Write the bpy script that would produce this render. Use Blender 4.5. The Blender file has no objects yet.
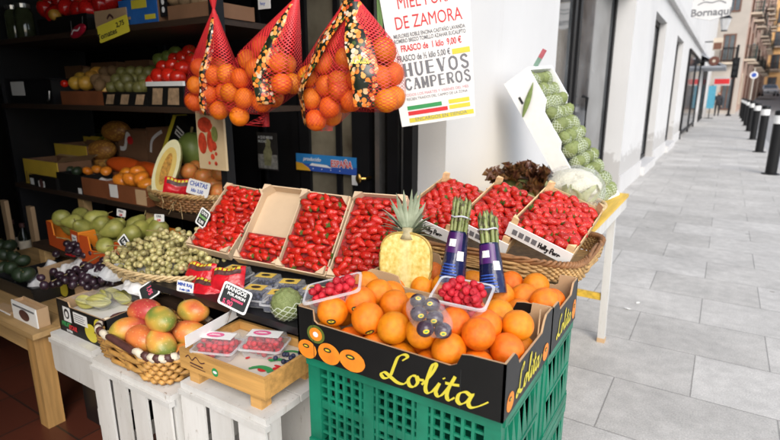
import bpy, math, random
from math import sin, cos, pi, radians, sqrt, atan2, floor
from mathutils import Vector, Matrix, noise
from mathutils.bvhtree import BVHTree
random.seed(7)
C = bpy.context.scene.collection
V = Vector
# ------------------------------------------------------------------ camera, sky, sun, exposure
CAM_H, PITCH, YAW, FPX = 1.5, radians(13.7), radians(32.3), 520.0
cd = bpy.data.cameras.new('camera'); cam = bpy.data.objects.new('camera', cd); C.objects.link(cam)
cam.location = (0, 0, CAM_H); cam.rotation_euler = (pi/2-PITCH, 0, YAW)
cd.sensor_width = 36; cd.lens = 36*FPX/780; cd.clip_start = .05; cd.clip_end = 900
cd.dof.use_dof = True; cd.dof.focus_distance = 1.5; cd.dof.aperture_fstop = 3.6
bpy.context.scene.camera = cam
w = bpy.data.worlds.new('World'); bpy.context.scene.world = w; w.use_nodes = True
nt = w.node_tree; sky = nt.nodes.new('ShaderNodeTexSky'); sky.sky_type = 'NISHITA'; sky.sun_disc = False
SUN_EL, SUN_AZ = 38, 138                      # azimuth clockwise from +Y
sky.sun_elevation = radians(SUN_EL); sky.sun_rotation = radians(SUN_AZ)
sky.air_density = 1.0; sky.dust_density = 1.5; sky.ozone_density = 1.0
oc = nt.nodes.new('ShaderNodeHueSaturation'); oc.inputs['Saturation'].default_value = .68      # thin overcast: a greyer sky
nt.links.new(sky.outputs[0], oc.inputs['Color']); nt.links.new(oc.outputs[0], nt.nodes['Background'].inputs[0]); nt.nodes['Background'].inputs[1].default_value = .13
sl = bpy.data.lights.new('sun', 'SUN'); sl.energy = 1.25; sl.angle = radians(42); sl.color = (1, .945, .87)
so = bpy.data.objects.new('sun', sl); C.objects.link(so)
sd = V((sin(radians(SUN_AZ))*cos(radians(SUN_EL)), cos(radians(SUN_AZ))*cos(radians(SUN_EL)), sin(radians(SUN_EL))))
so.rotation_euler = sd.to_track_quat('Z', 'Y').to_euler()
vs = bpy.context.scene.view_settings
vs.view_transform = 'Standard'; vs.look = 'None'; vs.exposure = 1.0; vs.gamma = 1; vs.use_curve_mapping = False
cy = bpy.context.scene.cycles
cy.max_bounces = 7; cy.diffuse_bounces = 3; cy.glossy_bounces = 3; cy.transmission_bounces = 4; cy.transparent_max_bounces = 14
cy.use_denoising = True; cy.caustics_reflective = False; cy.caustics_refractive = False

def at(u, v, X=None, Y=None, Z=None):
    """point of the place seen at photo pixel (u, v) at a known depth (plane X, Y or Z)"""
    x = (u-390)/FPX; y = -(v-220)/FPX
    f = cos(PITCH)+y*sin(PITCH); z = -sin(PITCH)+y*cos(PITCH)
    r = V((x*cos(YAW)-f*sin(YAW), f*cos(YAW)+x*sin(YAW), z))
    s = X/r.x if X is not None else Y/r.y if Y is not None else (Z-CAM_H)/r.z
    return V((r.x*s, r.y*s, CAM_H+r.z*s))

# ------------------------------------------------------------------ mesh collector
class M:
    def __init__(s): s.v = []; s.f = []; s.m = []; s.uv = {}; s.T = Matrix.Identity(4)
    def add(s, vs, fs, mi=0, uvs=None):
        n = len(s.v); s.v += [tuple(s.T @ V(p)) for p in vs]
        for f in fs: s.f.append([n+i for i in f]); s.m.append(mi)
        if uvs:
            for i, t in enumerate(uvs): s.uv[n+i] = t
        return s
    def box(s, x0, x1, y0, y1, z0, z1, mi=0):
        return s.add([(x0,y0,z0),(x1,y0,z0),(x1,y1,z0),(x0,y1,z0),(x0,y0,z1),(x1,y0,z1),(x1,y1,z1),(x0,y1,z1)],
              [(0,3,2,1),(4,5,6,7),(0,1,5,4),(1,2,6,5),(2,3,7,6),(3,0,4,7)], mi)
    def cbox(s, c, d, mi=0): return s.box(c[0]-d[0]/2,c[0]+d[0]/2,c[1]-d[1]/2,c[1]+d[1]/2,c[2]-d[2]/2,c[2]+d[2]/2, mi)
    def bar(s, a, b, wx, wy, mi=0, up=(0,0,1)):
        a, b = V(a), V(b); d = (b-a).normalized(); u = V(up)
        if abs(d.dot(u)) > .95: u = V((0,1,0))
        x = d.cross(u).normalized()*wx/2; y = x.normalized().cross(d).normalized()*wy/2
        return s.add([a-x-y,a+x-y,a+x+y,a-x+y,b-x-y,b+x-y,b+x+y,b-x+y],
              [(0,3,2,1),(4,5,6,7),(0,1,5,4),(1,2,6,5),(2,3,7,6),(3,0,4,7)], mi)
    def grid(s, fn, nu, nv, mi=0):
        vs = []; uv = []
        for j in range(nv+1):
            for i in range(nu+1): vs.append(fn(i/nu, j/nv)); uv.append((i/nu, j/nv))
        fs = [(j*(nu+1)+i, j*(nu+1)+i+1, (j+1)*(nu+1)+i+1, (j+1)*(nu+1)+i) for j in range(nv) for i in range(nu)]
        return s.add(vs, fs, mi, uv)
    def blob(s, c, r, nu=20, nv=12, f=None, mi=0):
        c = V(c); r = (r, r, r) if isinstance(r, (int, float)) else r
        vs, fs = [], []
        def pt(d):
            k = f(d) if f else 1
            return (c.x+d.x*r[0]*k, c.y+d.y*r[1]*k, c.z+d.z*r[2]*k)
        vs.append(pt(V((0,0,-1))))
        for j in range(1, nv):
            t = -pi/2+pi*j/nv
            for i in range(nu):
                a = 2*pi*i/nu; vs.append(pt(V((cos(a)*cos(t), sin(a)*cos(t), sin(t)))))
        vs.append(pt(V((0,0,1)))); top = len(vs)-1
        for i in range(nu):
            k = (i+1) % nu
            fs.append((0, 1+k, 1+i)); fs.append((top, top-nu+i, top-nu+k))
            for j in range(nv-2): fs.append((1+j*nu+i, 1+j*nu+k, 1+(j+1)*nu+k, 1+(j+1)*nu+i))
        return s.add(vs, fs, mi)
    def lathe(s, prof, n=20, c=(0,0,0), mi=0, cap=True):
        vs = [(c[0]+r*cos(2*pi*i/n), c[1]+r*sin(2*pi*i/n), c[2]+z) for r, z in prof for i in range(n)]
        fs = [(j*n+i, j*n+(i+1)%n, (j+1)*n+(i+1)%n, (j+1)*n+i) for j in range(len(prof)-1) for i in range(n)]
        if cap: fs += [tuple(range(n-1,-1,-1)), tuple(range((len(prof)-1)*n, len(prof)*n))]
        return s.add(vs, fs, mi)
    def tube(s, pts, r, n=6, closed=False, mi=0):
        pts = [V(p) for p in pts]; N = len(pts); vs = []; fs = []; u = V((0,0,1))
        for i, p in enumerate(pts):
            a = pts[(i-1) % N] if closed or i > 0 else p; b = pts[(i+1) % N] if closed or i < N-1 else p
            d = (b-a).normalized() if (b-a).length > 1e-9 else V((0,0,1))
            x = d.cross(u)
            if x.length < .05: x = d.cross(V((1,0,0)))
            x.normalize(); y = x.cross(d); rr = r(i/(N-1 or 1)) if callable(r) else r
            vs += [p+x*cos(2*pi*k/n)*rr+y*sin(2*pi*k/n)*rr for k in range(n)]
        for i in range(N if closed else N-1):
            j = (i+1) % N; fs += [(i*n+k, i*n+(k+1)%n, j*n+(k+1)%n, j*n+k) for k in range(n)]
        if not closed: fs += [tuple(range(n-1,-1,-1)), tuple(range((N-1)*n, N*n))]
        return s.add(vs, fs, mi)
    def panel(s, poly, t, O, ux, uy, mf=0, mb=1, me=1):
        O, ux, uy = V(O), V(ux), V(uy); n = ux.cross(uy).normalized(); k = len(poly)
        a = [O+ux*x+uy*y for x, y in poly]; b = [p-n*t for p in a]
        s.add(a, [tuple(range(k))], mf); s.add(b, [tuple(range(k-1,-1,-1))], mb)
        return s.add(a+b, [((i+1)%k, i, i+k, (i+1)%k+k) for i in range(k)], me)
    def disc(s, c, rx, ry, ux, uy, n=18, mi=0, wob=0):
        c, ux, uy = V(c), V(ux), V(uy)
        return s.add([c+ux*rx*cos(2*pi*i/n)*(1+wob*sin(3*i+1.3))+uy*ry*sin(2*pi*i/n) for i in range(n)], [tuple(range(n))], mi)
    def stroke(s, pts, wd, O, ux, uy, nib=None, mi=0, smooth=True, sub=6):
        """a flat pen stroke through 2-D points on the plane O, ux, uy; nib = pen angle for a broad pen"""
        P = [V((p[0], p[1])) for p in pts]
        if smooth and len(P) > 2:
            Q = []
            for i in range(len(P)-1):
                p0, p1, p2, p3 = P[max(i-1,0)], P[i], P[i+1], P[min(i+2,len(P)-1)]
                for k in range(sub):
                    t = k/sub; Q.append(.5*((2*p1)+(p2-p0)*t+(2*p0-5*p1+4*p2-p3)*t*t+(3*p1-p0-3*p2+p3)*t**3))
            P = Q+[P[-1]]
        O, ux, uy = V(O), V(ux), V(uy); vs = []; n = ux.cross(uy)
        for i, p in enumerate(P):
            d = P[min(i+1,len(P)-1)]-P[max(i-1,0)]; d = d.normalized() if d.length > 1e-9 else V((1,0))
            q = V((-d.y, d.x))
            k = wd/2
            if nib is not None: k = wd*(.16+.42*abs(d.x*sin(nib)-d.y*cos(nib)))
            for sg in (-1, 1): a = p+q*k*sg; vs.append(O+ux*a.x+uy*a.y+n*(.00003*(i % 5)))
        return s.add(vs, [(2*i, 2*i+2, 2*i+3, 2*i+1) for i in range(len(P)-1)], mi)
    def obj(s, name, mats, parent=None, smooth=False, **props):
        me = bpy.data.meshes.new(name); me.from_pydata(s.v, [], s.f)
        for m in (mats if isinstance(mats, (list, tuple)) else [mats]): me.materials.append(m)
        me.polygons.foreach_set('material_index', s.m)
        if smooth:
            me.polygons.foreach_set('use_smooth', [True]*len(s.f))
            if smooth == 'auto':
                try: me.set_sharp_from_angle(angle=radians(38))
                except Exception: pass
        if s.uv:
            l = me.uv_layers.new(name='uv'); dat = [0.0]*(2*len(me.loops))
            for lp in me.loops:
                t = s.uv.get(lp.vertex_index, (0,0)); dat[2*lp.index] = t[0]; dat[2*lp.index+1] = t[1]
            l.data.foreach_set('uv', dat)
        me.update()
        o = bpy.data.objects.new(name, me); C.objects.link(o)
        if parent is not None: o.parent = parent
        for k, x in props.items():
            if x is not None: o[k] = x
        return o

def thing(name, label, cat, loc=(0,0,0), rot=None, group=None, scale=None):
    o = bpy.data.objects.new(name, None); C.objects.link(o); o.empty_display_size = .02
    o.location = loc
    if rot is not None: o.rotation_euler = rot if not isinstance(rot, Matrix) else rot.to_euler()
    if scale: o.scale = scale if not isinstance(scale, (int, float)) else (scale,)*3
    o['label'] = label; o['category'] = cat
    if group: o['group'] = group
    return o
def kids(o): return [c for c in bpy.data.objects if c.parent is o]
def dup(src, loc, rot=None, label=None, group=None, scale=None):
    def rec(o, par):
        c = o.copy(); C.objects.link(c); c.parent = par
        for ch in KIDS.setdefault(o.name, kids(o)): rec(ch, c)
        return c
    r = rec(src, None); r.location = loc
    if rot is not None: r.rotation_euler = rot if not isinstance(rot, Matrix) else rot.to_euler()
    if scale: r.scale = scale if not isinstance(scale, (int, float)) else (scale,)*3
    if label: r['label'] = label
    if group: r['group'] = group
    return r
KIDS = {}
class Proto:
    """the first placing moves the built thing itself, later ones copy it"""
    def __init__(s, *objs): s.o = list(objs); s.used = [False]*len(objs)
    def put(s, loc, rot=None, label=None, group=None, scale=None, k=None):
        k = random.randrange(len(s.o)) if k is None else k
        o = s.o[k]
        if not s.used[k]:
            s.used[k] = True; o.location = loc
            if rot is not None: o.rotation_euler = rot if not isinstance(rot, Matrix) else rot.to_euler()
            if scale: o.scale = scale if not isinstance(scale, (int, float)) else (scale,)*3
            if label: o['label'] = label
            if group: o['group'] = group
            return o
        return dup(o, loc, rot, label, group, scale)
    def clean(s):
        for u, o in zip(s.used, s.o):
            if not u:
                for c in kids(o):
                    for d in kids(c): bpy.data.objects.remove(d)
                    bpy.data.objects.remove(c)
                bpy.data.objects.remove(o)
def rot3(yaw=0, tilt=0, roll=0):
    return Matrix.Rotation(radians(yaw), 4, 'Z') @ Matrix.Rotation(radians(tilt), 4, 'X') @ Matrix.Rotation(radians(roll), 4, 'Y')
def rrot(): return (random.uniform(0, 6.28), random.uniform(0, 6.28), random.uniform(0, 6.28))
def settle(P, R, lo=None, hi=None, it=70, pull=.04, soft=.985):
    P = [V(p) for p in P]; T = [p.copy() for p in P]; R = R if isinstance(R, list) else [R]*len(P)
    for k in range(it):
        for i in range(len(P)):
            for j in range(i):
                d = P[i]-P[j]; L = d.length; m = (R[i]+R[j])*soft
                if L < m:
                    if L < 1e-6: d = V((random.random()-.5, random.random()-.5, .1)); L = d.length
                    d *= (m-L)/L*.5; P[i] += d; P[j] -= d
        for i in range(len(P)):
            if k < it*.6: P[i] += (T[i]-P[i])*pull
            for a in range(3):
                if lo is not None and lo[a] is not None: P[i][a] = max(P[i][a], lo[a]+R[i])
                if hi is not None and hi[a] is not None: P[i][a] = min(P[i][a], hi[a]-R[i])
    return P

# ------------------------------------------------------------------ materials
def nodes(name):
    m = bpy.data.materials.new(name); m.use_nodes = True; t = m.node_tree
    return m, t, t.nodes['Principled BSDF'], t.nodes['Material Output']
def N(t, kind, **kw):
    n = t.nodes.new('ShaderNode'+kind)
    for k, x in kw.items():
        if k.startswith('i_'):
            key = k[2:]; n.inputs[int(key) if key.isdigit() else key.replace('_', ' ')].default_value = x
        else: setattr(n, k, x)
    return n
def coords(t, rnd=True):
    tc = N(t, 'TexCoord'); 
    if not rnd: return tc.outputs['Object']
    oi = N(t, 'ObjectInfo'); a = N(t, 'VectorMath', operation='MULTIPLY_ADD')
    t.links.new(oi.outputs['Random'], a.inputs[0]); a.inputs[1].default_value = (7.3, 3.1, 5.7); t.links.new(tc.outputs['Object'], a.inputs[2])
    return a.outputs[0]
def ramp(t, fac, stops, interp='LINEAR'):
    r = N(t, 'ValToRGB'); r.color_ramp.interpolation = interp; e = r.color_ramp.elements
    while len(e) < len(stops): e.new(.5)
    for k, (p, c) in enumerate(stops): e[k].position = p; e[k].color = (*c, 1)
    t.links.new(fac, r.inputs[0]); return r.outputs[0]
def c3(c, k): return tuple(min(1, max(0, x*k)) for x in c)
def mat(name, col, rough=.5, var=.18, scale=8, col2=None, bump=0, bscale=None, rand=.12, metal=0, spec=.5, coat=0, detail=4, hue=0, stretch=None, sss=0):
    m, t, b, o = nodes(name); L = t.links.new; co = coords(t)
    if stretch:
        mp = N(t, 'Mapping'); mp.inputs['Scale'].default_value = stretch; L(co, mp.inputs[0]); co = mp.outputs[0]
    nz = N(t, 'TexNoise', i_Scale=scale, i_Detail=detail, i_Roughness=.6); L(co, nz.inputs['Vector'])
    c = ramp(t, nz.outputs['Fac'], [(.3, c3(col, 1-var)), (.7, col2 or c3(col, 1+var))])
    if rand or hue:
        oi = N(t, 'ObjectInfo'); hs = N(t, 'HueSaturation'); L(c, hs.inputs['Color'])
        mr = N(t, 'MapRange', i_3=1-rand, i_4=1+rand); L(oi.outputs['Random'], mr.inputs[0]); L(mr.outputs[0], hs.inputs['Value'])
        if hue:
            f2 = N(t, 'Math', operation='FRACT'); mu = N(t, 'Math', operation='MULTIPLY'); mu.inputs[1].default_value = 17.3
            L(oi.outputs['Random'], mu.inputs[0]); L(mu.outputs[0], f2.inputs[0])
            m2 = N(t, 'MapRange', i_3=.5-hue, i_4=.5+hue); L(f2.outputs[0], m2.inputs[0]); L(m2.outputs[0], hs.inputs['Hue'])
        c = hs.outputs[0]
    L(c, b.inputs['Base Color'])
    b.inputs['Roughness'].default_value = rough; b.inputs['Metallic'].default_value = metal; b.inputs['Specular IOR Level'].default_value = spec
    b.inputs['Coat Weight'].default_value = coat
    if sss: b.inputs['Subsurface Weight'].default_value = sss; b.inputs['Subsurface Radius'].default_value = (.01,.004,.002); b.inputs['Subsurface Scale'].default_value = 1
    if bump:
        n2 = N(t, 'TexNoise', i_Scale=bscale or scale*6, i_Detail=3); L(co, n2.inputs['Vector'])
        bp = N(t, 'Bump', i_Strength=bump, i_Distance=.01); L(n2.outputs['Fac'], bp.inputs['Height']); L(bp.outputs[0], b.inputs['Normal'])
    return m
def wood(name, col, axis=0, rough=.6, k=.3, sc=14):
    st = [1.0, 1.0, 1.0]
    for a in range(3): st[a] = .06 if a == axis else 1
    return mat(name, col, rough, k, sc*2.5, bump=.15, bscale=sc*8, stretch=st, detail=6)
def net_mat(name, col, nu, nv, th, rough=.5, dense=None):
    m, t, b, o = nodes(name); L = t.links.new
    tc = N(t, 'TexCoord'); sp = N(t, 'SeparateXYZ'); L(tc.outputs['UV'], sp.inputs[0])
    a = N(t, 'Math', operation='MULTIPLY'); a.inputs[1].default_value = nu; L(sp.outputs[0], a.inputs[0])
    c = N(t, 'Math', operation='MULTIPLY'); c.inputs[1].default_value = nv; L(sp.outputs[1], c.inputs[0])
    out = []
    for op in ('ADD', 'SUBTRACT'):
        s = N(t, 'Math', operation=op); L(a.outputs[0], s.inputs[0]); L(c.outputs[0], s.inputs[1])
        f = N(t, 'Math', operation='FRACT'); L(s.outputs[0], f.inputs[0])
        g = N(t, 'Math', operation='LESS_THAN'); g.inputs[1].default_value = th; L(f.outputs[0], g.inputs[0]); out.append(g)
        if dense:   # gathered netting towards the tie: the holes close
            mr = N(t, 'MapRange', i_1=dense[0], i_2=dense[1], i_3=th, i_4=dense[2]); L(sp.outputs[1], mr.inputs[0]); L(mr.outputs[0], g.inputs[1])
    x = N(t, 'Math', operation='MAXIMUM'); L(out[0].outputs[0], x.inputs[0]); L(out[1].outputs[0], x.inputs[1])
    tr = N(t, 'BsdfTransparent'); mx = N(t, 'MixShader'); L(x.outputs[0], mx.inputs[0]); L(tr.outputs[0], mx.inputs[1]); L(b.outputs[0], mx.inputs[2])
    b.inputs['Base Color'].default_value = (*col, 1); b.inputs['Roughness'].default_value = rough
    L(mx.outputs[0], o.inputs[0]); return m
def clear_mat(name, tint=(1,1,1), body=.12, rough=.06, bump=.0, bscale=40, edge=.75):
    """thin clear plastic: see-through with a sheen and a little milky body"""
    m, t, b, o = nodes(name); L = t.links.new
    tr = N(t, 'BsdfTransparent'); tr.inputs[0].default_value = (*tint, 1)
    b.inputs['Base Color'].default_value = (.8, .82, .84, 1); b.inputs['Roughness'].default_value = rough
    fr = N(t, 'LayerWeight', i_Blend=.35); mr = N(t, 'MapRange', i_3=body, i_4=edge); L(fr.outputs['Facing'], mr.inputs[0])
    mx = N(t, 'MixShader'); L(mr.outputs[0], mx.inputs[0]); L(tr.outputs[0], mx.inputs[1]); L(b.outputs[0], mx.inputs[2])
    if bump:
        nz = N(t, 'TexNoise', i_Scale=bscale, i_Detail=3); L(coords(t), nz.inputs['Vector']); bp = N(t, 'Bump', i_Strength=bump, i_Distance=.02)
        L(nz.outputs['Fac'], bp.inputs['Height']); L(bp.outputs[0], b.inputs['Normal']); L(bp.outputs[0], fr.inputs['Normal'])
    L(mx.outputs[0], o.inputs[0]); return m
def spots_mat(name, base, dots, scale=90, th=.3, rough=.4, bump=.4, base2=None, rand=.15, grad=None):
    """skin with small dots or pits (seeds, eyes, scales)"""
    m, t, b, o = nodes(name); L = t.links.new; co = coords(t)
    vo = N(t, 'TexVoronoi', i_Scale=scale); L(co, vo.inputs['Vector'])
    nz = N(t, 'TexNoise', i_Scale=25, i_Detail=3); L(co, nz.inputs['Vector'])
    c = ramp(t, nz.outputs['Fac'], [(.35, base), (.7, base2 or c3(base, 1.4))])
    if grad:
        sp = N(t, 'SeparateXYZ'); tc = N(t, 'TexCoord'); L(tc.outputs['Object'], sp.inputs[0])
        mr = N(t, 'MapRange', i_1=grad[0], i_2=grad[1]); L(sp.outputs[2], mr.inputs[0])
        mg = N(t, 'Mix', data_type='RGBA'); L(mr.outputs[0], mg.inputs[0]); L(c, mg.inputs[6]); mg.inputs[7].default_value = (*grad[2], 1); c = mg.outputs[2]
    d = ramp(t, vo.outputs['Distance'], [(th*.6, (1,1,1)), (th, (0,0,0))])
    mx = N(t, 'Mix', data_type='RGBA'); L(d, mx.inputs[0]); L(c, mx.inputs[6]); mx.inputs[7].default_value = (*dots, 1)
    oi = N(t, 'ObjectInfo'); hs = N(t, 'HueSaturation'); mr = N(t, 'MapRange', i_3=1-rand, i_4=1+rand); L(oi.outputs['Random'], mr.inputs[0])
    L(mx.outputs[2], hs.inputs['Color']); L(mr.outputs[0], hs.inputs['Value']); L(hs.outputs[0], b.inputs['Base Color'])
    b.inputs['Roughness'].default_value = rough
    bp = N(t, 'Bump', i_Strength=bump, i_Distance=.002); L(vo.outputs['Distance'], bp.inputs['Height']); L(bp.outputs[0], b.inputs['Normal'])
    return m
def print_mat(name, cols, scale=14, rough=.35, stops=None):
    """printed carton or film: flat blotches of ink in several colours"""
    m, t, b, o = nodes(name); L = t.links.new; co = coords(t, False)
    vo = N(t, 'TexVoronoi', i_Scale=scale); vo.inputs['Randomness'].default_value = 1; L(co, vo.inputs['Vector'])
    sp = N(t, 'SeparateColor'); L(vo.outputs['Color'], sp.inputs[0]); n = len(cols)
    c = ramp(t, sp.outputs[0], [(k/n, x) for k, x in enumerate(cols)], 'CONSTANT')
    L(c, b.inputs['Base Color']); b.inputs['Roughness'].default_value = rough
    return m

ORANGE = mat('orange_peel', (.84,.185,.002), .38, .14, 3.0, col2=(.92,.26,.006), bump=.30, bscale=48, rand=.10, hue=.014, sss=.0)
NAVEL = mat('orange_navel', (.35,.22,.04), .7)
STICK = mat('sticker_dark', (.02,.035,.02), .35); STICKY = mat('sticker_yellow', (.8,.55,.03), .4)
STRAW = spots_mat('strawberry_skin', (.40,.008,.006), (.70,.27,.06), 11, .20, .27, .6, (.58,.020,.010), .22)
LEAFG = mat('calyx_green', (.055,.14,.02), .55, .3, 60)
RASP = mat('raspberry_skin', (.46,.010,.022), .6, .3, 60, rand=.2)
GRAPEW = mat('white_grape_skin', (.40,.34,.11), .25, .3, 40, col2=(.58,.51,.24), rand=.3, hue=.012)
GRAPED = mat('black_grape_skin', (.018,.008,.014), .3, .5, 20, col2=(.05,.026,.04), rand=.3)
STEM = mat('grape_stem', (.22,.17,.06), .7)
CARD = mat('brown_cardboard', (.47,.31,.17), .75, .08, 6, bump=.05, bscale=80)
CARDL = mat('pale_cardboard', (.62,.46,.30), .75, .08, 6)
BLACKC = mat('black_printed_card', (.009,.0085,.008), .5, .2, 5, rand=0, spec=.22)
GREYC = mat('sheen_black_card', (.022,.022,.022), .4, .2, 5, rand=0, spec=.3)
YINK = mat('yellow_ink', (.66,.56,.045), .45, .05, rand=0); WINK = mat('white_ink', (.8,.8,.78), .5, .03, rand=0)
RINK = mat('red_ink', (.62,.02,.025), .5, .05, rand=0); KINK = mat('black_ink', (.015,.015,.017), .55, .05, rand=0)
GINK = mat('green_ink', (.03,.28,.08), .5, .05, rand=0); BINK = mat('blue_ink', (.03,.09,.42), .5, .05, rand=0)
OINK = mat('orange_ink', (.86,.25,.02), .45, .15, 30, rand=0); GRINK = mat('grey_ink', (.16,.16,.17), .5, .05, rand=0)
OINK2 = mat('deep_orange_ink', (.72,.14,.01), .45, .15, 30, rand=0); PINK = mat('pink_ink', (.75,.12,.28), .5, .05, rand=0)
PAPER = mat('white_paper', (.80,.79,.76), .6, .04, 4, rand=0)
WOODX = wood('pale_crate_wood', (.62,.42,.22), 0); WOODP = wood('pine_board', (.46,.29,.12), 0, k=.2)
WOODZ = wood('pine_post', (.40,.225,.075), 2); WOODD = wood('dark_shelf_wood', (.032,.017,.009), 0)
WOODH = wood('honey_wood', (.60,.33,.10), 0, rough=.45)
WOODY = wood('yellow_painted_wood', (.66,.42,.05), 1, rough=.5)
def worn_white():
    m, t, b, o = nodes('white_painted_wood'); L = t.links.new; co = coords(t)
    mp = N(t, 'Mapping'); mp.inputs['Scale'].default_value = (1, 1, .22); L(co, mp.inputs[0])
    n1 = N(t, 'TexNoise', i_Scale=7, i_Detail=6, i_Roughness=.65); n2 = N(t, 'TexNoise', i_Scale=34, i_Detail=6, i_Roughness=.7); n3 = N(t, 'TexNoise', i_Scale=90, i_Detail=3)
    for n in (n1, n2, n3): L(mp.outputs[0], n.inputs['Vector'])
    c = ramp(t, n1.outputs['Fac'], [(.3,(.60,.58,.54)),(.62,(.72,.71,.68))])
    for n, a, z, col, k in ((n1,.64,.70,(.42,.38,.32),.6),(n2,.64,.68,(.26,.19,.12),.8),(n3,.66,.72,(.45,.43,.39),.5)):
        d = ramp(t, n.outputs['Fac'], [(a,(0,0,0)),(z,(k,k,k))]); x = N(t, 'Mix', data_type='RGBA'); L(d, x.inputs[0]); L(c, x.inputs[6]); x.inputs[7].default_value = (*col, 1); c = x.outputs[2]
    oi = N(t, 'ObjectInfo'); mr = N(t, 'MapRange', i_3=.88, i_4=1.06); L(oi.outputs['Random'], mr.inputs[0]); hs = N(t, 'HueSaturation'); L(c, hs.inputs['Color']); L(mr.outputs[0], hs.inputs['Value'])
    L(hs.outputs[0], b.inputs['Base Color']); b.inputs['Roughness'].default_value = .6
    bp = N(t, 'Bump', i_Strength=.3, i_Distance=.003); L(n2.outputs['Fac'], bp.inputs['Height']); L(bp.outputs[0], b.inputs['Normal']); return m
WHITEW = worn_white()
WICK = mat('wicker_straw', (.46,.28,.11), .6, .35, 40, rand=0); WICKD = mat('wicker_dark', (.26,.12,.045), .6, .35, 40, rand=0)
WICKL = mat('pale_wicker', (.56,.41,.21), .6, .3, 40, rand=0); SPLINT = mat('chestnut_splint', (.50,.27,.075), .5, .35, 22, rand=0)
CREAMW = mat('cream_wrap', (.68,.60,.46), .6, .2, 30, rand=0); BROWNW = mat('dark_wrap', (.09,.035,.03), .5, .3, 30, rand=0)
GREENP = mat('green_plastic', (.007,.175,.098), .40, .3, 7, rand=.06, bump=.06, bscale=60)
CLEAR = clear_mat('clear_plastic', (1,1,1), .05, edge=.5); FILM = clear_mat('clear_film', (1,1,1), .04, .08, .5, 30, .4)
BAGW = mat('white_bag_plastic', (.72,.72,.72), .32, .08, 6, bump=.3, bscale=25)
BAGC = clear_mat('milky_bag_plastic', (1,1,1), .5, .25, .5, 25)
BLKP = mat('black_plastic', (.012,.012,.013), .35, .2, 6)
SLATE = mat('blackboard', (.022,.026,.026), .6, .3, 20, rand=0)
CHALKW = mat('chalk_white', (.78,.78,.76), .8, .05, rand=0); CHALKP = mat('chalk_pink', (.80,.10,.20), .8, .05, rand=0)
def render_wall():
    m, t, b, o = nodes('white_render'); L = t.links.new; tc = N(t, 'TexCoord'); co = tc.outputs['Object']
    n1 = N(t, 'TexNoise', i_Scale=.9, i_Detail=6, i_Roughness=.65); n2 = N(t, 'TexNoise', i_Scale=7, i_Detail=6, i_Roughness=.7); n3 = N(t, 'TexNoise', i_Scale=90, i_Detail=3)
    for n in (n1, n2, n3): L(co, n.inputs['Vector'])
    mp = N(t, 'Mapping'); mp.inputs['Scale'].default_value = (6, 6, .35); L(co, mp.inputs[0]); n4 = N(t, 'TexNoise', i_Scale=1.2, i_Detail=5, i_Roughness=.7); L(mp.outputs[0], n4.inputs['Vector'])
    c = ramp(t, n1.outputs['Fac'], [(.3,(.63,.622,.612)),(.7,(.69,.683,.672))])
    def dirt(c, fac, col, k):
        x = N(t, 'Mix', data_type='RGBA'); L(fac, x.inputs[0]); L(c, x.inputs[6]); x.inputs[7].default_value = (*col, 1); return x.outputs[2]
    c = dirt(c, ramp(t, n4.outputs['Fac'], [(.58,(0,0,0)),(.80,(.35,.35,.35))]), (.52,.49,.45), 1)      # run marks
    sp = N(t, 'SeparateXYZ'); L(co, sp.inputs[0]); ad = N(t, 'Math', operation='MULTIPLY_ADD'); L(n2.outputs['Fac'], ad.inputs[0]); ad.inputs[1].default_value = -1.1; L(sp.outputs[2], ad.inputs[2])
    c = dirt(c, ramp(t, ad.outputs[0], [(.0,(.55,.55,.55)),(.05,(0,0,0))]), (.36,.34,.32), 1)              # splash dirt near the pavement
    c = dirt(c, ramp(t, n2.outputs['Fac'], [(.70,(0,0,0)),(.74,(.5,.5,.5))]), (.60,.58,.55), 1)           # scuffs
    L(c, b.inputs['Base Color']); b.inputs['Roughness'].default_value = .85
    bp = N(t, 'Bump', i_Strength=.18, i_Distance=.004); L(n3.outputs['Fac'], bp.inputs['Height']); L(bp.outputs[0], b.inputs['Normal']); return m
WALL = render_wall()
WALLG = mat('pale_grey_render', (.62,.61,.60), .8, .05, 1.2, bump=.05, bscale=30, rand=0)
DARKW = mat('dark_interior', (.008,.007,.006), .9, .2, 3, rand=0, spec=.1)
BLKM = mat('black_metal_frame', (.008,.008,.009), .45, .2, 5, rand=0, spec=.25)
STEEL = mat('brushed_metal', (.55,.54,.52), .3, .1, 20, metal=.9, rand=0)
BRASS = mat('brass', (.55,.34,.09), .3, .1, 20, metal=1, rand=0)
GLASSD = mat('reflection_tinted_glass', (.15,.125,.085), .07, .5, 2.5, col2=(.25,.22,.16), spec=.8, rand=.1)  # door glass, its brown-olive reflection put into the base colour
GLASSG = mat('shop_glass', (.07,.075,.08), .05, .6, 1.6, col2=(.20,.21,.215), spec=.9, rand=.1)
GLASSB = mat('far_glass', (.05,.06,.07), .08, .4, 2, rand=.3, spec=.8)
FOAM = mat('white_foam', (.83,.83,.82), .7, .03, 30, bump=.08, bscale=220, rand=0)

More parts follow.
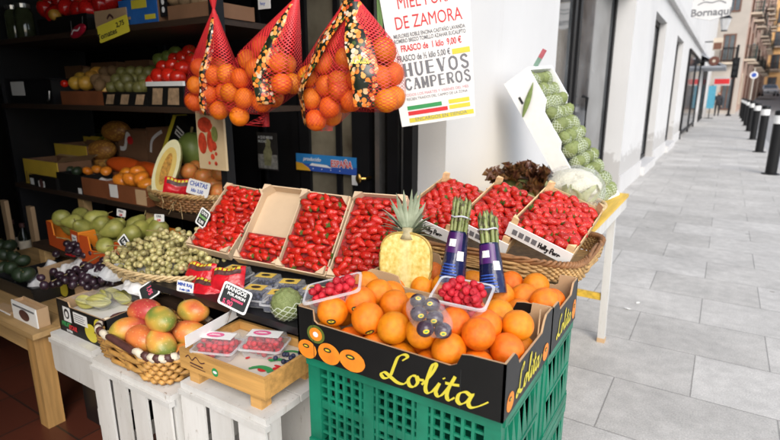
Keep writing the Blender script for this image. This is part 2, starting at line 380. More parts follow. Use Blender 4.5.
# ------------------------------------------------------------------ lettering
def lettering(s, size, m, parent=None, loc=(0,0,0), rot=None, align='LEFT', bold=0, sx=1, shear=0, name='lettering', depth=.0004, space=1):
    cu = bpy.data.curves.new(name, 'FONT'); cu.body = s; cu.size = size; cu.align_x = align; cu.offset = bold; cu.extrude = depth; cu.shear = shear; cu.space_character = space
    cu.resolution_u = 3
    o = bpy.data.objects.new(name, cu); C.objects.link(o)
    dg = bpy.context.evaluated_depsgraph_get(); dg.update(); me = bpy.data.meshes.new_from_object(o.evaluated_get(dg)); me.name = name
    bpy.data.objects.remove(o); bpy.data.curves.remove(cu)
    me.materials.clear(); me.materials.append(m)
    ob = bpy.data.objects.new(name, me); C.objects.link(ob)
    if parent is not None: ob.parent = parent
    Mx = Matrix.Translation(V(loc)) @ (rot.to_4x4() if rot is not None else Matrix.Identity(4)) @ Matrix.Diagonal((sx,1,1,1))
    me.transform(Mx); return ob
def basis(ux, uy):
    ux, uy = V(ux).normalized(), V(uy).normalized(); n = ux.cross(uy)
    return Matrix((ux, uy, n)).transposed()
LOLITA = [[(.55,.78),(.68,.95),(.58,1.0),(.42,.85),(.34,.5),(.26,.12),(.1,0),(0,.1),(.1,.2),(.3,.1),(.5,0),(.68,.02),(.8,.18)],
  [(1.0,.42),(.88,.38),(.80,.2),(.86,.04),(.98,.05),(1.06,.22),(1.02,.4),(1.08,.34),(1.22,.36)],
  [(1.18,.2),(1.38,.6),(1.48,.95),(1.42,1.0),(1.36,.85),(1.3,.4),(1.3,.1),(1.38,0),(1.5,.12),(1.64,.44)],
  [(1.64,.44),(1.58,.12),(1.66,0),(1.78,.14),(1.94,.55),(2.0,.8)],[(1.70,.60),(1.76,.66)],
  [(2.0,.8),(1.9,.4),(1.88,.1),(1.96,0),(2.08,.14)],[(1.78,.5),(1.95,.52),(2.14,.56)],
  [(2.45,.36),(2.32,.42),(2.18,.3),(2.16,.08),(2.26,0),(2.4,.15),(2.50,.42),(2.44,.12),(2.52,0),(2.7,.12),(2.9,.34)]]
HOLLY = [[(0,1),(.02,.5),(0,0)],[(.4,1),(.4,0)],[(0,.5),(.4,.55)],[(.72,.5),(.58,.3),(.68,.05),(.85,.2),(.80,.45),(.70,.5)],
  [(1.0,1),(.98,.4),(1.05,.05)],[(1.25,1),(1.22,.4),(1.3,.05)],[(1.5,.5),(1.55,.2),(1.7,.2)],[(1.78,.5),(1.68,0),(1.5,-.35),(1.38,-.2)],
  [(1.98,.3),(2.04,.3)],[(2.25,-.1),(2.28,.9),(2.6,.85),(2.6,.5),(2.3,.45)],[(2.75,.5),(2.75,.1),(2.95,.1),(3.0,.5),(3.02,.05)],
  [(3.18,.5),(3.2,.05)],[(3.2,.35),(3.35,.52),(3.42,.45)],[(3.55,.5),(3.57,.05)],[(3.57,.35),(3.75,.52),(3.85,.4),(4.05,.45)]]
def pen(strokes, size, wd, m, parent, O, ux, uy, nib=None, name='lettering', sx=1):
    b = M()
    for k, s in enumerate(strokes): b.stroke([(x*size*sx, y*size) for x, y in s], wd, V(O)+V(ux).cross(V(uy))*.00025*(k % 3), ux, uy, nib)
    return b.obj(name, m, parent)
SLAB = {'H':['I0','I1','-.5'],'U':['U'],'E':['I0','-0','-.5','-1'],'V':['V'],'O':['O'],'S':['S'],'C':['C'],'A':['A'],'M':['I0','I1','v'],'P':['I0','P'],'R':['I0','P','k']}
def slab_word(wd, h, m, parent, O, ux, uy, adv=1.12, ww=.72, name='lettering'):
    """slab-serif capitals drawn with thick stems, thin hairlines and bracket serifs"""
    b = M(); x = 0
    def st(p, t): b.stroke([((x+a*ww)*h, c*h) for a, c in p], t*h, V(O)+V(ux).cross(V(uy))*(.0002*len(b.f) % .0008), ux, uy, None, 0, len(p) > 2)
    for ch in wd:
        q = SLAB[ch]
        for k in q:
            if k == 'I0' or k == 'I1':
                a = .15 if k == 'I0' else .85
                st([(a,0),(a,1)], .24); st([(a-.2,.03),(a+.2,.03)], .07); st([(a-.2,.97),(a+.2,.97)], .07)
            elif k[0] == '-': st([(.15,max(.04,min(.96,float(k[1:])))),(.9,max(.04,min(.96,float(k[1:]))))], .09)
            elif k == 'U': st([(.15,1),(.15,.35),(.3,.06),(.6,.04),(.82,.3),(.84,1)], .16); st([(-.05,.97),(.35,.97)], .07); st([(.65,.97),(1.02,.97)], .07)
            elif k == 'V': st([(.1,1),(.5,0)], .22); st([(.5,0),(.88,1)], .09); st([(-.08,.97),(.3,.97)], .07); st([(.7,.97),(1.05,.97)], .07)
            elif k == 'O': st([(.5,.98),(.14,.8),(.08,.5),(.14,.2),(.5,.02),(.86,.2),(.92,.5),(.86,.8),(.5,.98)], .17)
            elif k == 'C': st([(.92,.75),(.7,.96),(.3,.92),(.1,.6),(.12,.3),(.4,.04),(.75,.06),(.94,.28)], .17)
            elif k == 'S': st([(.85,.78),(.6,.97),(.25,.9),(.16,.7),(.5,.52),(.82,.36),(.78,.1),(.4,.03),(.1,.25)], .17)
            elif k == 'A': st([(.08,0),(.48,1)], .09); st([(.48,1),(.9,0)], .24); st([(.25,.35),(.7,.35)], .08); st([(-.08,.03),(.28,.03)], .07); st([(.68,.03),(1.05,.03)], .07)
            elif k == 'v': st([(.2,1),(.5,.2)], .12); st([(.5,.2),(.8,1)], .08)
            elif k == 'P': st([(.2,.95),(.7,.95),(.9,.75),(.7,.5),(.2,.5)], .12)
            elif k == 'k': st([(.5,.5),(.9,.02)], .2)
        x += adv
    return b.obj(name, m, parent)

# ================================================================== THE SETTING
def paving():
    m, t, b, o = nodes('pavement_slabs'); L = t.links.new
    tc = N(t, 'TexCoord'); mp = N(t, 'Mapping'); mp.inputs['Location'].default_value = (-.03+.72*20, -2.289+.515*40, 0); L(tc.outputs['Object'], mp.inputs[0])
    br = N(t, 'TexBrick', offset=.5, offset_frequency=2, squash=1); L(mp.outputs[0], br.inputs['Vector'])
    for k, x in (('Scale',1),('Mortar Size',.0035),('Mortar Smooth',.3),('Bias',0),('Brick Width',.72),('Row Height',.515)): br.inputs[k].default_value = x
    br.inputs['Color1'].default_value = (.455,.44,.415,1); br.inputs['Color2'].default_value = (.54,.525,.50,1); br.inputs['Mortar'].default_value = (.29,.28,.265,1)
    n1 = N(t, 'TexNoise', i_Scale=130, i_Detail=3); n2 = N(t, 'TexNoise', i_Scale=1.6, i_Detail=6, i_Roughness=.65); n3 = N(t, 'TexNoise', i_Scale=14, i_Detail=4)
    for n in (n1, n2, n3): L(tc.outputs['Object'], n.inputs['Vector'])
    c = br.outputs['Color']
    for n, a, z in ((n1, .80, 1.16), (n2, .80, 1.12), (n3, .88, 1.07)):
        mr = N(t, 'MapRange', i_1=.3, i_2=.7, i_3=a, i_4=z); L(n.outputs['Fac'], mr.inputs[0])
        x = N(t, 'Mix', data_type='RGBA', blend_type='MULTIPLY'); x.inputs[0].default_value = 1; L(c, x.inputs[6]); L(mr.outputs[0], x.inputs[7]); c = x.outputs[2]
    # small dark stains with their own shape
    vo = N(t, 'TexVoronoi', i_Scale=2.3); L(tc.outputs['Object'], vo.inputs['Vector']); d = ramp(t, vo.outputs['Distance'], [(.025,(.50,.48,.45)),(.06,(1,1,1))])
    x = N(t, 'Mix', data_type='RGBA', blend_type='MULTIPLY'); x.inputs[0].default_value = .8; L(c, x.inputs[6]); L(d, x.inputs[7]); L(x.outputs[2], b.inputs['Base Color'])
    b.inputs['Roughness'].default_value = .7
    bp = N(t, 'Bump', i_Strength=.25, i_Distance=.004); L(n1.outputs['Fac'], bp.inputs['Height'])
    b2 = N(t, 'Bump', i_Strength=.7, i_Distance=.004, invert=True); L(br.outputs['Fac'], b2.inputs['Height']); L(bp.outputs[0], b2.inputs['Normal']); L(b2.outputs[0], b.inputs['Normal'])
    return m
ASPH = mat('asphalt', (.26,.26,.26), .85, .12, 3, bump=.3, bscale=120, rand=0)
KERB = mat('granite_kerb', (.38,.38,.38), .75, .15, 40, rand=0)
def sheet(name, x0, x1, ys, zs, m, t=.0):
    b = M()
    for k in range(len(ys)-1):
        b.add([(x0,ys[k],zs[k]),(x1,ys[k],zs[k]),(x1,ys[k+1],zs[k+1]),(x0,ys[k+1],zs[k+1])], [(0,1,2,3)])
    return b.obj(name, m, kind='structure')
b = M(); b.add([(-300,-300,-.3),(300,-300,-.3),(300,400,-.3),(-300,400,-.3)], [(0,1,2,3)]); b.obj('ground', ASPH, kind='structure')
YS, ZS = [-12, 46, 90, 190], [0, 0, 1.0, 3.4]
sheet('pavement', -6, 1.08, YS, ZS, paving())
b = M()
for k in range(3): b.add([(1.08,YS[k],ZS[k]+.002),(1.26,YS[k],ZS[k]+.002),(1.26,YS[k+1],ZS[k+1]+.002),(1.08,YS[k+1],ZS[k+1]+.002),(1.26,YS[k],ZS[k]-.12),(1.26,YS[k+1],ZS[k+1]-.12)], [(0,1,2,3),(1,4,5,2)])
b.obj('kerb', KERB, kind='structure')
sheet('road', 1.2, 30, YS, [z-.1 for z in ZS], ASPH)
TILE = mat('dark_red_tile', (.10,.028,.016), .32, .3, 5, bump=.05, rand=0)
def tiles():
    m, t, bb, o = nodes('red_floor_tiles'); tc = N(t, 'TexCoord'); br = N(t, 'TexBrick', offset=0)
    t.links.new(tc.outputs['Object'], br.inputs[0])
    for k, x in (('Scale',1),('Mortar Size',.004),('Brick Width',.3),('Row Height',.3)): br.inputs[k].default_value = x
    br.inputs['Color1'].default_value = (.115,.032,.018,1); br.inputs['Color2'].default_value = (.075,.022,.014,1); br.inputs['Mortar'].default_value = (.03,.02,.016,1)
    t.links.new(br.outputs['Color'], bb.inputs['Base Color']); bb.inputs['Roughness'].default_value = .3; return m
b = M(); b.box(-5.3, -1.26, -.66, 2.62, -.02, .1); b.obj('shop_floor', tiles(), kind='structure')

# ---- the white shop building on the left: walls in pieces butted end to end, recessed door and windows
shop = thing('shop_building', 'long white rendered shop front with recessed black framed doors and windows', 'building', (-1.24, 0, 0))
XW = -1.24
b = M()
for y0, y1, d in ((-8,-.62,.17),(2.52,4.53,.17),(8.4,10.7,.3),(12.6,15.3,.3),(17.5,21,.3),(28,33,.3),(37,46.5,.3)): b.box(-d, 0, y0, y1, -.02, 3.3)
b.box(-.17, 0, -.62, 2.52, 2.58, 3.3)
for y0, y1, z in ((4.53,8.4,2.9),(10.7,12.6,2.9),(15.3,17.5,2.9),(21,28,2.7),(33,37,2.7)): b.box(-.3, 0, y0, y1, z, 3.3)
b.box(-.4, 0, -8, 46.5, 3.3, 11)
b.obj('wall', WALL, shop)
b = M(); b.box(0, .05, 2.6, 2.62, 0, .01); b.box(.002, .03, 8.4, 10.7, -.01, .28); b.box(.002,.03,12.6,15.3,-.01,.28); b.box(.002,.03,17.5,21,-.01,.28); b.obj('plinth', WALLG, shop)
b = M(); b.box(0, .10, 2.0, 46.5, 3.3, 3.46); b.obj('string_course', WALLG, shop)
for y0, y1 in ((10.7,12.6),(15.3,17.5)):
    b = M(); b.box(-.28, .09, y0+.003, y1-.003, -.01, .16); b.obj('sill', WALLG, shop)
# shop interior shell (walls, ceiling) behind the opening
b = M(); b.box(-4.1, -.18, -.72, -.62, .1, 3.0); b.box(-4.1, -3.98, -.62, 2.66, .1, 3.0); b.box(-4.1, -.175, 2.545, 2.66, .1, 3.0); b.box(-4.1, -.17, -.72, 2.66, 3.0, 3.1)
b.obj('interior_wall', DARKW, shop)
# entrance door (seen from the stall, across the end of the shop): frame posts, leaf, glass
for x0, x1, y0, z0, z1, mm, nm in ((-.34,-.27,2.47,.1,2.7,BLKM,'door_post'),(-.265,-.235,2.50,.1,2.7,STEEL,'metal_strip'),(-.23,-.172,2.46,.1,2.7,BLKM,'door_post')):
    b = M(); b.box(x0, x1, y0, 2.54, z0, z1); b.obj(nm, mm, shop)
dl = M()
for x0, x1, z0, z1 in ((-.60,-.48,.1,2.6),(-.72,-.685,.88,2.3),(-1.01,-.93,.1,2.6),(-.93,-.60,.1,.86),(-.93,-.60,1.42,1.5),(-.93,-.60,2.3,2.6)): dl.box(x0, x1, 2.49, 2.535, z0, z1)
dl = dl.obj('entrance_door', BLKM, shop)
b = M(); b.box(-.685, -.601, 2.51, 2.52, .86, 1.42); b.box(-.929,-.72,2.511,2.521,.86,1.42); b.box(-.929,-.601,2.512,2.522,1.5,2.3); b.obj('pane', GLASSD, dl)
b = M(); b.tube([(-.475,2.5,1.02),(-.475,2.44,1.02),(-.50,2.42,1.02)], .009, 8); b.blob((-.505,2.42,1.02), (.02,.012,.03)); b.obj('handle', BRASS, dl)
b = M(); b.box(-.43,-.40,2.48,2.54,.1,2.7); b.obj('metal_strip', STEEL, shop)
b = M()
for x in (-1.03, -1.32, -1.34, -1.78, -2.3): b.box(x-.06, x, 2.5, 2.54, .1, 2.7)
b.box(-2.4,-1.09,2.515,2.54,.1,2.7); b.obj('dark_panel', BLKM, shop)
# recessed shop entrance further along
def shopwin(y0, y1, x, z1, door=False):
    f = M(); th = .06
    for y in ([y0+.03, y0+(y1-y0)*.40, y0+(y1-y0)*.46, y1-.06] if door else [y0+.03, (y0+y1)/2, y1-.06]): f.box(x-.03, x+.03, y-.05, y+.05, 0, z1)
    f.box(x-.028, x+.028, y0, y1, z1-.09, z1-.002); f.box(x-.028, x+.028, y0, y1, .0 if door else .16, .12 if door else .24)
    f = f.obj('shop_window', BLKM, shop)
    g = M(); g.box(x-.012, x-.002, y0+.05, y1-.05, .15, z1-.1); g.obj('pane', GLASSG if y0 < 20 else GLASSB, f)
    if door:
        h = M(); yy = y0+(y1-y0)*.55; h.tube([(x+.03,yy,.95),(x+.09,yy,.97),(x+.09,yy,1.45),(x+.03,yy,1.47)], .02, 8); h.obj('handle', BLKM, f)
shopwin(4.53, 8.4, -.27, 2.9, True)
for y0, y1, z1 in ((10.7,12.6,2.9),(15.3,17.5,2.9)): shopwin(y0, y1, -.16, z1)
for y0, y1, z1 in ((20.0,28.1,2.9),(32.9,37.1,2.9)): shopwin(y0, y1, .04, z1)
b = M(); b.box(-.55, -.34, 4.4, 37.2, -.02, 3.2); b.obj('display_backing', mat('shop_display', (.20,.22,.23), .7, .9, 1.3, col2=(.42,.44,.45), rand=0), shop)
b = M(); b.box(.0, 1.0, 28.2, 32.8, 2.62, 2.7); b.bar((0,28.2,3.2),(1.0,28.2,2.66),.05,.05); b.bar((0,32.8,3.2),(1.0,32.8,2.66),.05,.05)
b.add([(0,28.2,3.2),(0,32.8,3.2),(1.0,32.8,2.72),(1.0,28.2,2.72)], [(0,1,2,3)]); b.obj('awning', mat('grey_awning', (.36,.38,.42), .7, .1, rand=0), shop)

# ---- buildings further up the street
def facade(name, label, x0, y0, yaw, length, depth, height, z0, m, rows, colsn, wm, frame_m, balc=None, side_cols=0, gap=.2):
    th = thing(name, label, 'building', (x0, y0, z0), (0, 0, radians(-yaw)))
    b = M(); b.box(0, depth, 0, length, -2, height); b.obj('wall', m, th)
    b = M(); b.box(-.15, depth+.15, -.15, length+.15, height, height+.35); b.obj('cornice', wm, th)
    return th
def window(th, c, n, w_, h_, fm, gm, sh=None):
    """window standing 3 mm proud of a wall; n = 'x+' 'x-' 'y-'"""
    c = V(c)
    def bx(m_, a0, a1, z0, z1, d0, d1):
        if n == 'y-': m_.box(c.x+a0, c.x+a1, c.y-d1, c.y-d0, c.z+z0, c.z+z1)
        elif n == 'x+': m_.box(c.x+d0, c.x+d1, c.y+a0, c.y+a1, c.z+z0, c.z+z1)
        else: m_.box(c.x-d1, c.x-d0, c.y+a0, c.y+a1, c.z+z0, c.z+z1)
    f = M(); k = .09
    bx(f, -w_/2, -w_/2+k, 0, h_, -.02, .06); bx(f, w_/2-k, w_/2, 0, h_, -.02, .06); bx(f, -w_/2+k, w_/2-k, h_-k, h_, -.02, .06); bx(f, -w_/2+k, w_/2-k, 0, k, -.02, .06); bx(f, -.03, .03, k, h_-k, -.02, .05)
    f = f.obj('window', fm, th); g = M(); bx(g, -w_/2+k, -.03, k, h_-k, .004, .02); bx(g, .03, w_/2-k, k, h_-k, .004, .02); g.obj('pane', gm, f)
    return f
def balcony(th, c, n, w_, m_slab, m_rail, d=.75):
    c = V(c)
    def P2(a, dd, z): return V((c.x+a, c.y-dd, c.z+z)) if n == 'y-' else V((c.x+dd*(1 if n == 'x+' else -1), c.y+a, c.z+z))
    s = M(); a, q = P2(-w_/2, .0, -.14), P2(w_/2, d, 0); s.box(min(a.x,q.x), max(a.x,q.x), min(a.y,q.y), max(a.y,q.y), c.z-.14, c.z); s = s.obj('balcony', m_slab, th)
    r = M()
    for z in (.12, 1.0): r.tube([P2(-w_/2,.0,z), P2(-w_/2,d,z), P2(w_/2,d,z), P2(w_/2,.0,z)], .03, 4)
    k = int(w_/.16)
    for i in range(k+1): a = -w_/2+w_*i/k; r.tube([P2(a,d-.01,0), P2(a,d-.01,1.0)], .014, 4)
    for i in range(5):
        for sg in (-1, 1): r.tube([P2(sg*w_/2,d*i/5,0), P2(sg*w_/2,d*i/5,1.0)], .014, 4)
    r.obj('railing', m_rail, s)
BEIGE = mat('beige_grey_facade', (.46,.41,.36), .85, .12, .6, bump=.1, bscale=6, rand=0)
PINKW = mat('pinkish_facade', (.56,.40,.33), .85, .12, .5, rand=0); ORW = mat('orange_facade', (.78,.47,.20), .85, .1, .4, rand=0)
CREAMF = mat('cream_trim', (.58,.50,.40), .8, .08, 1, rand=0); SHUT = mat('dark_green_shutter', (.03,.05,.045), .6, .2, rand=0); BRNF = mat('brown_window_frame', (.14,.055,.03), .6, .2, rand=0)
PL = mat('balcony_plant', (.06,.14,.03), .7, .4, 8, rand=.2)
fb = facade('corner_building', 'tall beige grey corner building closing the white shop row', -9, 47, 0, 9, 9.6, 13, 0, BEIGE, 0, 0, CREAMF, BRNF)
for z, hh in ((.3, 2.3), (3.8, 1.9), (7.2, 1.9)):
    for x in ((8.6,) if z > 1 else (8.9,)):
        window(fb, (x, 0, z), 'y-', .8, hh, BRNF, GLASSB)
balcony(fb, (8.6, 0, 3.7), 'y-', 1.0, CREAMF, BLKM, .5)
fp = facade('balcony_building', 'pinkish building with rows of iron balconies up the street', 1.0, 57, 4.0, 60, 9, 17, .25, PINKW, 0, 0, CREAMF, BRNF)
# its street side is its +x face after the block is pulled to the left of the street
fp.location = (-8.35, 50.0, .2)
for k in range(11):
    for j, z in enumerate((.4, 3.9, 7.3, 10.7)):
        y = 2.2+k*5.2; window(fp, (9, y, z+.02), 'x+', 1.3, 2.4, BRNF if (k+j) % 3 else CREAMF, GLASSB)
        if j and (k*3+j) % 4 != 3: balcony(fp, (9, y, z), 'x+', 2.2, CREAMF, BLKM if k % 2 else SHUT, .7)
fo = facade('orange_building', 'orange ochre building with tall windows at the end of the street', 4.6, 116, 4, 12, 22, 22, 1.2, ORW, 0, 0, CREAMF, BRNF)
for k in range(5):
    for z in (.6, 4.4, 8.2, 12.0, 15.8):
        window(fo, (1.6+k*3.1, 0, z), 'y-', 1.3, 2.5, BRNF, GLASSB)
        if z in (8.2, 4.4): balcony(fo, (1.6+k*3.1, 0, z-.02), 'y-', 2.0, CREAMF, BLKM, .7)
b = M(); b.box(0, 22, -.12, -.003, 3.9, 4.15); b.box(0, 22, -.12, -.003, 11.5, 11.7); b.obj('string_course', CREAMF, fo)
fr_ = facade('street_side_building', 'plain ochre building on the far side of the road', 9.5, 48, 0, 60, 9, 12, 0, mat('ochre_facade', (.40,.33,.25), .85, .1, .5, rand=0), 0, 0, CREAMF, BRNF)
for k in range(8):
    for z in (.9, 4.6, 8.2): window(fr_, (0, 4+k*7, z), 'x-', 1.3, 2.1, BRNF, GLASSB)

# ---- street furniture
def bollard():
    t = thing('bollard', '', 'bollard')
    b = M(); b.lathe([(.15,0),(.15,.015),(.095,.03),(.095,.95)], 20); b.obj('post', BLKM, t, smooth='auto')
    b = M(); b.lathe([(.097,.95),(.098,1.10)], 20); b.obj('band', mat('bollard_white_band', (.75,.75,.74), .45, .05, rand=0), t, smooth='auto')
    b = M(); b.lathe([(.095,1.10),(.095,1.17),(.08,1.19),(.03,1.2)], 20); b.obj('cap', BLKM, t, smooth='auto')
    return Proto(t)
BO = bollard()
BLAB = ['black bollard with white band, nearest of the row along the pavement edge', 'second nearest black bollard of the row, white band below its cap', 'third black white-banded bollard of the row, counted from the nearest',
 'fourth black white-banded bollard of the row, counted from the nearest', 'fifth black bollard of the row, its bottom still clear of its neighbours', 'black bollard far up the row, third from the dark pole', 'black bollard far up the row, second from the dark pole', 'farthest black bollard of the row, beside the dark pole']
for k, y in enumerate((12.2, 16.75, 21.25, 25.8, 30.3, 34.8, 39.0, 42.5)): BO.put((.875, y, 0), label=BLAB[k], group='bollards along the pavement edge', k=0)

t = thing('hanging_sign', 'white shaped shop sign hanging out from the wall, grey lettering', 'sign', (0, 9.95, 0))
x0, x1 = at(692,10,Y=9.95).x, at(731,10,Y=9.95).x; zt = at(712,-10,Y=9.95).z; zb = at(712,17,Y=9.95).z
pts = [(x0,zt),(x0,zb+.02),((x0+x1)/2,zb-.05),(x1,zb+.02),(x1,zt)]
b = M(); b.panel(pts, .05, (0,-.025,0), (1,0,0), (0,0,1), 0, 0, 0); bd = b.obj('board', WALL, t)
lettering('Bornaqui', .15, GRINK, t, ((x0+x1)/2, -.03, zb+.025), basis((1,0,0),(0,0,1)), 'CENTER', .002)
b = M(); xm = (x0+x1)/2
for dz, wd in ((.19,.3),(.25,.2)): b.stroke([(-wd/1.6,0),(-wd/3,.035),(0,.02),(wd/3,.04),(wd/1.6,.0)], .012, (xm,-.03,zb+dz), (1,0,0), (0,0,1))
b.obj('emblem', GRINK, t)
b = M(); b.tube([(XW+.002,0,zt+.04),(x1,0,zt+.04)], .015, 6); b.tube([(x0+.05,0,zt+.04),(x0+.05,0,zt)], .008, 5); b.tube([(x1-.05,0,zt+.04),(x1-.05,0,zt)], .008, 5); b.obj('bracket', BLKM, t)

p = at(714, 61, Y=27.5); t = thing('round_sign', 'brown round sign sticking out from the wall above the pavement', 'sign', p)
BRS = mat('brown_sign', (.12,.04,.025), .5, .2, rand=0)
b = M(); b.T = Matrix.Rotation(pi/2, 4, 'X'); b.lathe([(.19,-.04),(.205,-.02),(.205,.02),(.19,.04)], 28); b.obj('disc', BRS, t, smooth='auto')
b = M(); b.T = Matrix.Rotation(pi/2, 4, 'X'); b.lathe([(.06,.042),(.06,.05)], 20); b.obj('emblem', CREAMF, t)
b = M(); b.tube([(-.2,0,0),(XW-p.x+.002,0,0)], .025, 6); b.obj('bracket', BLKM, t)
p = at(725, 24, Y=22); t = thing('wall_lantern', 'dark wall lantern on a bracket high above the pavement', 'lamp', p)
b = M(); b.lathe([(.09,-.2),(.17,.16),(.17,.18)], 6, cap=True); b.obj('glass', mat('lantern_glass', (.5,.5,.5), .2, .1, rand=0), t)
b = M(); b.lathe([(.2,.18),(.05,.32),(.02,.36)], 6); b.lathe([(.10,-.23),(.10,-.2)], 6); b.obj('cap', BLKM, t)
b = M(); b.tube([(0,0,.36),(-.3,0,.5),(XW-p.x+.002,0,.25)], .025, 6); b.obj('bracket', BLKM, t)
p = at(718, 44, Y=30); t = thing('wall_box', 'cream coloured box fixed high on the far wall', 'box', p, None, None, (.55,.6,.6))
b = M(); b.box(-.35,.35,-.25,.25,-.45,.45); b.obj('casing', CREAMF, t); b = M(); b.box(-.3,.3,-.27,-.252,-.4,.1); b.obj('grille', BRNF, t); b = M(); b.bar((-.3,0,.2),((XW-p.x)/.55+.002,0,.2),.08,.08); b.obj('bracket', BLKM, t)
p = at(728, 116, Z=0); t = thing('traffic_light', 'dark traffic light on a slim pole at the end of the pavement', 'traffic light', p)
b = M(); b.lathe([(.16,0),(.16,.1),(.075,.14),(.07,4.6)], 10); b.obj('pole', BLKM, t, smooth='auto')
b = M(); b.box(-.15,.15,-.2,.16,2.6,3.7); b.box(-.2,.2,-.02,.03,2.5,3.8); b.obj('housing', BLKM, t)
for k in range(3):
    b = M(); b.T = Matrix.Translation((0,-.203,2.78+k*.37)) @ Matrix.Rotation(pi/2, 4, 'X'); b.lathe([(.12,-.0),(.12,.12)], 14, cap=False); b.add([(.11*cos(2*pi*i/14),.11*sin(2*pi*i/14),.01) for i in range(14)], [tuple(range(14))])
    b.obj('lens', BLKP, t)
p = at(712, 92, Y=38); t = thing('banner', 'tall cyan banner panel standing by the far shop doors', 'banner', (p.x, 38, 0))
b = M(); b.box(-.2,.2,-.02,.02,.6,1.95); b.obj('panel', mat('cyan_banner', (.07,.30,.42), .5, .1, rand=0), t); b = M(); b.tube([(0,0.05,0),(0,0.05,2.0)], .03, 6); b.lathe([(.25,0),(.25,.04)], 12); b.obj('pole', BLKM, t)
p = at(722, 81, Y=44); t = thing('shop_sign', 'small red and white sign on the far corner', 'sign', p)
b = M(); b.box(-.5,.5,-.05,.05,-.3,.3); b.obj('board', WALL, t); b = M(); b.box(-.45,.45,-.055,-.051,-.2,.15); b.obj('stripe', RINK, t)
b = M(); b.bar((-.4,.05,0),(-.4,3.0,0),.06,.06); b.obj('bracket', BLKM, t)
p = at(754, 75, Y=50); t = thing('traffic_sign', 'round white and blue traffic sign on a pole by the road', 'sign', (p.x, 50, .0))
b = M(); b.T = Matrix.Translation((0,0,p.z)) @ Matrix.Rotation(pi/2,4,'X'); b.lathe([(.27,-.02),(.27,.02)], 24); b.obj('disc', WINK, t); b = M(); b.T = Matrix.Translation((0,-.022,p.z)) @ Matrix.Rotation(pi/2,4,'X'); b.lathe([(.17,0),(.17,.004)], 24); b.obj('symbol', BINK, t)
b = M(); b.tube([(0,.05,0),(0,.05,p.z+.5)], .05, 8); b.obj('pole', STEEL, t)
p = at(745, 82, Y=60)
t = thing('street_lamp', 'slim grey street lamp behind the row of bollards', 'lamp', (p.x, 60, .3))
b = M(); b.lathe([(.12,0),(.1,1),(.06,5.2)], 10); b.obj('pole', BLKM, t); b = M(); b.lathe([(.05,5.2),(.3,5.5),(.32,5.6),(.1,5.8)], 12); b.obj('lamp_head', mat('lamp_head_grey', (.3,.31,.32), .4, rand=0), t)
p = at(708, 113, Z=0); t = thing('planter', 'small ochre planter box standing against the far shop wall', 'planter', (p.x+.1, p.y, 0))
b = M(); b.add([(-.22,-.22,0),(.22,-.22,0),(.22,.22,0),(-.22,.22,0),(-.28,-.28,.7),(.28,-.28,.7),(.28,.28,.7),(-.28,.28,.7)], [(0,1,5,4),(1,2,6,5),(2,3,7,6),(3,0,4,7),(4,5,6,7)]); b.obj('tub', mat('ochre_tub', (.45,.22,.06), .7, rand=0), t)
b = M()
for k in range(60):
    a = V((random.gauss(0,.14), random.gauss(0,.14), .72+random.random()*.35)); d = V((random.gauss(0,1),random.gauss(0,1),random.gauss(0,1))).normalized()*.07; e = d.cross(V((0,0,1)))*.6; b.add([a-d,a+e,a+d,a-e], [(0,1,2,3)])
b.obj('foliage', PL, t)

# ---- the car
def car(loc, yaw, label, col):
    t = thing('parked_car', label, 'car', loc, (0,0,radians(yaw)))
    prof = [(-2.05,.35),(-2.1,.62),(-1.95,.82),(-1.0,.93),(-.35,1.42),(.9,1.45),(1.6,1.05),(2.05,.98),(2.1,.4),(2.0,.3),(-2.0,.3)]
    b = M(); W = .86
    def row(s, k): return [(x*1, s*(W if z < .96 else W*(.80 if z > 1.2 else .95)), z) for x, z in prof]
    L_, R_ = row(-1, 0), row(1, 0); n = len(prof)
    b.add(L_+R_, [tuple(range(n-1,-1,-1)), tuple(range(n,2*n))]+[(i,(i+1)%n,n+(i+1)%n,n+i) for i in range(n)])
    b.obj('body', mat('car_paint', col, .25, .03, rand=0, coat=.6), t, smooth='auto')
    b = M(); b.add([(-.98,-.70,.97),(-.98,.70,.97),(-.40,.62,1.38),(-.40,-.62,1.38)], [(0,3,2,1)]); 
    for v_ in range(4): b.v[v_] = (b.v[v_][0]-.012, b.v[v_][1], b.v[v_][2]+.012)
    b.obj('windscreen', GLASSB, t)
    for s in (-1, 1):
        b = M(); b.add([(-.75,s*.815,1.0),(1.3,s*.815,1.04),(.85,s*.715,1.38),(-.35,s*.715,1.37)], [(0,1,2,3)]); b.obj('side_window', GLASSB, t)
        b = M(); b.blob((-1.98,s*.62,.68), (.12,.19,.10)); b.obj('headlight', mat('headlight_glass', (.75,.75,.75), .1, .05, rand=0), t, smooth=True)
        for x in (-1.3, 1.3):
            b = M(); b.T = Matrix.Translation((x,s*.80,.32)) @ Matrix.Rotation(pi/2,4,'X'); b.lathe([(.2,-.1),(.31,-.1),(.32,0),(.31,.1),(.2,.1)], 20); wv = b.obj('wheel', BLKP, t, smooth='auto')
            b = M(); b.T = Matrix.Translation((x,s*.86,.32)) @ Matrix.Rotation(pi/2,4,'X'); b.lathe([(.19,-.05),(.19,.05)], 16); b.obj('rim', STEEL, wv)
    b = M(); b.box(-2.12,-2.09,-.45,.45,.42,.58); b.obj('grille', BLKP, t); b = M(); b.box(-2.135,-2.121,-.26,.26,.44,.54); b.obj('number_plate', PAPER, t)
p = at(768, 96, Y=84); car((p.x, p.y, p.z), 95, 'silver car facing the camera on the road beyond the bollards', (.45,.46,.47))

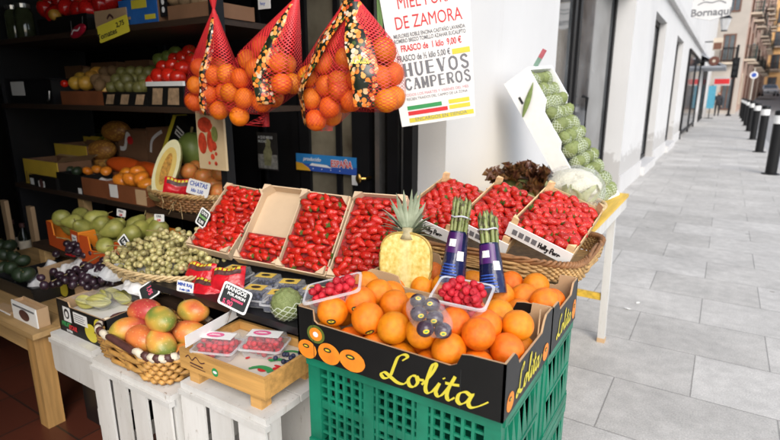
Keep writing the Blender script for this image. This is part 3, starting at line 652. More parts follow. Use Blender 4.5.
# ---- the walker
def person(loc):
    t = thing('person', 'person in dark clothes walking away up the pavement', 'person', loc)
    vs_ = [(0,0,.84),(0,0,1.02),(0,.01,1.22),(0,.0,1.33),(0,-.01,1.41),(0,-.02,1.50),(-.09,0,.80),(-.10,-.10,.45),(-.10,.02,.08),(-.10,-.10,.03),(.09,0,.80),(.10,.12,.45),(.10,.20,.08),(.10,.09,.03),
           (-.18,.01,1.27),(-.23,.03,1.0),(-.22,-.06,.77),(-.22,-.09,.68),(.18,.01,1.27),(.23,-.03,1.0),(.22,.07,.77),(.22,.06,.68)]
    es = [(0,1),(1,2),(2,3),(3,4),(4,5),(0,6),(6,7),(7,8),(8,9),(0,10),(10,11),(11,12),(12,13),(2,14),(14,15),(15,16),(16,17),(2,18),(18,19),(19,20),(20,21)]
    rr = [.15,.15,.17,.07,.085,.085,.095,.065,.045,.04,.095,.065,.045,.04,.07,.055,.045,.04,.07,.055,.045,.04]
    me = bpy.data.meshes.new('body'); me.from_pydata(vs_, es, []); o = bpy.data.objects.new('body', me); C.objects.link(o); o.parent = t
    md = o.modifiers.new('skin', 'SKIN'); sk = me.skin_vertices[0].data if me.skin_vertices else None
    if sk is None:
        bpy.context.view_layer.objects.active = o; o.select_set(True)
        bpy.ops.mesh.customdata_skin_add(); sk = me.skin_vertices[0].data
    for k, r in enumerate(rr): sk[k].radius = (r, r); sk[k].use_root = (k == 0)
    s2 = o.modifiers.new('sub', 'SUBSURF'); s2.levels = s2.render_levels = 2
    me.materials.append(mat('dark_clothes', (.018,.018,.022), .8, .3, 6, rand=0))
    b = M(); b.blob((0,.0,1.47), (.095,.105,.11)); b.obj('hair', mat('dark_hair', (.03,.02,.015), .7, rand=0), t, smooth=True)
    for s in (-.225, .22): b = M(); b.blob((s,-.09 if s < 0 else .06,.64), (.03,.035,.055)); b.obj('hand', mat('skin_tone', (.45,.26,.18), .6, rand=0), t, smooth=True)
    b = M(); b.blob((0,-.06,1.47), (.075,.06,.09)); b.obj('face', mat('face_tone', (.45,.26,.18), .6, rand=0), t, smooth=True)
    b = M(); b.blob((0,.13,1.18), (.15,.08,.2)); b.obj('backpack', BLKP, t, smooth=True)
p = at(716, 116, Z=0); person((p.x, p.y, 0))

# ================================================================== THE STALL: furniture
def leg(x, y, z0, z1, w_, m, par, name='leg', x2=None):
    b = M(); b.bar((x,y,z1),(x if x2 is None else x2,y,z0),w_,w_,up=(0,1,0)); return b.obj(name, m, par)
# yellow topped trestle table standing on the pavement along the wall
t = thing('market_table', 'long table with yellow plank top and slim white legs on the pavement', 'table', (-.82, 2.55, 0))
b = M()
for k in range(4): b.box(-.37+k*.186, -.37+k*.186+.183, -1.0, .98, .865, .885)
b.obj('tabletop', WOODY, t)
b = M(); b.box(-.36,.345,-.98,-.955,.80,.864); b.box(-.36,.345,.93,.955,.80,.864); b.box(.345,.366,-.98,.955,.80,.864); b.box(-.37,-.36,-.98,.955,.80,.864); b.obj('apron', WHITEW, t)
for sx in (-1, 1):
    for y in (-.9, .66): leg(sx*.335, y, 0, .80, .04, WHITEW, t, x2=sx*.345)
for y in (-.9, .66): b = M(); b.box(-.32,.32,y-.012,y+.012,.27,.31); b.obj('stretcher', WOODY, t)
for sx in (-1,1):
    for y in (-.9,.66): b = M(); b.cbox((sx*.345,y,.012),(.045,.045,.03)); b.obj('foot', CARD, t)

def plastic_crate(w_, d, h):
    t = thing('plastic_crate', '', 'crate')
    b = M()
    for z in (0, h-.03): b.box(-w_/2,w_/2,-.004,.012,z,z+.028); b.box(-w_/2,w_/2,d-.012,d+.004,z,z+.028); b.box(-w_/2-.004,-w_/2+.012,.012,d-.012,z,z+.028); b.box(w_/2-.012,w_/2+.004,.012,d-.012,z,z+.028)
    b.obj('rim', GREENP, t)
    b = M()
    for x in (-w_/2, w_/2-.04):
        for y in (.002, d-.03): b.box(x+.001, x+.039, y, y+.028, .028, h-.03)
    b.obj('corner_post', GREENP, t)
    for y0, nm in ((.004,'front_lattice'),(d-.016,'back_lattice')):
        b = M(); n = 18
        for k in range(1, n): x = -w_/2+.04+(w_-.08)*k/n; wd = .0038 if k not in (6, 12) else .015; b.box(x-wd,x+wd,y0,y0+.010,.028,h-.03)
        for k in range(1, 8): z = .028+(h-.058)*k/8; b.box(-w_/2+.04,w_/2-.04,y0+.002,y0+.008,z-(.0035 if k != 4 else .011),z+(.0035 if k != 4 else .011))
        b.obj(nm, GREENP, t)
    for s in (-1, 1):
        b = M(); n = 6; x0 = s*(w_/2-.006)
        for k in range(n):
            y = .03+(d-.06)*k/n; y1 = .03+(d-.06)*(k+1)/n
            b.box(x0-.006,x0+.006,y,y+.006,.028,h-.03)
            for j in range(2):
                za, zb = .028+(h-.058)*j/2, .028+(h-.058)*(j+1)/2
                b.add([(x0-.008,y,za),(x0-.008,y1,za),(x0+.008,y1,za),(x0+.008,y,za),(x0-.008,y,zb),(x0+.008,y,zb)], [(0,1,2,3),(0,4,1),(3,2,5),(1,4,5,2),(0,3,5,4)])
        for j in range(3): z = .028+(h-.058)*j/2; b.box(x0-.01,x0+.01,.03,d-.03,z-.005,z+.005)
        b.obj('side_lattice', GREENP, t)
    b = M(); b.box(-w_/2+.012,w_/2-.012,.012,d-.012,.006,.014); b.obj('base', GREENP, t)
    return Proto(t)
PC = plastic_crate(.53, .29, .2785)
for j, y in enumerate((.925, 1.232)):
    for k in range(3):
        n = ('bottom','middle','top')[k]
        PC.put((-.575, y, .006+k*.281), label=f'green lattice plastic crate, {n} of the stack under the {"front" if j == 0 else "rear"} orange box', group='green plastic crates', k=0)

def white_crate(label, x0, x1, y0, y1, z0, z1, slats=3, right_open=True):
    t = thing('wooden_crate', label, 'crate', ((x0+x1)/2, y0, z0)); W, D, H_ = (x1-x0)/2, y1-y0, z1-z0
    for k in range(2):
        b = M(); g = D/2; b.box(-W, W, g*k+.003, g*(k+1)-.003, H_-.022, H_); b.obj('top_board', WHITEW, t)
    n = slats; sw = 2*W/n
    for k in range(n):
        g = .016+random.uniform(-.002,.003); j0, j1 = random.uniform(-.005,.005), random.uniform(-.005,.005)
        b = M(); xa, xb = -W+sw*k+(0 if k == 0 else g), -W+sw*(k+1)-(0 if k == n-1 else g)
        b.add([(xa+j0,0,.0),(xb+j0,0,.0),(xb+j0,.008,.0),(xa+j0,.008,.0),(xa+j1,0,H_-.041),(xb+j1,0,H_-.041),(xb+j1,.008,H_-.041),(xa+j1,.008,H_-.041)],
              [(0,3,2,1),(4,5,6,7),(0,1,5,4),(1,2,6,5),(2,3,7,6),(3,0,4,7)]); b.obj('slat', WHITEW, t)
    b = M(); b.box(-W-.004, W+.004, -.006, .016, H_-.040, H_-.0225); b.obj('front_rail', WHITEW, t)
    for s in (-1, 1):
        for y in (.018, D-.05): b = M(); b.box(s*(W-.02)-.018, s*(W-.02)+.018, y, y+.045, .0, H_-.0225); b.obj('corner_post', WHITEW, t)
        for z, hh in ((.0,.06),(H_*.36,.07)):
            b = M(); b.box(min(s*W,s*W-s*.012)+s*.013, max(s*W,s*W-s*.012)+s*.013, .004, D-.004, z, z+hh); b.obj('end_slat', WHITEW, t)
    b = M(); b.box(-W+.02, W-.02, D-.02, D-.004, .0, H_-.023); b.obj('back_board', WHITEW, t)
    return t
white_crate('white slatted crate on end under the raspberry tray', -1.372, -.99, .905, 1.20, .1, .60)
white_crate('white slatted crate on end under the mango basket', -1.87, -1.405, .885, 1.20, .1, .545, 4)
white_crate('shallow white crate under the black starfruit carton', -2.235, -1.925, .915, 1.25, .375, .545, 1)
t = thing('plastic_tray', 'black plastic tray stack in the dark under the shallow white crate', 'tray', (-2.08, 1.0, .1))
b = M(); b.box(-.14,.14,0,.24,0,.27); b.obj('body', BLKP, t); b = M(); b.box(-.15,.15,-.01,.25,.20,.225); b.obj('rim', BLKP, t)
t = thing('wooden_table', 'low pine table with square legs on the dark red shop floor', 'table', (-2.9, .86, .1))
b = M()
for k in range(4): b.box(-.72,.645,.0+k*.16,.157+k*.16,.425,.449)
b.obj('tabletop', WOODP, t)
b = M(); b.box(-.70,.53,.02,.045,.34,.424); b.box(-.70,.53,.60,.625,.34,.424); b.obj('apron', WOODP, t)
for x, y in ((.585,.045),(.585,.585),(-.66,.045),(-.66,.585)): leg(x, y, 0, .424, .068, WOODZ, t)
pz = at(5, 397, Z=.1)
t = thing('wooden_post', 'pine post standing on the shop floor at the left edge', 'post', (pz.x-.03, pz.y+.4, .1)); b = M(); b.box(-.05,.05,-.05,.05,0,.43); b.obj('shaft', WOODZ, t); b = M(); b.box(-.07,.07,-.07,.07,.431,.45); b.obj('cap', WOODP, t)

# shelving inside the shop
SY = 1.62
t = thing('shelf_unit', 'dark wooden shelving stacked with fruit inside the shop', 'shelf', (-3.1, SY, .1))
for z in (.80, 1.335, 1.73): b = M(); b.box(-1.0,1.14,0,.6,z-.028,z); b.obj('shelf', WOODD, t)
b = M(); b.box(-.05,.90,-.34,-.002,.572,.60); b.obj('shelf', WOODD, t); b = M(); b.box(.904,1.38,-.46,-.002,.572,.60); b.obj('shelf', WOODD, t)
for x, y0, y1 in ((-1.021,.02,.6),(1.161,.0,.05)): b = M(); b.box(x-.02,x+.02,y0,y1,0,2.4); b.obj('upright', BLKM, t)
for x in (-.01, .4, .80): b = M(); b.box(x-.03,x+.03,-.32,-.27,0,.571); b.obj('leg', WOODP, t)
for x in (-.2,.5): b = M(); b.box(x-.03,x+.03,.02,.07,.601,.771); b.obj('support_post', WOODP, t)
# display bench behind the front row, and the black stand that tilts the strawberry trays
t = thing('display_bench', 'dark bench carrying the blueberry packs and red bags', 'bench', (-1.36, 1.13, .1))
b = M(); b.box(-.47,.46,0,.2,.65,.675); b.obj('top', BLKP, t)
for x in (-.44,.43): b = M(); b.box(x-.025,x+.025,.10,.16,0,.649); b.obj('leg', WOODD, t)
t = thing('display_stand', 'black stand holding the tilted strawberry trays', 'stand', (-1.36, 1.36, .1))
b = M(); b.box(-.55,.47,0,.03,.0,.69); b.box(-.55,.47,.23,.26,0,.93); b.obj('frame', BLKP, t)
b = M(); b.add([(-.55,-.0,.70),(.47,-.0,.70),(.47,.28,.965),(-.55,.28,.965),(-.55,.0,.685),(.47,0,.685),(.47,.28,.95),(-.55,.28,.95)], [(0,1,2,3),(7,6,5,4),(0,4,5,1),(1,5,6,2),(2,6,7,3),(3,7,4,0)]); b.obj('sloping_board', BLKP, t)
# hanging rail for the net bags
t = thing('hanging_rail', 'dark metal rail above the stall holding the net bags', 'rail', (-1.4, 1.55, 2.08))
b = M(); b.tube([(-.85,0,0),(.55,0,0)], .014, 8); b.obj('bar', BLKM, t)
for x in (-.8,.5): b = M(); b.tube([(x,0,.01),(x,0,.921)], .006, 6); b.obj('hanger', BLKM, t)

# ================================================================== cartons, trays, baskets
def carton(name, label, cat, x0, y0, z0, W, D, H_, front, side, group=None, outer=BLACKC, inner=CARD, th=.005, back=None, yaw=0):
    """open printed carton, front-left-bottom corner at (x0, y0, z0); front/side are panel outlines"""
    t = thing(name, label, cat, (x0, y0, z0), (0,0,radians(yaw)), group)
    b = M(); b.panel(front, th, (0,0,0), (1,0,0), (0,0,1)); b.obj('front_panel', [outer, inner, CARDL], t)
    b = M(); b.panel(back or front, th, (W,D,0), (-1,0,0), (0,0,1)); b.obj('back_panel', [outer, inner, CARDL], t)
    b = M(); b.panel(side, th, (W,0,0), (0,1,0), (0,0,1)); b.obj('side_panel', [GREYC if outer is BLACKC else outer, inner, CARDL], t)
    b = M(); b.panel([(D-x, y) for x, y in reversed(side)], th, (0,D,0), (0,-1,0), (0,0,1)); b.obj('side_panel', [outer, inner, CARDL], t)
    b = M(); b.box(th, W-th, th, D-th, 0, .006); b.obj('base', inner, t)
    return t
W, D, H_ = .545, .335, .132
frontp = [(0,0),(W,0),(W,H_),(W-.075,H_-.002),(W-.095,H_-.006),(W-.105,H_-.03),(W-.12,H_-.038),(.065,H_-.034),(.055,H_-.028),(.052,H_),(0,H_)]
sidep = [(0,0),(D,0),(D,H_),(D-.055,H_),(D-.07,H_-.012),(D-.085,H_-.036),(.085,H_-.036),(.07,H_-.012),(.055,H_),(0,H_)]
def fruit_print(m_par, O, ux, uy, spots):
    O, ux, uy = V(O), V(ux), V(uy); n = ux.cross(uy)
    bo = M(); bg = M()
    for k, (x, y, rx, ry, kind) in enumerate(spots):
        h = n*(.0008+.0003*k)
        if kind == 'o':
            bo.disc(O+ux*x+uy*y+h, rx, ry, ux, uy, 26, 0, .012)
            bd = M(); bd.disc(O+ux*(x-rx*.1)+uy*(y+ry*.35)+h*1.5+n*.0006, rx*.36, ry*.22, ux, uy, 16); bd.obj('sticker_print', STICK, m_par)
            bg.disc(O+ux*(x-rx*.1)+uy*(y+ry*.35)+h*1.5+n*.0009, rx*.22, ry*.09, ux, uy, 12, 1)
        else:
            bg.disc(O+ux*x+uy*y+h, rx, ry, ux, uy, 26, 0); bo.disc(O+ux*x+uy*y+h+n*.0005, rx*.72, ry*.72, ux, uy, 24); bg.disc(O+ux*x+uy*y+h+n*.001, rx*.3, ry*.3, ux, uy, 14, 2)
    bo.obj('fruit_print', OINK, m_par); bg.obj('leaf_print', [mat('olive_ink', (.10,.13,.02), .5, rand=0), STICKY, WINK], m_par)
L1 = carton('orange_box', 'black printed carton of large oranges, yellow script lettering, in front', 'box', -.845, .90, .852, W, D, H_, frontp, sidep)
fp_ = [o for o in kids(L1) if o.name.startswith('front')][0]
pen(LOLITA, .074, .0088, YINK, fp_, (.252,-.0012,.014), (1,0,.0), (.14,0,1), radians(38), sx=1.20)
fruit_print(fp_, (0,0,0), (1,0,0), (0,0,1), [(.03,.022,.03,.025,'o'),(.06,.07,.028,.024,'k'),(.10,.028,.034,.028,'o'),(.17,.03,.038,.028,'o')])
sp_ = [o for o in kids(L1) if o.name.startswith('side')][0]
pen(LOLITA, .062, .009, YINK, sp_, (W+.0012,.075,.020), (0,1,0), (0,0,1), radians(38))
fruit_print(sp_, (W,0,0), (0,1,0), (0,0,1), [(.038,.03,.022,.022,'o'),(.29,.03,.024,.022,'o')])
b = M(); b.panel([(0,0),(.05,0),(.05,.045),(0,.04)], .003, (W-.006,.24,H_-.04), (-.25,.968,0), (0,.1,1), 0, 0, 0); b.obj('flap', CARD, L1)
b = M()
for x in (.052, W-.095): b.box(x-.0008,x+.0008,-.0012,0,.0,H_-.04 if x > .1 else H_)
b.obj('crease', GREYC, fp_)
D2 = .26; sidep2 = [(0,0),(D2,0),(D2,H_),(D2-.05,H_),(D2-.07,H_-.03),(.07,H_-.03),(.05,H_),(0,H_)]
L2 = carton('orange_box', 'black printed carton of oranges behind the front one, below the wicker tray', 'box', -.845, 1.2375, .852, W, D2, H_-.004, [(x, max(0, y-.004)) for x, y in frontp], [(x, max(0,y-.004)) for x, y in sidep2])
sp2 = [o for o in kids(L2) if o.name.startswith('side')][0]
pen(LOLITA, .056, .008, YINK, sp2, (W+.0012,.05,.022), (0,1,0), (0,0,1), radians(38))
fruit_print(sp2, (W,0,0), (0,1,0), (0,0,1), [(.235,.04,.02,.03,'o')])

# oranges -------------------------------------------------
def orange_proto():
    out = []
    for s in range(3):
        t = thing('orange', '', 'orange')
        f = lambda d, s=s: 1+.02*noise.noise(d*1.3+V((s*5,0,0)))-.05*math.exp(-(1-d.z)*60)-.015*d.z*d.z
        b = M(); b.blob((0,0,0), 1, 32, 20, f); b.obj('peel', ORANGE, t, smooth=True)
        b = M(); b.blob((0,0,.915), (.045,.045,.03), 8, 5); b.obj('navel', NAVEL, t, smooth=True); out.append(t)
    t = thing('orange', '', 'orange')
    b = M(); b.blob((0,0,0), 1, 32, 20, f); b.obj('peel', ORANGE, t, smooth=True); b = M(); b.blob((0,0,.915), (.045,.045,.03), 8, 5); b.obj('navel', NAVEL, t, smooth=True)
    b = M(); n = 16
    b.add([V((.30*cos(2*pi*i/n), -1, .22*sin(2*pi*i/n))).normalized()*1.012 for i in range(n)]+[V((0,-1.016,0))], [(i,(i+1)%n,n) for i in range(n)]); st = b.obj('sticker', STICK, t, smooth=True)
    b = M(); b.add([V((.20*cos(2*pi*i/n), -1, .03+.08*sin(2*pi*i/n))).normalized()*1.022 for i in range(n)], [tuple(range(n))]); b.obj('sticker_band', STICKY, st)
    out.append(t); return Proto(*out)
OR = orange_proto()
def orange(p, r, label, group, sticker=None):
    if sticker is not None: return OR.put(p, (random.uniform(-.25,.25)+sticker[1], random.uniform(-.5,.5), sticker[0]), label, group, r, 3)
    return OR.put(p, rrot(), label, group, (r*random.uniform(.96,1.03), r*random.uniform(.96,1.03), r*random.uniform(.93,1.0)), random.randrange(3))
R1 = .0395
px1 = [(340,327,.935),(357,312,.965),(375,298,.985),(377,327,.96),(361,336,.925),(391,310,.97),(401,326,.95),(403,347,.93),(392,296,.965),(428,347,.93),(438,358,.925),(459,341,.945),(468,354,.935),(487,334,.965),(511,332,.955),(478,320,.955),(502,352,.925),(523,347,.915),(407,305,.95),(344,312,.93),(440,338,.94),(384,344,.92),(486,357,.915),(366,285,.985),(412,335,.96),(350,342,.915),(421,362,.915),(450,355,.93),(496,318,.95),(516,340,.93),(392,340,.945),(332,336,.92),(415,322,.965),(472,340,.965)]
pts = [at(u, v, Z=z) for u, v, z in px1]
pts = settle(pts, R1, (-.839,.907,.86), (-.307,1.23,1.03), 150, .05, .93)
STK = {0:(.55,.35),3:(.4,.5),18:(.5,.45),9:(.2,.9),1:(.3,.2),13:(.5,-.2),17:(.4,1.0)}
for k, p in enumerate(pts): orange(p, R1*random.uniform(.96,1.0), 'large bright orange heaped in the front black carton', 'oranges in the front carton', STK.get(k))
px2 = [(428,292,.955),(517,284,.94),(539,287,.94),(505,300,.945),(529,299,.94),(541,304,.94),(556,299,.935),(432,274,.94),(446,288,.93),(517,310,.935),(412,297,.94),(482,276,.92),(470,292,.93),(400,286,.93)]
pts = settle([at(u, v, Z=z) for u, v, z in px2], .041, (-.839,1.245,.86), (-.307,1.49,.995), 120, .05, .93)
for k, p in enumerate(pts): orange(p, .041*random.uniform(.95,1), 'orange in the rear black carton, below the wicker tray', 'oranges in the rear carton', {0:(.5,.5),3:(.5,.45),5:(.45,.6),4:(.4,.8)}.get(k))

# net bags of oranges -------------------------------------
NETM = net_mat('red_netting', (.66,.03,.035), 40, 34, .13, .5, (.5,.95,.70))
def bag_print():
    m, t, b, o = nodes('net_label_print'); L = t.links.new; co = coords(t, False)
    vo = N(t, 'TexVoronoi', i_Scale=62); L(co, vo.inputs['Vector']); sp = N(t, 'SeparateColor'); L(vo.outputs['Color'], sp.inputs[0])
    oc = ramp(t, sp.outputs[0], [(0,(.82,.22,.03)),(.3,(.88,.36,.08)),(.55,(.78,.50,.26)),(.72,(.60,.09,.03)),(.84,(.06,.10,.02)),(.92,(.72,.62,.48))], 'CONSTANT')
    d = ramp(t, vo.outputs['Distance'], [(.50,(0,0,0)),(.58,(1,1,1))]); x = N(t, 'Mix', data_type='RGBA'); L(d, x.inputs[0]); L(oc, x.inputs[6]); x.inputs[7].default_value = (.012,.018,.010,1)
    nz = N(t, 'TexNoise', i_Scale=19, i_Detail=1); L(co, nz.inputs['Vector']); d2 = ramp(t, nz.outputs['Fac'], [(.63,(0,0,0)),(.67,(1,1,1))]); y = N(t, 'Mix', data_type='RGBA'); L(d2, y.inputs[0]); L(x.outputs[2], y.inputs[6]); y.inputs[7].default_value = (.015,.022,.012,1)
    L(y.outputs[2], b.inputs['Base Color']); b.inputs['Roughness'].default_value = .25; return m
LABM = bag_print()
BAGLAB = ['red net bag of oranges, leftmost of the four hanging, narrow label down its right side', 'second net bag of oranges from the left, printed label up its right shoulder', 'net bag of oranges with a wide dark label slanting to the lower left', 'rightmost net bag of oranges, beside the white poster, label down its right']
def net_bag(k, spots, tie, labels, Y=1.5, r=.0405):
    P0 = []
    for u, v in spots: P0.append(at(u, v, Y=Y+random.uniform(-.012,.012)))
    c0 = sum(P0, V())/len(P0)
    for p in list(P0)[:max(4, len(P0)-2)]: P0.append(V((c0.x+(p.x-c0.x)*.75, Y+.075, c0.z+(p.z-c0.z)*.8+.008)))
    P0 = settle(P0, r, None, None, 120, .06)
    c = sum(P0, V())/len(P0); tz = at(tie[0], tie[1], Y=Y+.03)
    t = thing('net_bag', BAGLAB[k], 'net bag', (tz.x, tz.y, tz.z), None, 'hanging net bags of oranges')
    for p in P0: orange(p, r, 'orange inside the ' + ('leftmost red net bag','second net bag from the left','third net bag, slanting dark label','rightmost net bag, beside the poster')[k], 'oranges in net bag ' + ('one','two','three','four')[k])
    # stretched net: convex hull of the oranges and the tie
    import bmesh
    bm = bmesh.new()
    for p in P0:
        for i in range(60):
            z = 1-2*(i+.5)/60; a = i*2.39996; s = sqrt(1-z*z); bm.verts.new(p+V((cos(a)*s, sin(a)*s, z))*(r+.002))
    for i in range(10): bm.verts.new(tz+V((cos(i*.628)*.012, sin(i*.628)*.012, 0)))
    res = bmesh.ops.convex_hull(bm, input=bm.verts); bmesh.ops.delete(bm, geom=[g for g in res['geom_interior'] if isinstance(g, bmesh.types.BMVert)], context='VERTS')
    tree = BVHTree.FromBMesh(bm); bm.free()
    zlo = min(p.z for p in P0)-r*.98; ax = lambda z: V((c.x+(tz.x-c.x)*max(0,(z-c.z))/(tz.z-c.z), c.y+(tz.y-c.y)*max(0,(z-c.z))/(tz.z-c.z), z))
    def surf(a, z, off=0):
        o = ax(z); d = V((cos(a), sin(a), 0)); h = tree.ray_cast(o, d)
        L = h[3] if h[0] is not None else .012
        return o+d*(L+off)
    b = M(); b.grid(lambda u, v: surf(2*pi*u, zlo+(tz.z-zlo)*v, .0015)-tz, 64, 40); b.obj('netting', NETM, t, smooth=True)
    b = M(); b.lathe([(.012,0),(.006,.02),(.014,.05),(.02,.075)], 10); b.obj('gathered_end', RINK, t)
    b = M(); b.tube([(0,0,.01),(.004,.01,.06),(0,.02,.12),(0,V((0,1.55,0)).y-tz.y,2.08-tz.z)], .003, 5); b.obj('cord', BLKP, t)
    for (a0, a1, zb, zt, hw) in labels:
        b = M(); zt = tz.z-.015 if zt is None else zt; zb = zlo+zb if zb is not None else zlo+.02
        def lf(u, v):
            z = zb+(zt-zb)*v; a = a0+(a1-a0)*v; o = surf(a, z, .006)-tz; d = V((-sin(a), cos(a), 0))
            w_ = hw*(1-.45*max(0,(v-.55))/.45)
            return o+d*(u-.5)*2*w_+V((cos(a),sin(a),0))*(.004*sin(v*17+k)-.012*(2*u-1)**2)
        b.grid(lf, 6, 34); lo_ = b.obj('printed_label', LABM, t, smooth=True)
        if k in (2, 3):
            v = .42; o = lf(.5, v)+V((0,-.004,0)); up = (lf(.5,v+.05)-lf(.5,v-.05)).normalized(); rt = V((0,-1,0)).cross(up)*-1
            q = M(); rt = (lf(.12,v)-lf(.88,v)).normalized(); 
            if rt.x < 0: rt = -rt
            pen(LOLITA, .022, .0035, YINK, lo_, o-rt*.032-up*.006, rt, up, radians(38))
    if k == 0: pass
F_ = -pi/2
net_bag(0, [(197,84),(214,76),(200,69),(195,101),(211,96),(218,108),(227,75),(224,90)], (214,14), [(F_-.05,F_+.75,None,None,.020)])
net_bag(1, [(263,47),(258,70),(277,62),(241,79),(249,61),(242,99),(263,100),(270,84),(281,84),(240,114),(232,93)], (296,0), [(F_+.85,F_+.3,.09,None,.034)])
net_bag(2, [(326,62),(326,84),(312,100),(311,78),(330,103),(316,117),(330,46),(338,90)], (352,-4), [(F_-.9,F_-.25,None,None,.060)])
net_bag(3, [(347,59),(355,74),(353,99),(344,81),(380,78),(377,52),(386,100),(369,96),(366,62)], (354,-2), [(F_+.55,F_+.35,None,None,.048)])

# strawberry trays -----------------------------------------
def straw_proto():
    out = []
    for s in range(4):
        t = thing('strawberry', '', 'strawberry'); Ln = 1.0; b = M()
        prof = [(.0,0),(.12,.012),(.20,.05),(.262,.15),(.285,.28),(.272,.43),(.235,.60),(.172,.78),(.09,.93),(.0,1.0)]
        n = 14; vs_ = []
        for r, x in prof:
            for i in range(n):
                a = 2*pi*i/n; k = 1+.07*noise.noise(V((cos(a)*1.5, sin(a)*1.5, x*3+s*7)))
                vs_.append((x-.42, r*cos(a)*k+.05*(s-1.5)*x*(1-x)*2, r*sin(a)*k))
        b.add(vs_, [(j*n+i,j*n+(i+1)%n,(j+1)*n+(i+1)%n,(j+1)*n+i) for j in range(len(prof)-1) for i in range(n)]); b.obj('berry', STRAW, t, smooth=True)
        b = M()
        for i in range(6):
            a = 2*pi*i/6+s; d = V((0,cos(a),sin(a))); e = V((0,-sin(a),cos(a)))
            b.add([V((-.43,0,0)), V((-.435,0,0))+d*.14+e*.07, V((-.37-.04*(i%2),0,0))+d*.25, V((-.435,0,0))+d*.14-e*.07], [(0,1,2,3)])
        b.tube([(-.43,0,0),(-.5,.02,.02)], .03, 5); b.obj('calyx', LEAFG, t); out.append(t)
    return Proto(*out)
ST = straw_proto()
def fruit_tray(label, corner, yaw, tilt, roll, W, L, berries, blabel, holly=False, size=.0465, part_of=1.0, posts=True, mass=None):
    R_ = rot3(yaw, tilt, roll); O = V(corner); t = thing('fruit_tray', label, 'tray', O, R_, 'trays of strawberries'); h = .045
    wm = CARDL if not holly else WOODX
    b = M(); b.box(.004,W-.004,.004,L-.004,0,.004); b.obj('base', CARDL if part_of < 1 else CARD, t)
    for nm, bx in (('front_panel',(0,W,0,.004)),('back_panel',(0,W,L-.004,L))): b = M(); b.box(*bx,0,h); b.obj(nm, PAPER if holly and nm[0] == 'f' else wm, t)
    for x in (0, W-.004): b = M(); b.box(x,x+.004,.0042,L-.0042,0,h-.004); b.obj('side_panel', wm, t)
    for x in (0, 1):
        for y in (0, 1):
            cx, cy_ = x*W, y*L; s = -1 if x else 1; q = -1 if y else 1; b = M(); k = .036 if not holly else .026; hp = h+(.022 if holly else .012)
            b.add([(cx+s*.0042,cy_+q*.0042,0.004),(cx+s*k,cy_+q*.0042,.004),(cx+s*.0042,cy_+q*k,.004),(cx+s*.0042,cy_+q*.0042,hp),(cx+s*k,cy_+q*.0042,hp),(cx+s*.0042,cy_+q*k,hp)], [(0,2,1),(3,4,5),(0,1,4,3),(1,2,5,4),(2,0,3,5)]); b.obj('corner_post', WOODX if holly else CARDL, t)
    if holly:
        f = [o for o in kids(t) if o.name.startswith('front')][0]
        pen(HOLLY, .019, .0042, KINK, f, (W*.52,-.0015,.012), (1,0,0), (0,0,1), sx=.92, name='handwriting')
        b = M()
        for k in range(4): b.box(.02+k*.022,.036+k*.022,-.0012,-.0004,.012,.03)
        b.obj('stamp', GRINK, f)
    # berries: rows of overlapping fruit, long axis across the tray
    rows = berries; n = 0; Mt = Matrix.Translation(O) @ R_
    ly = size*.60; lx = size*.93; yy = .012+ly*.5; j = 0
    while yy < (L-.012)*part_of:
        xx = .010+lx*.45+(.4*lx if j % 2 else 0)
        while xx < W-.006:
            p = Mt @ V((min(W-.02,xx+random.uniform(-.004,.004)), yy+random.uniform(-.004,.004), .028+random.uniform(0,.012)+(.006 if .2 < xx/W < .8 else 0)))
            rz = random.gauss(0,.38)+(pi if random.random() < .5 else 0)
            rr = R_ @ Matrix.Rotation(rz, 4, 'Z') @ Matrix.Rotation(random.gauss(0,.22), 4, 'Y') @ Matrix.Rotation(random.uniform(0,6.3), 4, 'X')
            sz = size*random.uniform(.84,1.22)
            if holly: sz = V((sz*.84, sz*1.12, sz*1.12))
            if mass is not None: mass.append((p.copy(), rr.copy(), sz))
            else: ST.put(p, rr, blabel, 'strawberries: '+label.split(',')[0][:40], sz); n += 1
            xx += lx*.80
        yy += ly*.88; j += 1
    b = M(); b.box(.006,W-.006,.006,.006+(L-.012)*part_of,.0045,.028); b.obj('berry_bed', mat('red_berry_mass', (.30,.008,.008), .4, .6, 90, bump=.5, rand=0), t)
    return n
cnt = 0; MASS = []
cnt += fruit_tray('cardboard strawberry tray, leftmost of the tilted row, beside the white grapes', (-1.845,1.335,.852), 6, 39, 7, .212, .345, 1, 'strawberry in the leftmost tilted tray')
cnt += fruit_tray('nearly empty cardboard tray with a few strawberries at its lower end', (-1.548,1.332,.850), 9, 48, 4, .208, .34, 1, 'strawberry left in the nearly empty tray', part_of=.36)
cnt += fruit_tray('full cardboard strawberry tray between the empty one and the pineapple tray', (-1.337,1.350,.853), 5, 54, 3, .212, .315, 1, 'strawberry in the tilted tray right of the empty one')
cnt += fruit_tray('cardboard strawberry tray half hidden by the cut pineapple', (-1.09,1.335,.858), 12, 45, 0, .208, .355, 1, 'strawberry in the tray behind the cut pineapple')
cnt += fruit_tray('wooden strawberry tray between pineapple and asparagus, white lettered front', (-.952,1.556,1.056), -1, 13, 17, .212, .35, 1, 'strawberry in the lettered tray left of the asparagus', True, .045, mass=MASS)
cnt += fruit_tray('wooden strawberry tray behind the right asparagus bunch, white lettered front', (-.732,1.546,1.055), -2, 14, 20, .198, .35, 1, 'strawberry in the tray behind the asparagus', True, .045, mass=MASS)
cnt += fruit_tray('rightmost wooden strawberry tray, resting on the wicker tray end, handwritten white front', (-.545,1.545,1.066), -2, 11, 21, .213, .365, 1, 'plump strawberry in the rightmost lettered tray', True, .045)
print('strawberries', cnt, len(MASS))
sb = [kids(o) for o in ST.o]; b = M()
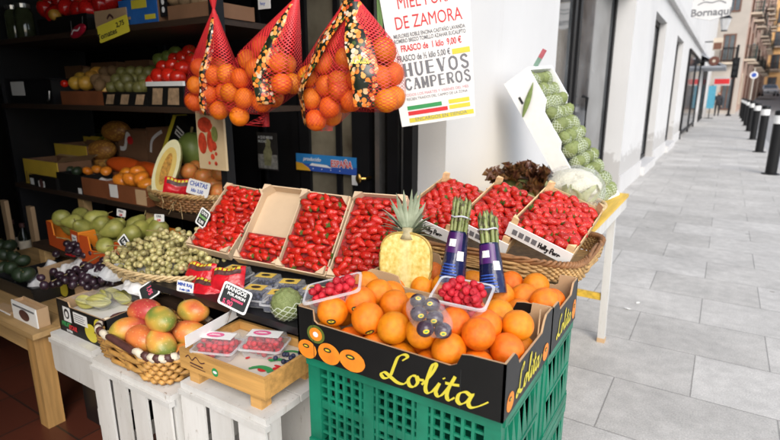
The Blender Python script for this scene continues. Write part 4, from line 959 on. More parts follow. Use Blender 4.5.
for k, (p, rr, sz) in enumerate(MASS):
    b.T = Matrix.Translation(p) @ rr.to_4x4() @ (Matrix.Diagonal((*sz, 1)) if isinstance(sz, Vector) else Matrix.Scale(sz, 4))
    for o in sb[k % 4]: b.add([v_.co for v_ in o.data.vertices], [tuple(q.vertices) for q in o.data.polygons], 0 if o.name.startswith('berry') else 1)
b.obj('strawberry_heap', [spots_mat('strawberry_heap_skin', (.40,.008,.006), (.70,.27,.06), 245, .20, .27, .6, (.58,.020,.010), .02), LEAFG], None, True, kind='stuff', label='strawberries filling the two lettered trays behind the asparagus bunches', category='strawberries')

# woven baskets --------------------------------------------
def weave(b, rx, ry, z0, z1, flare, rows, stakes, r, p=2, mi=0, amp=1.0, flat=1):
    def path(a, k):
        c, s = cos(a), sin(a); q = 2/p
        return V((rx*k*math.copysign(abs(c)**q, c), ry*k*math.copysign(abs(s)**q, s), 0))
    for j in range(rows):
        z = z0+(z1-z0)*(j+.5)/rows; k = 1+flare*(j+.5)/rows; n = stakes*4; P_ = []
        for i in range(n):
            a = 2*pi*i/n; o = path(a, k); d = o.normalized(); P_.append(o+d*amp*r*sin(stakes*a/2*2+pi*j)+V((0,0,z+random.uniform(-.1,.1)*r)))
        b.tube(P_, r, 5, True, mi)
    return path
def basket(name, label, loc, yaw, rx, ry, h, flare, rows, stakes, r, p, mats, rim='twist', tilt=0):
    t = thing(name, label, 'basket', loc, (radians(tilt),0,radians(yaw)))
    b = M(); path = weave(b, rx, ry, .006, h, flare, rows, stakes, r, p); b.obj('woven_side', mats[0], t, smooth=True)
    b = M()
    for i in range(stakes):
        a = 2*pi*(i+.5)/stakes; b.tube([path(a,.98)+V((0,0,.002)), path(a,1+flare*.99)+V((0,0,h))], r*.8, 5)
    b.obj('stakes', mats[1], t)
    b = M(); n = 40; b.add([path(2*pi*i/n,.99)+V((0,0,.004)) for i in range(n)], [tuple(range(n))]); b.obj('base', mats[0], t)
    if rim == 'twist':
        b = M()
        for q in range(3):
            P_ = []; n = 160
            for i in range(n):
                a = 2*pi*i/n; o = path(a, 1+flare); d = o.normalized(); ph = a*stakes*.5+q*2.094; P_.append(o+d*r*1.3*cos(ph)+V((0,0,h+r+r*1.3*sin(ph))))
            b.tube(P_, r*1.05, 5, True)
        b.obj('braided_rim', mats[1], t, smooth=True)
    return t, path
basket('wicker_tray', 'long brown wicker tray carrying the lettered strawberry trays', (-.64,1.735,.935), 0, .325, .21, .058, .03, 7, 46, .0056, 7, [WICK, WICKD])

t = thing('wooden_pallet', 'low plank base under the long wicker tray', 'pallet', (-.64,1.735,.886))
for k in range(3): b = M(); b.box(-.29+k*.27,-.25+k*.27,-.17,.17,0,.026); b.obj('runner', WOODX, t)
for k in range(3): b = M(); b.box(-.29,.29,-.17+k*.125,-.08+k*.125,.0265,.046); b.obj('plank', WOODX, t)
# wooden raspberry tray -------------------------------------
t = thing('raspberry_tray', 'honey wooden tray on block feet with printed paper and two raspberry packs', 'tray', (-1.378, .92, .6), (0,0,radians(1)))
RT = t; Wt, Dt = .372, .255
for nm, a in (('front_board',(0,Wt,0,.012)),('back_board',(0,Wt,Dt-.012,Dt))): b = M(); b.box(*a,.045,.112); b.obj(nm, WOODH, t)
for x in (0, Wt-.012): b = M(); b.box(x,x+.012,.0125,Dt-.0125,.045,.112); b.obj('side_board', WOODH, t)
b = M(); b.box(.0125,Wt-.0125,.0125,Dt-.0125,.047,.053); b.obj('base', WOODX, t)
for x in (.05, Wt-.05):
    for y in (.03, Dt-.03): b = M(); b.box(x-.022,x+.022,y-.02,y+.02,.0,.0449); b.obj('block_foot', WOODH, t)
def veg_paper():
    bb = M(); bb.box(.013,Wt-.013,.013,Dt-.013,.078,.081); o = bb.obj('printed_paper', mat('cream_print_paper', (.66,.60,.50), .6, .05, 4, rand=0), RT)
    rnd = random.Random(3); rd, gr = M(), M()
    for k in range(16): rd.disc((rnd.uniform(.03,Wt-.03), rnd.uniform(.02,Dt-.03), .0815+.0002*k), rnd.choice((.006,.009,.016)), rnd.choice((.006,.009,.012)), (1,0,0), (0,1,0), 14)
    for k in range(5):
        x, y = rnd.uniform(.18,Wt-.09), rnd.uniform(.03,Dt-.06); gr.stroke([(x,y),(x+.02,y+.02),(x+.05,y+.024),(x+.07,y+.015)], .011, (0,0,.0845+.0003*k), (1,0,0), (0,1,0))
    rd.obj('red_print', RINK, o); gr.obj('green_print', GINK, o)
veg_paper()
fbd = [o for o in kids(t) if o.name.startswith('front')][0]
b = M(); b.stroke([(.03,.088),(.045,.098),(.06,.085),(.08,.10),(.10,.086),(.12,.092)], .004, (0,-.0008,0), (1,0,0), (0,0,1)); b.stroke([(.05,.075),(.11,.072)], .005, (0,-.0008,0), (1,0,0), (0,0,1), smooth=False); b.stroke([(.05,.064),(.12,.062)], .003, (0,-.0008,0), (1,0,0), (0,0,1), smooth=False); b.obj('burnt_stamp', BROWNW, fbd)
b = M(); b.disc((.165,-.001,.074), .014, .014, (1,0,0), (0,0,1), 22); b.disc((.165,-.0014,.074), .009, .005, (1,0,0), (0,0,1), 16, 1); b.obj('green_seal', [GINK, WINK], fbd)

# raspberries in packs
def rasp_proto():
    out = []
    for s in range(2):
        t = thing('raspberry', '', 'raspberry'); b = M()
        pts_ = []
        for j, (z, rr, n) in enumerate(((-.55,.55,8),(-.15,.72,10),(.25,.64,9),(.6,.42,6),(.85,.1,2))):
            for i in range(n): a = 2*pi*(i+.5*j)/n; pts_.append(V((cos(a)*rr, sin(a)*rr, z)))
        def f(d):
            m_ = 0
            for q in pts_: m_ = max(m_, 1-((d-q.normalized()).length/.42)**2)
            return .74+.32*sqrt(max(0, m_))
        b.blob((0,0,0), (.85,.85,1), 26, 18, f); b.obj('drupelets', RASP, t, smooth=True)
        b = M(); b.lathe([(.32,-.80),(.25,-.55),(0.02,-.5)], 8, cap=False); b.obj('hollow', mat('raspberry_core', (.25,.03,.03), .6, rand=0) if s == 0 else bpy.data.materials['raspberry_core'], t); out.append(t)
    return Proto(*out)
RA = rasp_proto()
def punnet_shell(t, w0, d0, w1, d1, h, lid=False, rimw=.006):
    b = M()
    def ring(w_, d, z, k=5):
        P_ = []
        for cx, cy_, a0 in ((1,1,0),(-1,1,pi/2),(-1,-1,pi),(1,-1,3*pi/2)):
            for i in range(k): a = a0+pi/2*i/(k-1); P_.append(V((cx*(w_/2-.014)+.014*cos(a), cy_*(d/2-.014)+.014*sin(a), z)))
        return P_
    A, B = ring(w0, d0, 0), ring(w1, d1, h); n = len(A)
    # ribbed wall
    b.add(A+B, [(i,(i+1)%n,n+(i+1)%n,n+i) for i in range(n)]+[tuple(range(n-1,-1,-1))]); b.obj('tub', CLEAR, t, smooth='auto')
    b = M(); Cc = ring(w1+2*rimw, d1+2*rimw, h); b.add(B+Cc+[p+V((0,0,-.005)) for p in Cc], [(i,n+i,n+(i+1)%n,(i+1)%n) for i in range(n)]+[(n+i,2*n+i,2*n+(i+1)%n,n+(i+1)%n) for i in range(n)]); b.obj('rim', clear_mat('rim_plastic', (1,1,1), .45, .1) if 'rim_plastic' not in bpy.data.materials else bpy.data.materials['rim_plastic'], t)
    if lid:
        b = M(); E1, E2, E3 = ring(w1,d1,h+.001), ring(w1*.92,d1*.90,h+lid), ring(w1*.5,d1*.5,h+lid+.003)
        b.add(E1+E2+E3, [(k*n+i,k*n+(i+1)%n,(k+1)*n+(i+1)%n,(k+1)*n+i) for k in range(2) for i in range(n)]+[tuple(range(2*n,3*n))]); b.obj('lid', FILM, t, smooth='auto')
def punnet(label, loc, rot, blabel, grp, nb, w_=.135, d=.10, h=.05, heap=1):
    Mt = Matrix.Translation(V(loc)) @ rot
    t = thing('berry_punnet', label, 'punnet', loc, rot); punnet_shell(t, w_*.86, d*.84, w_, d, h)
    P_ = [V((random.uniform(-w_/2+.02,w_/2-.02), random.uniform(-d/2+.018,d/2-.018), random.uniform(.01,h+.012))) for _ in range(nb)]
    P_ = settle(P_, .0092, (-w_/2+.006,-d/2+.006,.003), (w_/2-.006,d/2-.006,h+.03), 90, .02, .93)
    for p in P_: RA.put(Mt @ p, rrot(), blabel, grp, .0116*random.uniform(.92,1.08))
pA = at(338, 299, Z=.985); punnet('open clear punnet of raspberries tilted on the left corner of the front orange carton', pA+V((0.0,0,-.008)), rot3(32, 10, -16), 'raspberry in the tilted punnet at the left', 'raspberries in the tilted punnet', 58, .14, .085, .045)
pB = at(462, 311, Z=.992); punnet('open clear punnet of raspberries lying on the oranges between the two cartons', pB, rot3(8, 14, 3), 'raspberry in the punnet under the asparagus', 'raspberries in the level punnet', 60, .125, .095, .055)
BLUEB = mat('blueberry_skin', (.025,.03,.07), .55, .4, 30, rand=.3)
def clamshell(label, loc, yaw, kind, tilt=0, w_=.135, d=.10, h=.032, lid=.026):
    t = thing('berry_pack', label, 'berry pack', loc, rot3(yaw, tilt, 0)); punnet_shell(t, w_*.9, d*.9, w_, d, h, lid)
    Mt = Matrix.Translation(V(loc)) @ rot3(yaw, tilt, 0); nb = 46 if kind == 'r' else 34
    P_ = [V((random.uniform(-w_/2+.02,w_/2-.02), random.uniform(-d/2+.02,d/2-.02), random.uniform(.01,h+lid-.008))) for _ in range(nb)]
    rr = .0098 if kind == 'r' else .0084
    P_ = settle(P_, rr, (-w_/2+.007,-d/2+.007,.002), (w_/2-.008,d/2-.008,h+lid-.004), 60, .02, .93)
    if kind == 'r':
        for p in P_: RA.put(Mt @ p, rrot(), 'raspberry in the closed ' + label.split(',')[1].strip(), 'raspberries: '+label.split(',')[1].strip(), .0115)
        b = M(); b.box(-w_*.40,w_*.40,-d*.16,d*.30,h+lid+.0035,h+lid+.0045); lb = b.obj('paper_label', PAPER, t)
        b = M(); b.disc((-.01,.008,h+lid+.0055), .030, .016, (1,0,0), (0,1,0), 24); b.obj('pink_oval', PINK, lb)
        b = M(); b.box(-.03,.01,.004,.006,h+lid+.006,h+lid+.0064); b.box(-.024,.004,.009,.0115,h+lid+.006,h+lid+.0064); b.obj('print_lines', WINK, lb)
    else:
        for p in P_:
            BLU.put(Mt @ p, rrot(), 'blueberry in a closed pack', 'blueberries in closed packs', rr*random.uniform(.9,1.05))
        b = M(); b.box(-.034,.034,-.022,.024,h+lid+.0035,h+lid+.0045); lb = b.obj('yellow_label', mat('yellow_label', (.72,.50,.09), .5, .1, rand=0) if 'yellow_label' not in bpy.data.materials else bpy.data.materials['yellow_label'], t)
        b = M(); b.box(-w_*.42,w_*.42,-d*.40,d*.40,.002,.018); b.obj('berry_bed', BLUEB, t)
        b = M(); b.disc((0,0,h+lid+.0055), .018, .011, (1,0,0), (0,1,0), 20); b.obj('dark_print', KINK, lb)
t = thing('blueberry', '', 'blueberry'); b = M(); b.blob((0,0,0), (1,1,.88), 12, 8); b.obj('skin', BLUEB, t, smooth=True); b = M(); b.lathe([(.25,.86),(.4,.92),(.36,.80)], 6, cap=False); b.obj('crown', BLUEB, t); BLU = Proto(t)
clamshell('clear raspberry pack with pink oval label, front left pack of the wooden tray', (-1.282,.995,.683), 22, 'r')
clamshell('clear raspberry pack with pink oval label, rear right pack of the wooden tray', (-1.165,1.085,.683), 22, 'r')
for k, (u, v, lb) in enumerate(((236,268,'nearest the red snack bags'),(266,276,'second from the red snack bags'),(290,282,'third from the red snack bags'),(314,289,'nearest the orange carton'),(256,288,'in front of the others, left, behind the chalk sign'),(279,293,'in front of the others, beside the custard apple'),(330,297,'tucked against the left side of the orange carton'))):
    p = at(u, v, Z=.835); clamshell('clear blueberry pack, yellow label, '+lb, (p.x, p.y, .778), 12+5*(k%3), 'b', 0, .105, .085, .03, .026)
# a few loose blueberries in the wooden tray, right end
for k in range(9): BLU.put((-1.378+.30+random.uniform(-.03,.04), .92+.17+random.uniform(-.03,.05), .691), rrot(), 'loose blueberry on the printed paper of the wooden tray', 'loose blueberries in the wooden tray', .0082)

# ================================================================== FRUIT AND VEGETABLES, front to back
# mangoes in the two-tone rimmed basket
def mango_mat():
    m, t, b, o = nodes('mango_skin'); L = t.links.new; co = coords(t)
    nz = N(t, 'TexNoise', i_Scale=7, i_Detail=2); L(co, nz.inputs['Vector'])
    n2 = N(t, 'TexNoise', i_Scale=130, i_Detail=2); L(co, n2.inputs['Vector'])
    c = ramp(t, nz.outputs['Fac'], [(.36,(.20,.25,.045)),(.45,(.60,.36,.06)),(.54,(.72,.22,.05)),(.66,(.46,.055,.045))])
    x = N(t, 'Mix', data_type='RGBA'); d = ramp(t, n2.outputs['Fac'], [(.62,(0,0,0)),(.72,(.5,.5,.5))]); L(d, x.inputs[0]); L(c, x.inputs[6]); x.inputs[7].default_value = (.75,.55,.25,1)
    L(x.outputs[2], b.inputs['Base Color']); b.inputs['Roughness'].default_value = .38; return m
MANG = mango_mat()
def mango_proto():
    out = []
    for s in range(3):
        t = thing('mango', '', 'mango'); b = M()
        f = lambda d, s=s: 1+.06*noise.noise(d*1.1+V((s*9,0,0)))+.10*max(0, d.x)*d.z
        b.blob((0,0,0), (.066,.047,.043), 28, 18, f); b.obj('skin', MANG, t, smooth=True)
        b = M(); b.tube([(-.062,0,.002),(-.070,0,.004)], .004, 6); b.obj('stalk', STEM, t); out.append(t)
    return Proto(*out)
MA = mango_proto()
bt, mpath = basket('mango_basket', 'splint basket with cream and dark wrapped rim, full of mangoes', (-1.66,1.045,.547), -4, .215, .135, .10, .10, 5, 22, .0095, 5, [SPLINT, WICKD], None)
for q, (nm, mm) in enumerate((('cream_rim_wrap', CREAMW), ('dark_rim_wrap', BROWNW))):
    b = M(); n = 34
    for i in range(n):
        if i % 2 != q: continue
        P_ = [mpath(2*pi*(i+k/5)/n, 1.10)+V((0,0,.108+.004*sin(k*1.2))) for k in range(-1, 7)]
        b.tube(P_, lambda t_: .0135*(1-.35*abs(2*t_-1)**2), 8)
    b.obj(nm, mm, bt, smooth=True)
pts = [at(u, v, Z=z) for u, v, z in ((145,311,.70),(161,322,.725),(193,312,.72),(124,331,.665),(138,340,.65),(164,345,.655),(190,332,.665))]+[V((-1.6,1.12,.61)),V((-1.75,1.07,.61)),V((-1.5,1.0,.61))]
pts = settle(pts, .046, (-1.86,.92,.555), (-1.46,1.2,None), 60, .1, .9)
MR = [(20,10,0),(-15,5,25),(10,0,15),(60,20,10),(5,10,60),(-8,0,120),(30,0,40)]
for k, p in enumerate(pts):
    MA.put(p, tuple(radians(a) for a in ((MR[k][1]-8, MR[k][2]*.3, MR[k][0]) if k < 7 else (0,0,50*k))), ('mango on the top of the basket heap, nearest the starfruit carton','mango at the middle of the basket heap, blushing orange','mango at the top right of the basket heap, beside the chalk sign','mango low at the left of the basket, touching its rim','orange mango low at the front of the basket','mango at the front right corner of the basket','mango at the right of the basket, beside the white card','buried mango beneath the heap','buried mango beneath the heap','buried mango beneath the heap')[k], 'mangoes in the splint basket', random.uniform(.96,1.08))

def tag(name, label, loc, yaw, tilt, roll, w_, h, board, frame, lines, stick=True, cat='price tag'):
    """small sign standing in the fruit; local x along, z up; lines = (text, size, x, z, material)"""
    t = thing(name, label, cat, loc, Matrix.Rotation(radians(yaw),4,'Z') @ Matrix.Rotation(radians(tilt),4,'X') @ Matrix.Rotation(radians(roll),4,'Y'))
    b = M(); r = .12*h
    P_ = []
    for cx, cz, a0 in ((1,1,0),(-1,1,pi/2),(-1,-1,pi),(1,-1,3*pi/2)):
        for i in range(5): a = a0+pi/2*i/4; P_.append((cx*(w_/2-r)+r*cos(a), cz*(h/2-r)+r*sin(a)))
    b.panel(P_, .003, (0,0,0), (1,0,0), (0,0,1), 0, 0, 0); b.obj('board', board, t)
    if frame:
        n = len(P_); b = M(); k = .90
        I_ = [(x*(1-.014/w_), z*(1-.014/h)) for x, z in P_]
        b.add([(x,-.0012,z) for x, z in P_]+[(x,-.0012,z) for x, z in I_], [(i,(i+1)%n,n+(i+1)%n,n+i) for i in range(n)]); b.obj('border', frame, t)
    for tx_, sz, x, z, mm in lines: lettering(tx_, sz, mm, t, (x,-.0016,z), basis((1,0,0),(0,0,1)), 'CENTER', .0006, depth=.0003)
    if stick: b = M(); b.bar((0,.004,-h/2),(0,.006,-h/2-.05),.006,.004); b.obj('stick', STEEL, t)
    return t
p = at(235, 298, Y=1.10)
tag('price_tag', 'blackboard price tag for mangoes, white and pink chalk, tilted', p, 16, -18, 17, .116, .080, SLATE, WINK, [('MANGOS',.020,-.004,.017,CHALKW),('POR AVION',.0135,.004,.002,CHALKW),('CANARIAS',.010,.012,-.0105,CHALKP),('5.90',.024,-.020,-.032,CHALKP)])
p = at(185, 287, Y=1.14)
tag('price_tag', 'small white card in blue writing in front of the red snack bags', p, 14, -10, 4, .074, .042, PAPER, None, [('MINI RAJ',.017,0,.003,BINK),('2 uds 1,50',.011,0,-.014,BINK)])
p = at(203, 218, Y=1.40)
tag('price_tag', 'blackboard price tag leaning between the white grapes and strawberries', p, 5, -15, 24, .062, .078, SLATE, WINK, [('UVA',.019,0,.014,CHALKW),('BLANCA',.013,0,-.002,mat('chalk_green', (.25,.5,.15), .8, rand=0)),('2,95',.018,0,-.024,CHALKW)])
p = at(149, 291, Y=1.12)
tag('price_tag', 'black triangular looking price tag with pink chalk, behind the mango basket', p, 10, -42, 45, .085, .085, SLATE, WINK, [('1,95',.026,0,-.004,CHALKP)], False)
p, q = at(186, 348, Z=.735), at(253, 308, Z=.745); d_ = (q-p); L_ = d_.length; d_.normalize(); n_ = V((.25,-.55,.8)); u_ = (n_-d_*n_.dot(d_)).normalized().cross(d_)*-1
t = thing('paper_card', 'long blank white card lying along the left rim of the raspberry tray', 'card', p); u_ = V((0,.45,.9)); u_ = (u_-d_*u_.dot(d_)).normalized()
b = M(); b.panel([(0,0),(L_,0),(L_,.036),(0,.04)], .002, (0,0,0), d_, u_, 0, 0, 0); b.obj('sheet', PAPER, t)

# custard apple in its foam net
def custard_proto():
    t = thing('custard_apple', '', 'custard apple'); pts_ = []
    n = 70
    for i in range(n): z = 1-2*(i+.5)/n; a = i*2.39996; s = sqrt(1-z*z); pts_.append(V((cos(a)*s, sin(a)*s, z)))
    def f(d):
        m_ = min((d-q).length for q in pts_); return .94+.09*max(0, 1-(m_/.24)**2)
    b = M(); b.blob((0,0,0), (1,1,1.05), 40, 28, f); b.obj('scaly_skin', mat('custard_apple_skin', (.15,.20,.055), .7, .3, 16, col2=(.28,.32,.12), bump=.1, rand=.1), t, smooth=True)
    b = M(); b.grid(lambda u, v: V((cos(2*pi*u)*cos(-1.5+1.75*v), sin(2*pi*u)*cos(-1.5+1.75*v), 1.05*sin(-1.5+1.75*v)))*(1.06+.03*v*abs(sin(2*pi*u*10))), 60, 14); b.obj('foam_net', net_mat('white_foam_net', (.52,.57,.42), 11, 5, .20, .9), t, smooth=True)
    b = M(); b.blob((0,0,.98), (.09,.09,.06), 8, 6); b.obj('stalk_end', STEM, t, smooth=True)
    return Proto(t)
CA = custard_proto()
CA.put(at(287, 304, Y=1.165), (.1,-.15,.3), 'single custard apple in a white foam net beside the raspberry tray', None, .052, 0)

# red snack bags
def snack(label, loc, rot):
    t = thing('snack_bag', label, 'snack bag', loc, rot); b = M()
    def top(u, v): s = sin(pi*u)**.5*sin(pi*v)**.5; return V(((u-.5)*.13, (v-.5)*.09+.004*sin(9*u), .002+.022*s+.004*noise.noise(V((u*6,v*6,1)))))
    def bot(u, v): p = top(1-u, v); return V((p.x, p.y, -.012*sin(pi*u)*sin(pi*v)))
    b.grid(top, 16, 12); b.grid(bot, 16, 12); b.obj('film', mat('red_snack_film', (.52,.012,.02), .22, .3, 20, rand=0, bump=.2), t, smooth=True)
    b = M(); b.grid(lambda u, v: top(.10+.8*u, .60+.22*v)+V((0,0,.0012)), 10, 5); b.obj('dark_band', BROWNW, t)
    b = M()
    for k in range(6): b.grid(lambda u, v, k=k: top(.10+k*.135+.09*u, .82+.13*v)+V((0,0,.0016)), 2, 3)
    b.obj('yellow_print', YINK, t)
    return t
snack('red snack bag with yellow print standing under the grape basket rim', at(200, 274, Y=1.25), rot3(14, 55, 0))
snack('red shiny snack bag lying behind the small white card', at(207, 290, Y=1.19), rot3(20, 40, 5))
snack('red snack bag leaning beside the blueberry packs', at(228, 279, Y=1.24), rot3(35, 50, -6))

# starfruit carton (black print), in front of the dark grapes
cp = [(0,0),(.355,0),(.355,.125),(.05,.115),(0,.15)]
sc = carton('fruit_carton', 'black printed carton with yellow fruit print and pale green starfruit inside', 'box', -2.225, .955, .5455, .355, .27, .14, [(0,0),(.355,0),(.355,.125),(.10,.12),(.09,.14),(0,.14)], [(0,0),(.27,0),(.27,.14),(0,.125)])
f = [o for o in kids(sc) if o.name.startswith('front')][0]
b = M(); b.box(.045,.10,-.0012,-.0004,.052,.115); b.obj('white_logo', WINK, f)
b = M(); b.disc((.072,-.0016,.086), .02, .022, (1,0,0), (0,0,1), 20); b.disc((.072,-.0020,.084), .011, .013, (1,0,0), (0,0,1), 20, 1); b.obj('logo_mark', [KINK, WINK], f)
lettering('FRUIT', .026, GINK, f, (.02,-.0012,.028), basis((1,0,0),(0,0,1)), 'LEFT', .001, shear=.2); lettering('STAR', .026, RINK, f, (.075,-.0016,.022), basis((1,0,.0),(0,0,1)), 'LEFT', .001, shear=.2)
lettering('EXTRA', .014, WINK, f, (.055,-.0012,.006), basis((1,0,0),(0,0,1)), 'LEFT', .0003)
b = M(); b.box(.125,.225,-.0018,-.0008,.062,.108); o_ = b.obj('paper_label', PAPER, f)
b = M(); 
for k in range(4): b.box(.132,.21-.01*(k%2),-.0024,-.002,.07+k*.009,.073+k*.009)
b.obj('print_lines', GRINK, o_)
b = M(); b.disc((.245,-.0012,.045), .045, .038, (1,0,0), (0,0,1), 24); b.disc((.31,-.0016,.085), .036, .034, (1,0,0), (0,0,1), 24); b.obj('fruit_print', YINK, f)
STARF = mat('starfruit_skin', (.48,.48,.12), .35, .3, 14, col2=(.58,.52,.16), rand=.15)
def star_proto():
    t = thing('starfruit', '', 'starfruit'); b = M()
    def f(u, v):
        a = 2*pi*u; k = .45+.55*abs(cos(2.5*a))**1.6; r = sin(pi*min(.999, max(.001, v)))**.6*.03*k; return V(((v-.5)*.105, r*cos(a), r*sin(a)))
    b.grid(f, 40, 14); b.obj('skin', STARF, t, smooth=True); return Proto(t)
SF = star_proto()
for k, (x, y, rz) in enumerate(((.07,.08,.3),(.10,.14,-.2),(.15,.09,.6),(.07,.20,1.1),(.17,.18,.1),(.13,.23,-.4))): SF.put((-2.225+x, .955+y, .655+.008*(k%3)), (random.random()*3, .1, rz), 'pale green starfruit in the black printed carton', 'starfruit in the carton', None, 0)
b = M(); b.box(-2.21,-1.885,.97,1.21,.552,.626); o = b.obj('paper_bedding', PAPER); o.parent = None
o['label'] = 'white paper bedding filling the black starfruit carton'; o['category'] = 'paper'
def crumple(name, label, cat, cx, cy_, z, rx, ry, h, m, seed, edge=.0, group=None, nz=.05, dome=True, yaw=0):
    """a crumpled sheet or bag"""
    t = thing(name, label, cat, (cx, cy_, z), (0,0,radians(yaw)), group); b = M()
    def f(u, v):
        x, y = (u-.5)*2, (v-.5)*2; r = min(1, sqrt(x*x+y*y)); a = noise.noise(V((x*1.7+seed,y*1.7,seed)))-.55*abs(noise.noise(V((x*3.4,y*3.4+seed,2))))+.12*abs(noise.noise(V((x*9,y*9,seed))))
        zz = (h*(1-r*r) if dome else h*(r*r)) + nz*a; return V((x*rx*(1+.1*a), y*ry*(1+.1*a), max(-.0, zz)))
    b.grid(f, 44, 36); b.obj('sheet', m, t, smooth=True); return t
crumple('plastic_film', 'clear film folded over the starfruit carton', 'plastic film', -2.09, 1.10, .672, .13, .10, .018, FILM, 3.1, nz=.014)
crumple('plastic_bag', 'milky plastic bag crumpled behind the starfruit carton', 'plastic bag', *at(122, 272, Y=1.2), .10, .10, .05, BAGC, 8.2, nz=.04)
crumple('plastic_bag', 'white plastic bag crumpled behind the pink chalk price tag', 'plastic bag', *(at(150, 279, Y=1.2)-V((0,0,.03))), .12, .10, .05, BAGW, 5.2, nz=.04)
crumple('plastic_bag', 'pale clear bag crumpled below the grape basket', 'plastic bag', *(at(140, 268, Y=1.25)-V((0,0,.02))), .09, .08, .04, BAGC, 1.7, nz=.05)

# black grapes on white bags in a brown carton
gc = carton('grape_carton', 'brown carton with a yellow print holding black grapes in white bags', 'box', -2.80, 1.14, .55, .86, .21, .11, [(0,0),(.86,0),(.86,.10),(0,.11)], [(0,0),(.21,0),(.21,.11),(0,.10)], None, CARD, CARD)
f = [o for o in kids(gc) if o.name.startswith('front')][0]
b = M(); b.box(.12,.34,-.0012,-.0004,.0,.10); b.obj('black_print', BLACKC, f); b = M(); b.disc((.235,-.0018,.05), .045, .045, (1,0,0), (0,0,1), 24); b.obj('yellow_disc', YINK, f)
crumple('plastic_bag', 'white plastic bag with grapes, knotted at the left end of the brown carton', 'plastic bag', *(at(48, 275, Y=1.2)-V((0,0,.05))), .13, .10, .09, BAGW, 2.2, nz=.06)
t = crumple('plastic_bag', 'white plastic bag printed with green letters under the black grapes', 'plastic bag', *(at(112, 275, Y=1.26)-V((0,0,.05))), .20, .12, .07, BAGW, 4.4, nz=.045)
lettering('VEG', .038, GINK, t, (-.075,-.128,.035), basis((1,0,0),(0,.45,.9)), 'LEFT', .001)
t = crumple('plastic_bag', 'white plastic bag with red print between the two black grape heaps', 'plastic bag', *(at(82, 262, Y=1.28)-V((0,0,.04))), .12, .09, .07, BAGW, 7.7, nz=.05)
b = M(); b.box(-.05,.03,-.05,-.03,.085,.087); b.obj('red_print', RINK, t)
def bunch(name, label, c, spread, n, r, gm, seed, group=None, zlim=None):
    rnd = random.Random(seed); t = thing('grape_bunch', label, 'grapes', c, (0,0,rnd.uniform(0,6)), group)
    P_ = [V((rnd.gauss(0,spread[0]), rnd.gauss(0,spread[1]), rnd.uniform(0,spread[2]))) for _ in range(n)]
    P_ = [V((max(-2*spread[0],min(2*spread[0],p.x)), max(-2*spread[1],min(2*spread[1],p.y)), p.z)) for p in P_]; P_ = settle(P_, r, (None,None,-.01), (None,None,spread[2]+.02), 40, .12, .82)
    g0 = None
    for p in P_:
        if g0 is None: b = M(); b.blob((0,0,0), (r,r,r*1.14), 14, 9); g = g0 = b.obj('grape', gm, t, smooth=True)
        else: g = g0.copy(); C.objects.link(g)
        g.location = p; g.rotation_euler = (rnd.uniform(0,3), rnd.uniform(0,3), 0); s = rnd.uniform(.88,1.08); g.scale = (s,s,s)
    b = M(); b.tube([(-spread[0]*1.5,0,spread[2]*.5),(0,.01,spread[2]*.9),(spread[0]*1.2,0,spread[2]+r*1.6),(spread[0]*1.9,.01,spread[2]+r*2.2)], .0028, 5); b.obj('stem', STEM, t)
    return t
for k, (u, v, Y, n, lb) in enumerate(((75,278,1.13,34,'black grape bunch at the front of the brown carton, in the knotted bag'),(100,282,1.14,24,'black grape bunch at the right of the knotted bag'),(84,251,1.27,30,'black grape bunch right below the orange crates'),(120,262,1.25,24,'black grape bunch on the green lettered bag'))):
    bunch('grape_bunch', lb, at(u, v, Y=Y)-V((0,0,.015)), (.062,.035,.05), n, .0175, GRAPED, k+3, 'black grape bunches')

# white grapes in the braided basket
gb, gpath = basket('grape_basket', 'shallow oval wicker basket with braided rim, heaped with white grapes', (-1.965,1.325,.703), 4, .255, .16, .085, .28, 6, 40, .0055, 2.2, [WICKL, WICKL])
for k, (dx, dy, dz) in enumerate(((-.14,.0,.10),(-.02,-.05,.11),(.10,-.02,.11),(.03,.06,.135),(-.08,.07,.13),(.17,.04,.10),(-.16,-.07,.085),(-.03,-.105,.085),(.11,-.09,.085))):
    bunch('grape_bunch', ('white grape bunch at the left end of the oval basket','white grape bunch at the front of the oval basket','white grape bunch at the front right of the oval basket','white grape bunch on the top of the oval basket heap','white grape bunch at the back left of the oval basket','white grape bunch at the right end of the oval basket, by the blackboard','white grape bunch over the left front rim of the oval basket','white grape bunch over the middle of the front rim of the oval basket','white grape bunch over the right front rim, behind the red snack bags')[k], V((-1.965+dx*1.08, 1.325+dy, .703+dz-.02)), (.056,.045,.075), 70, .0116, GRAPEW, k+20, 'white grape bunches')
b = M(); n = 32; b.add([(.30*cos(2*pi*i/n)*.9,.18*sin(2*pi*i/n)*.9,.06) for i in range(n)]+[(0,0,.10)], [(i,(i+1)%n,n) for i in range(n)]); b.obj('paper_lining', PAPER, gb)

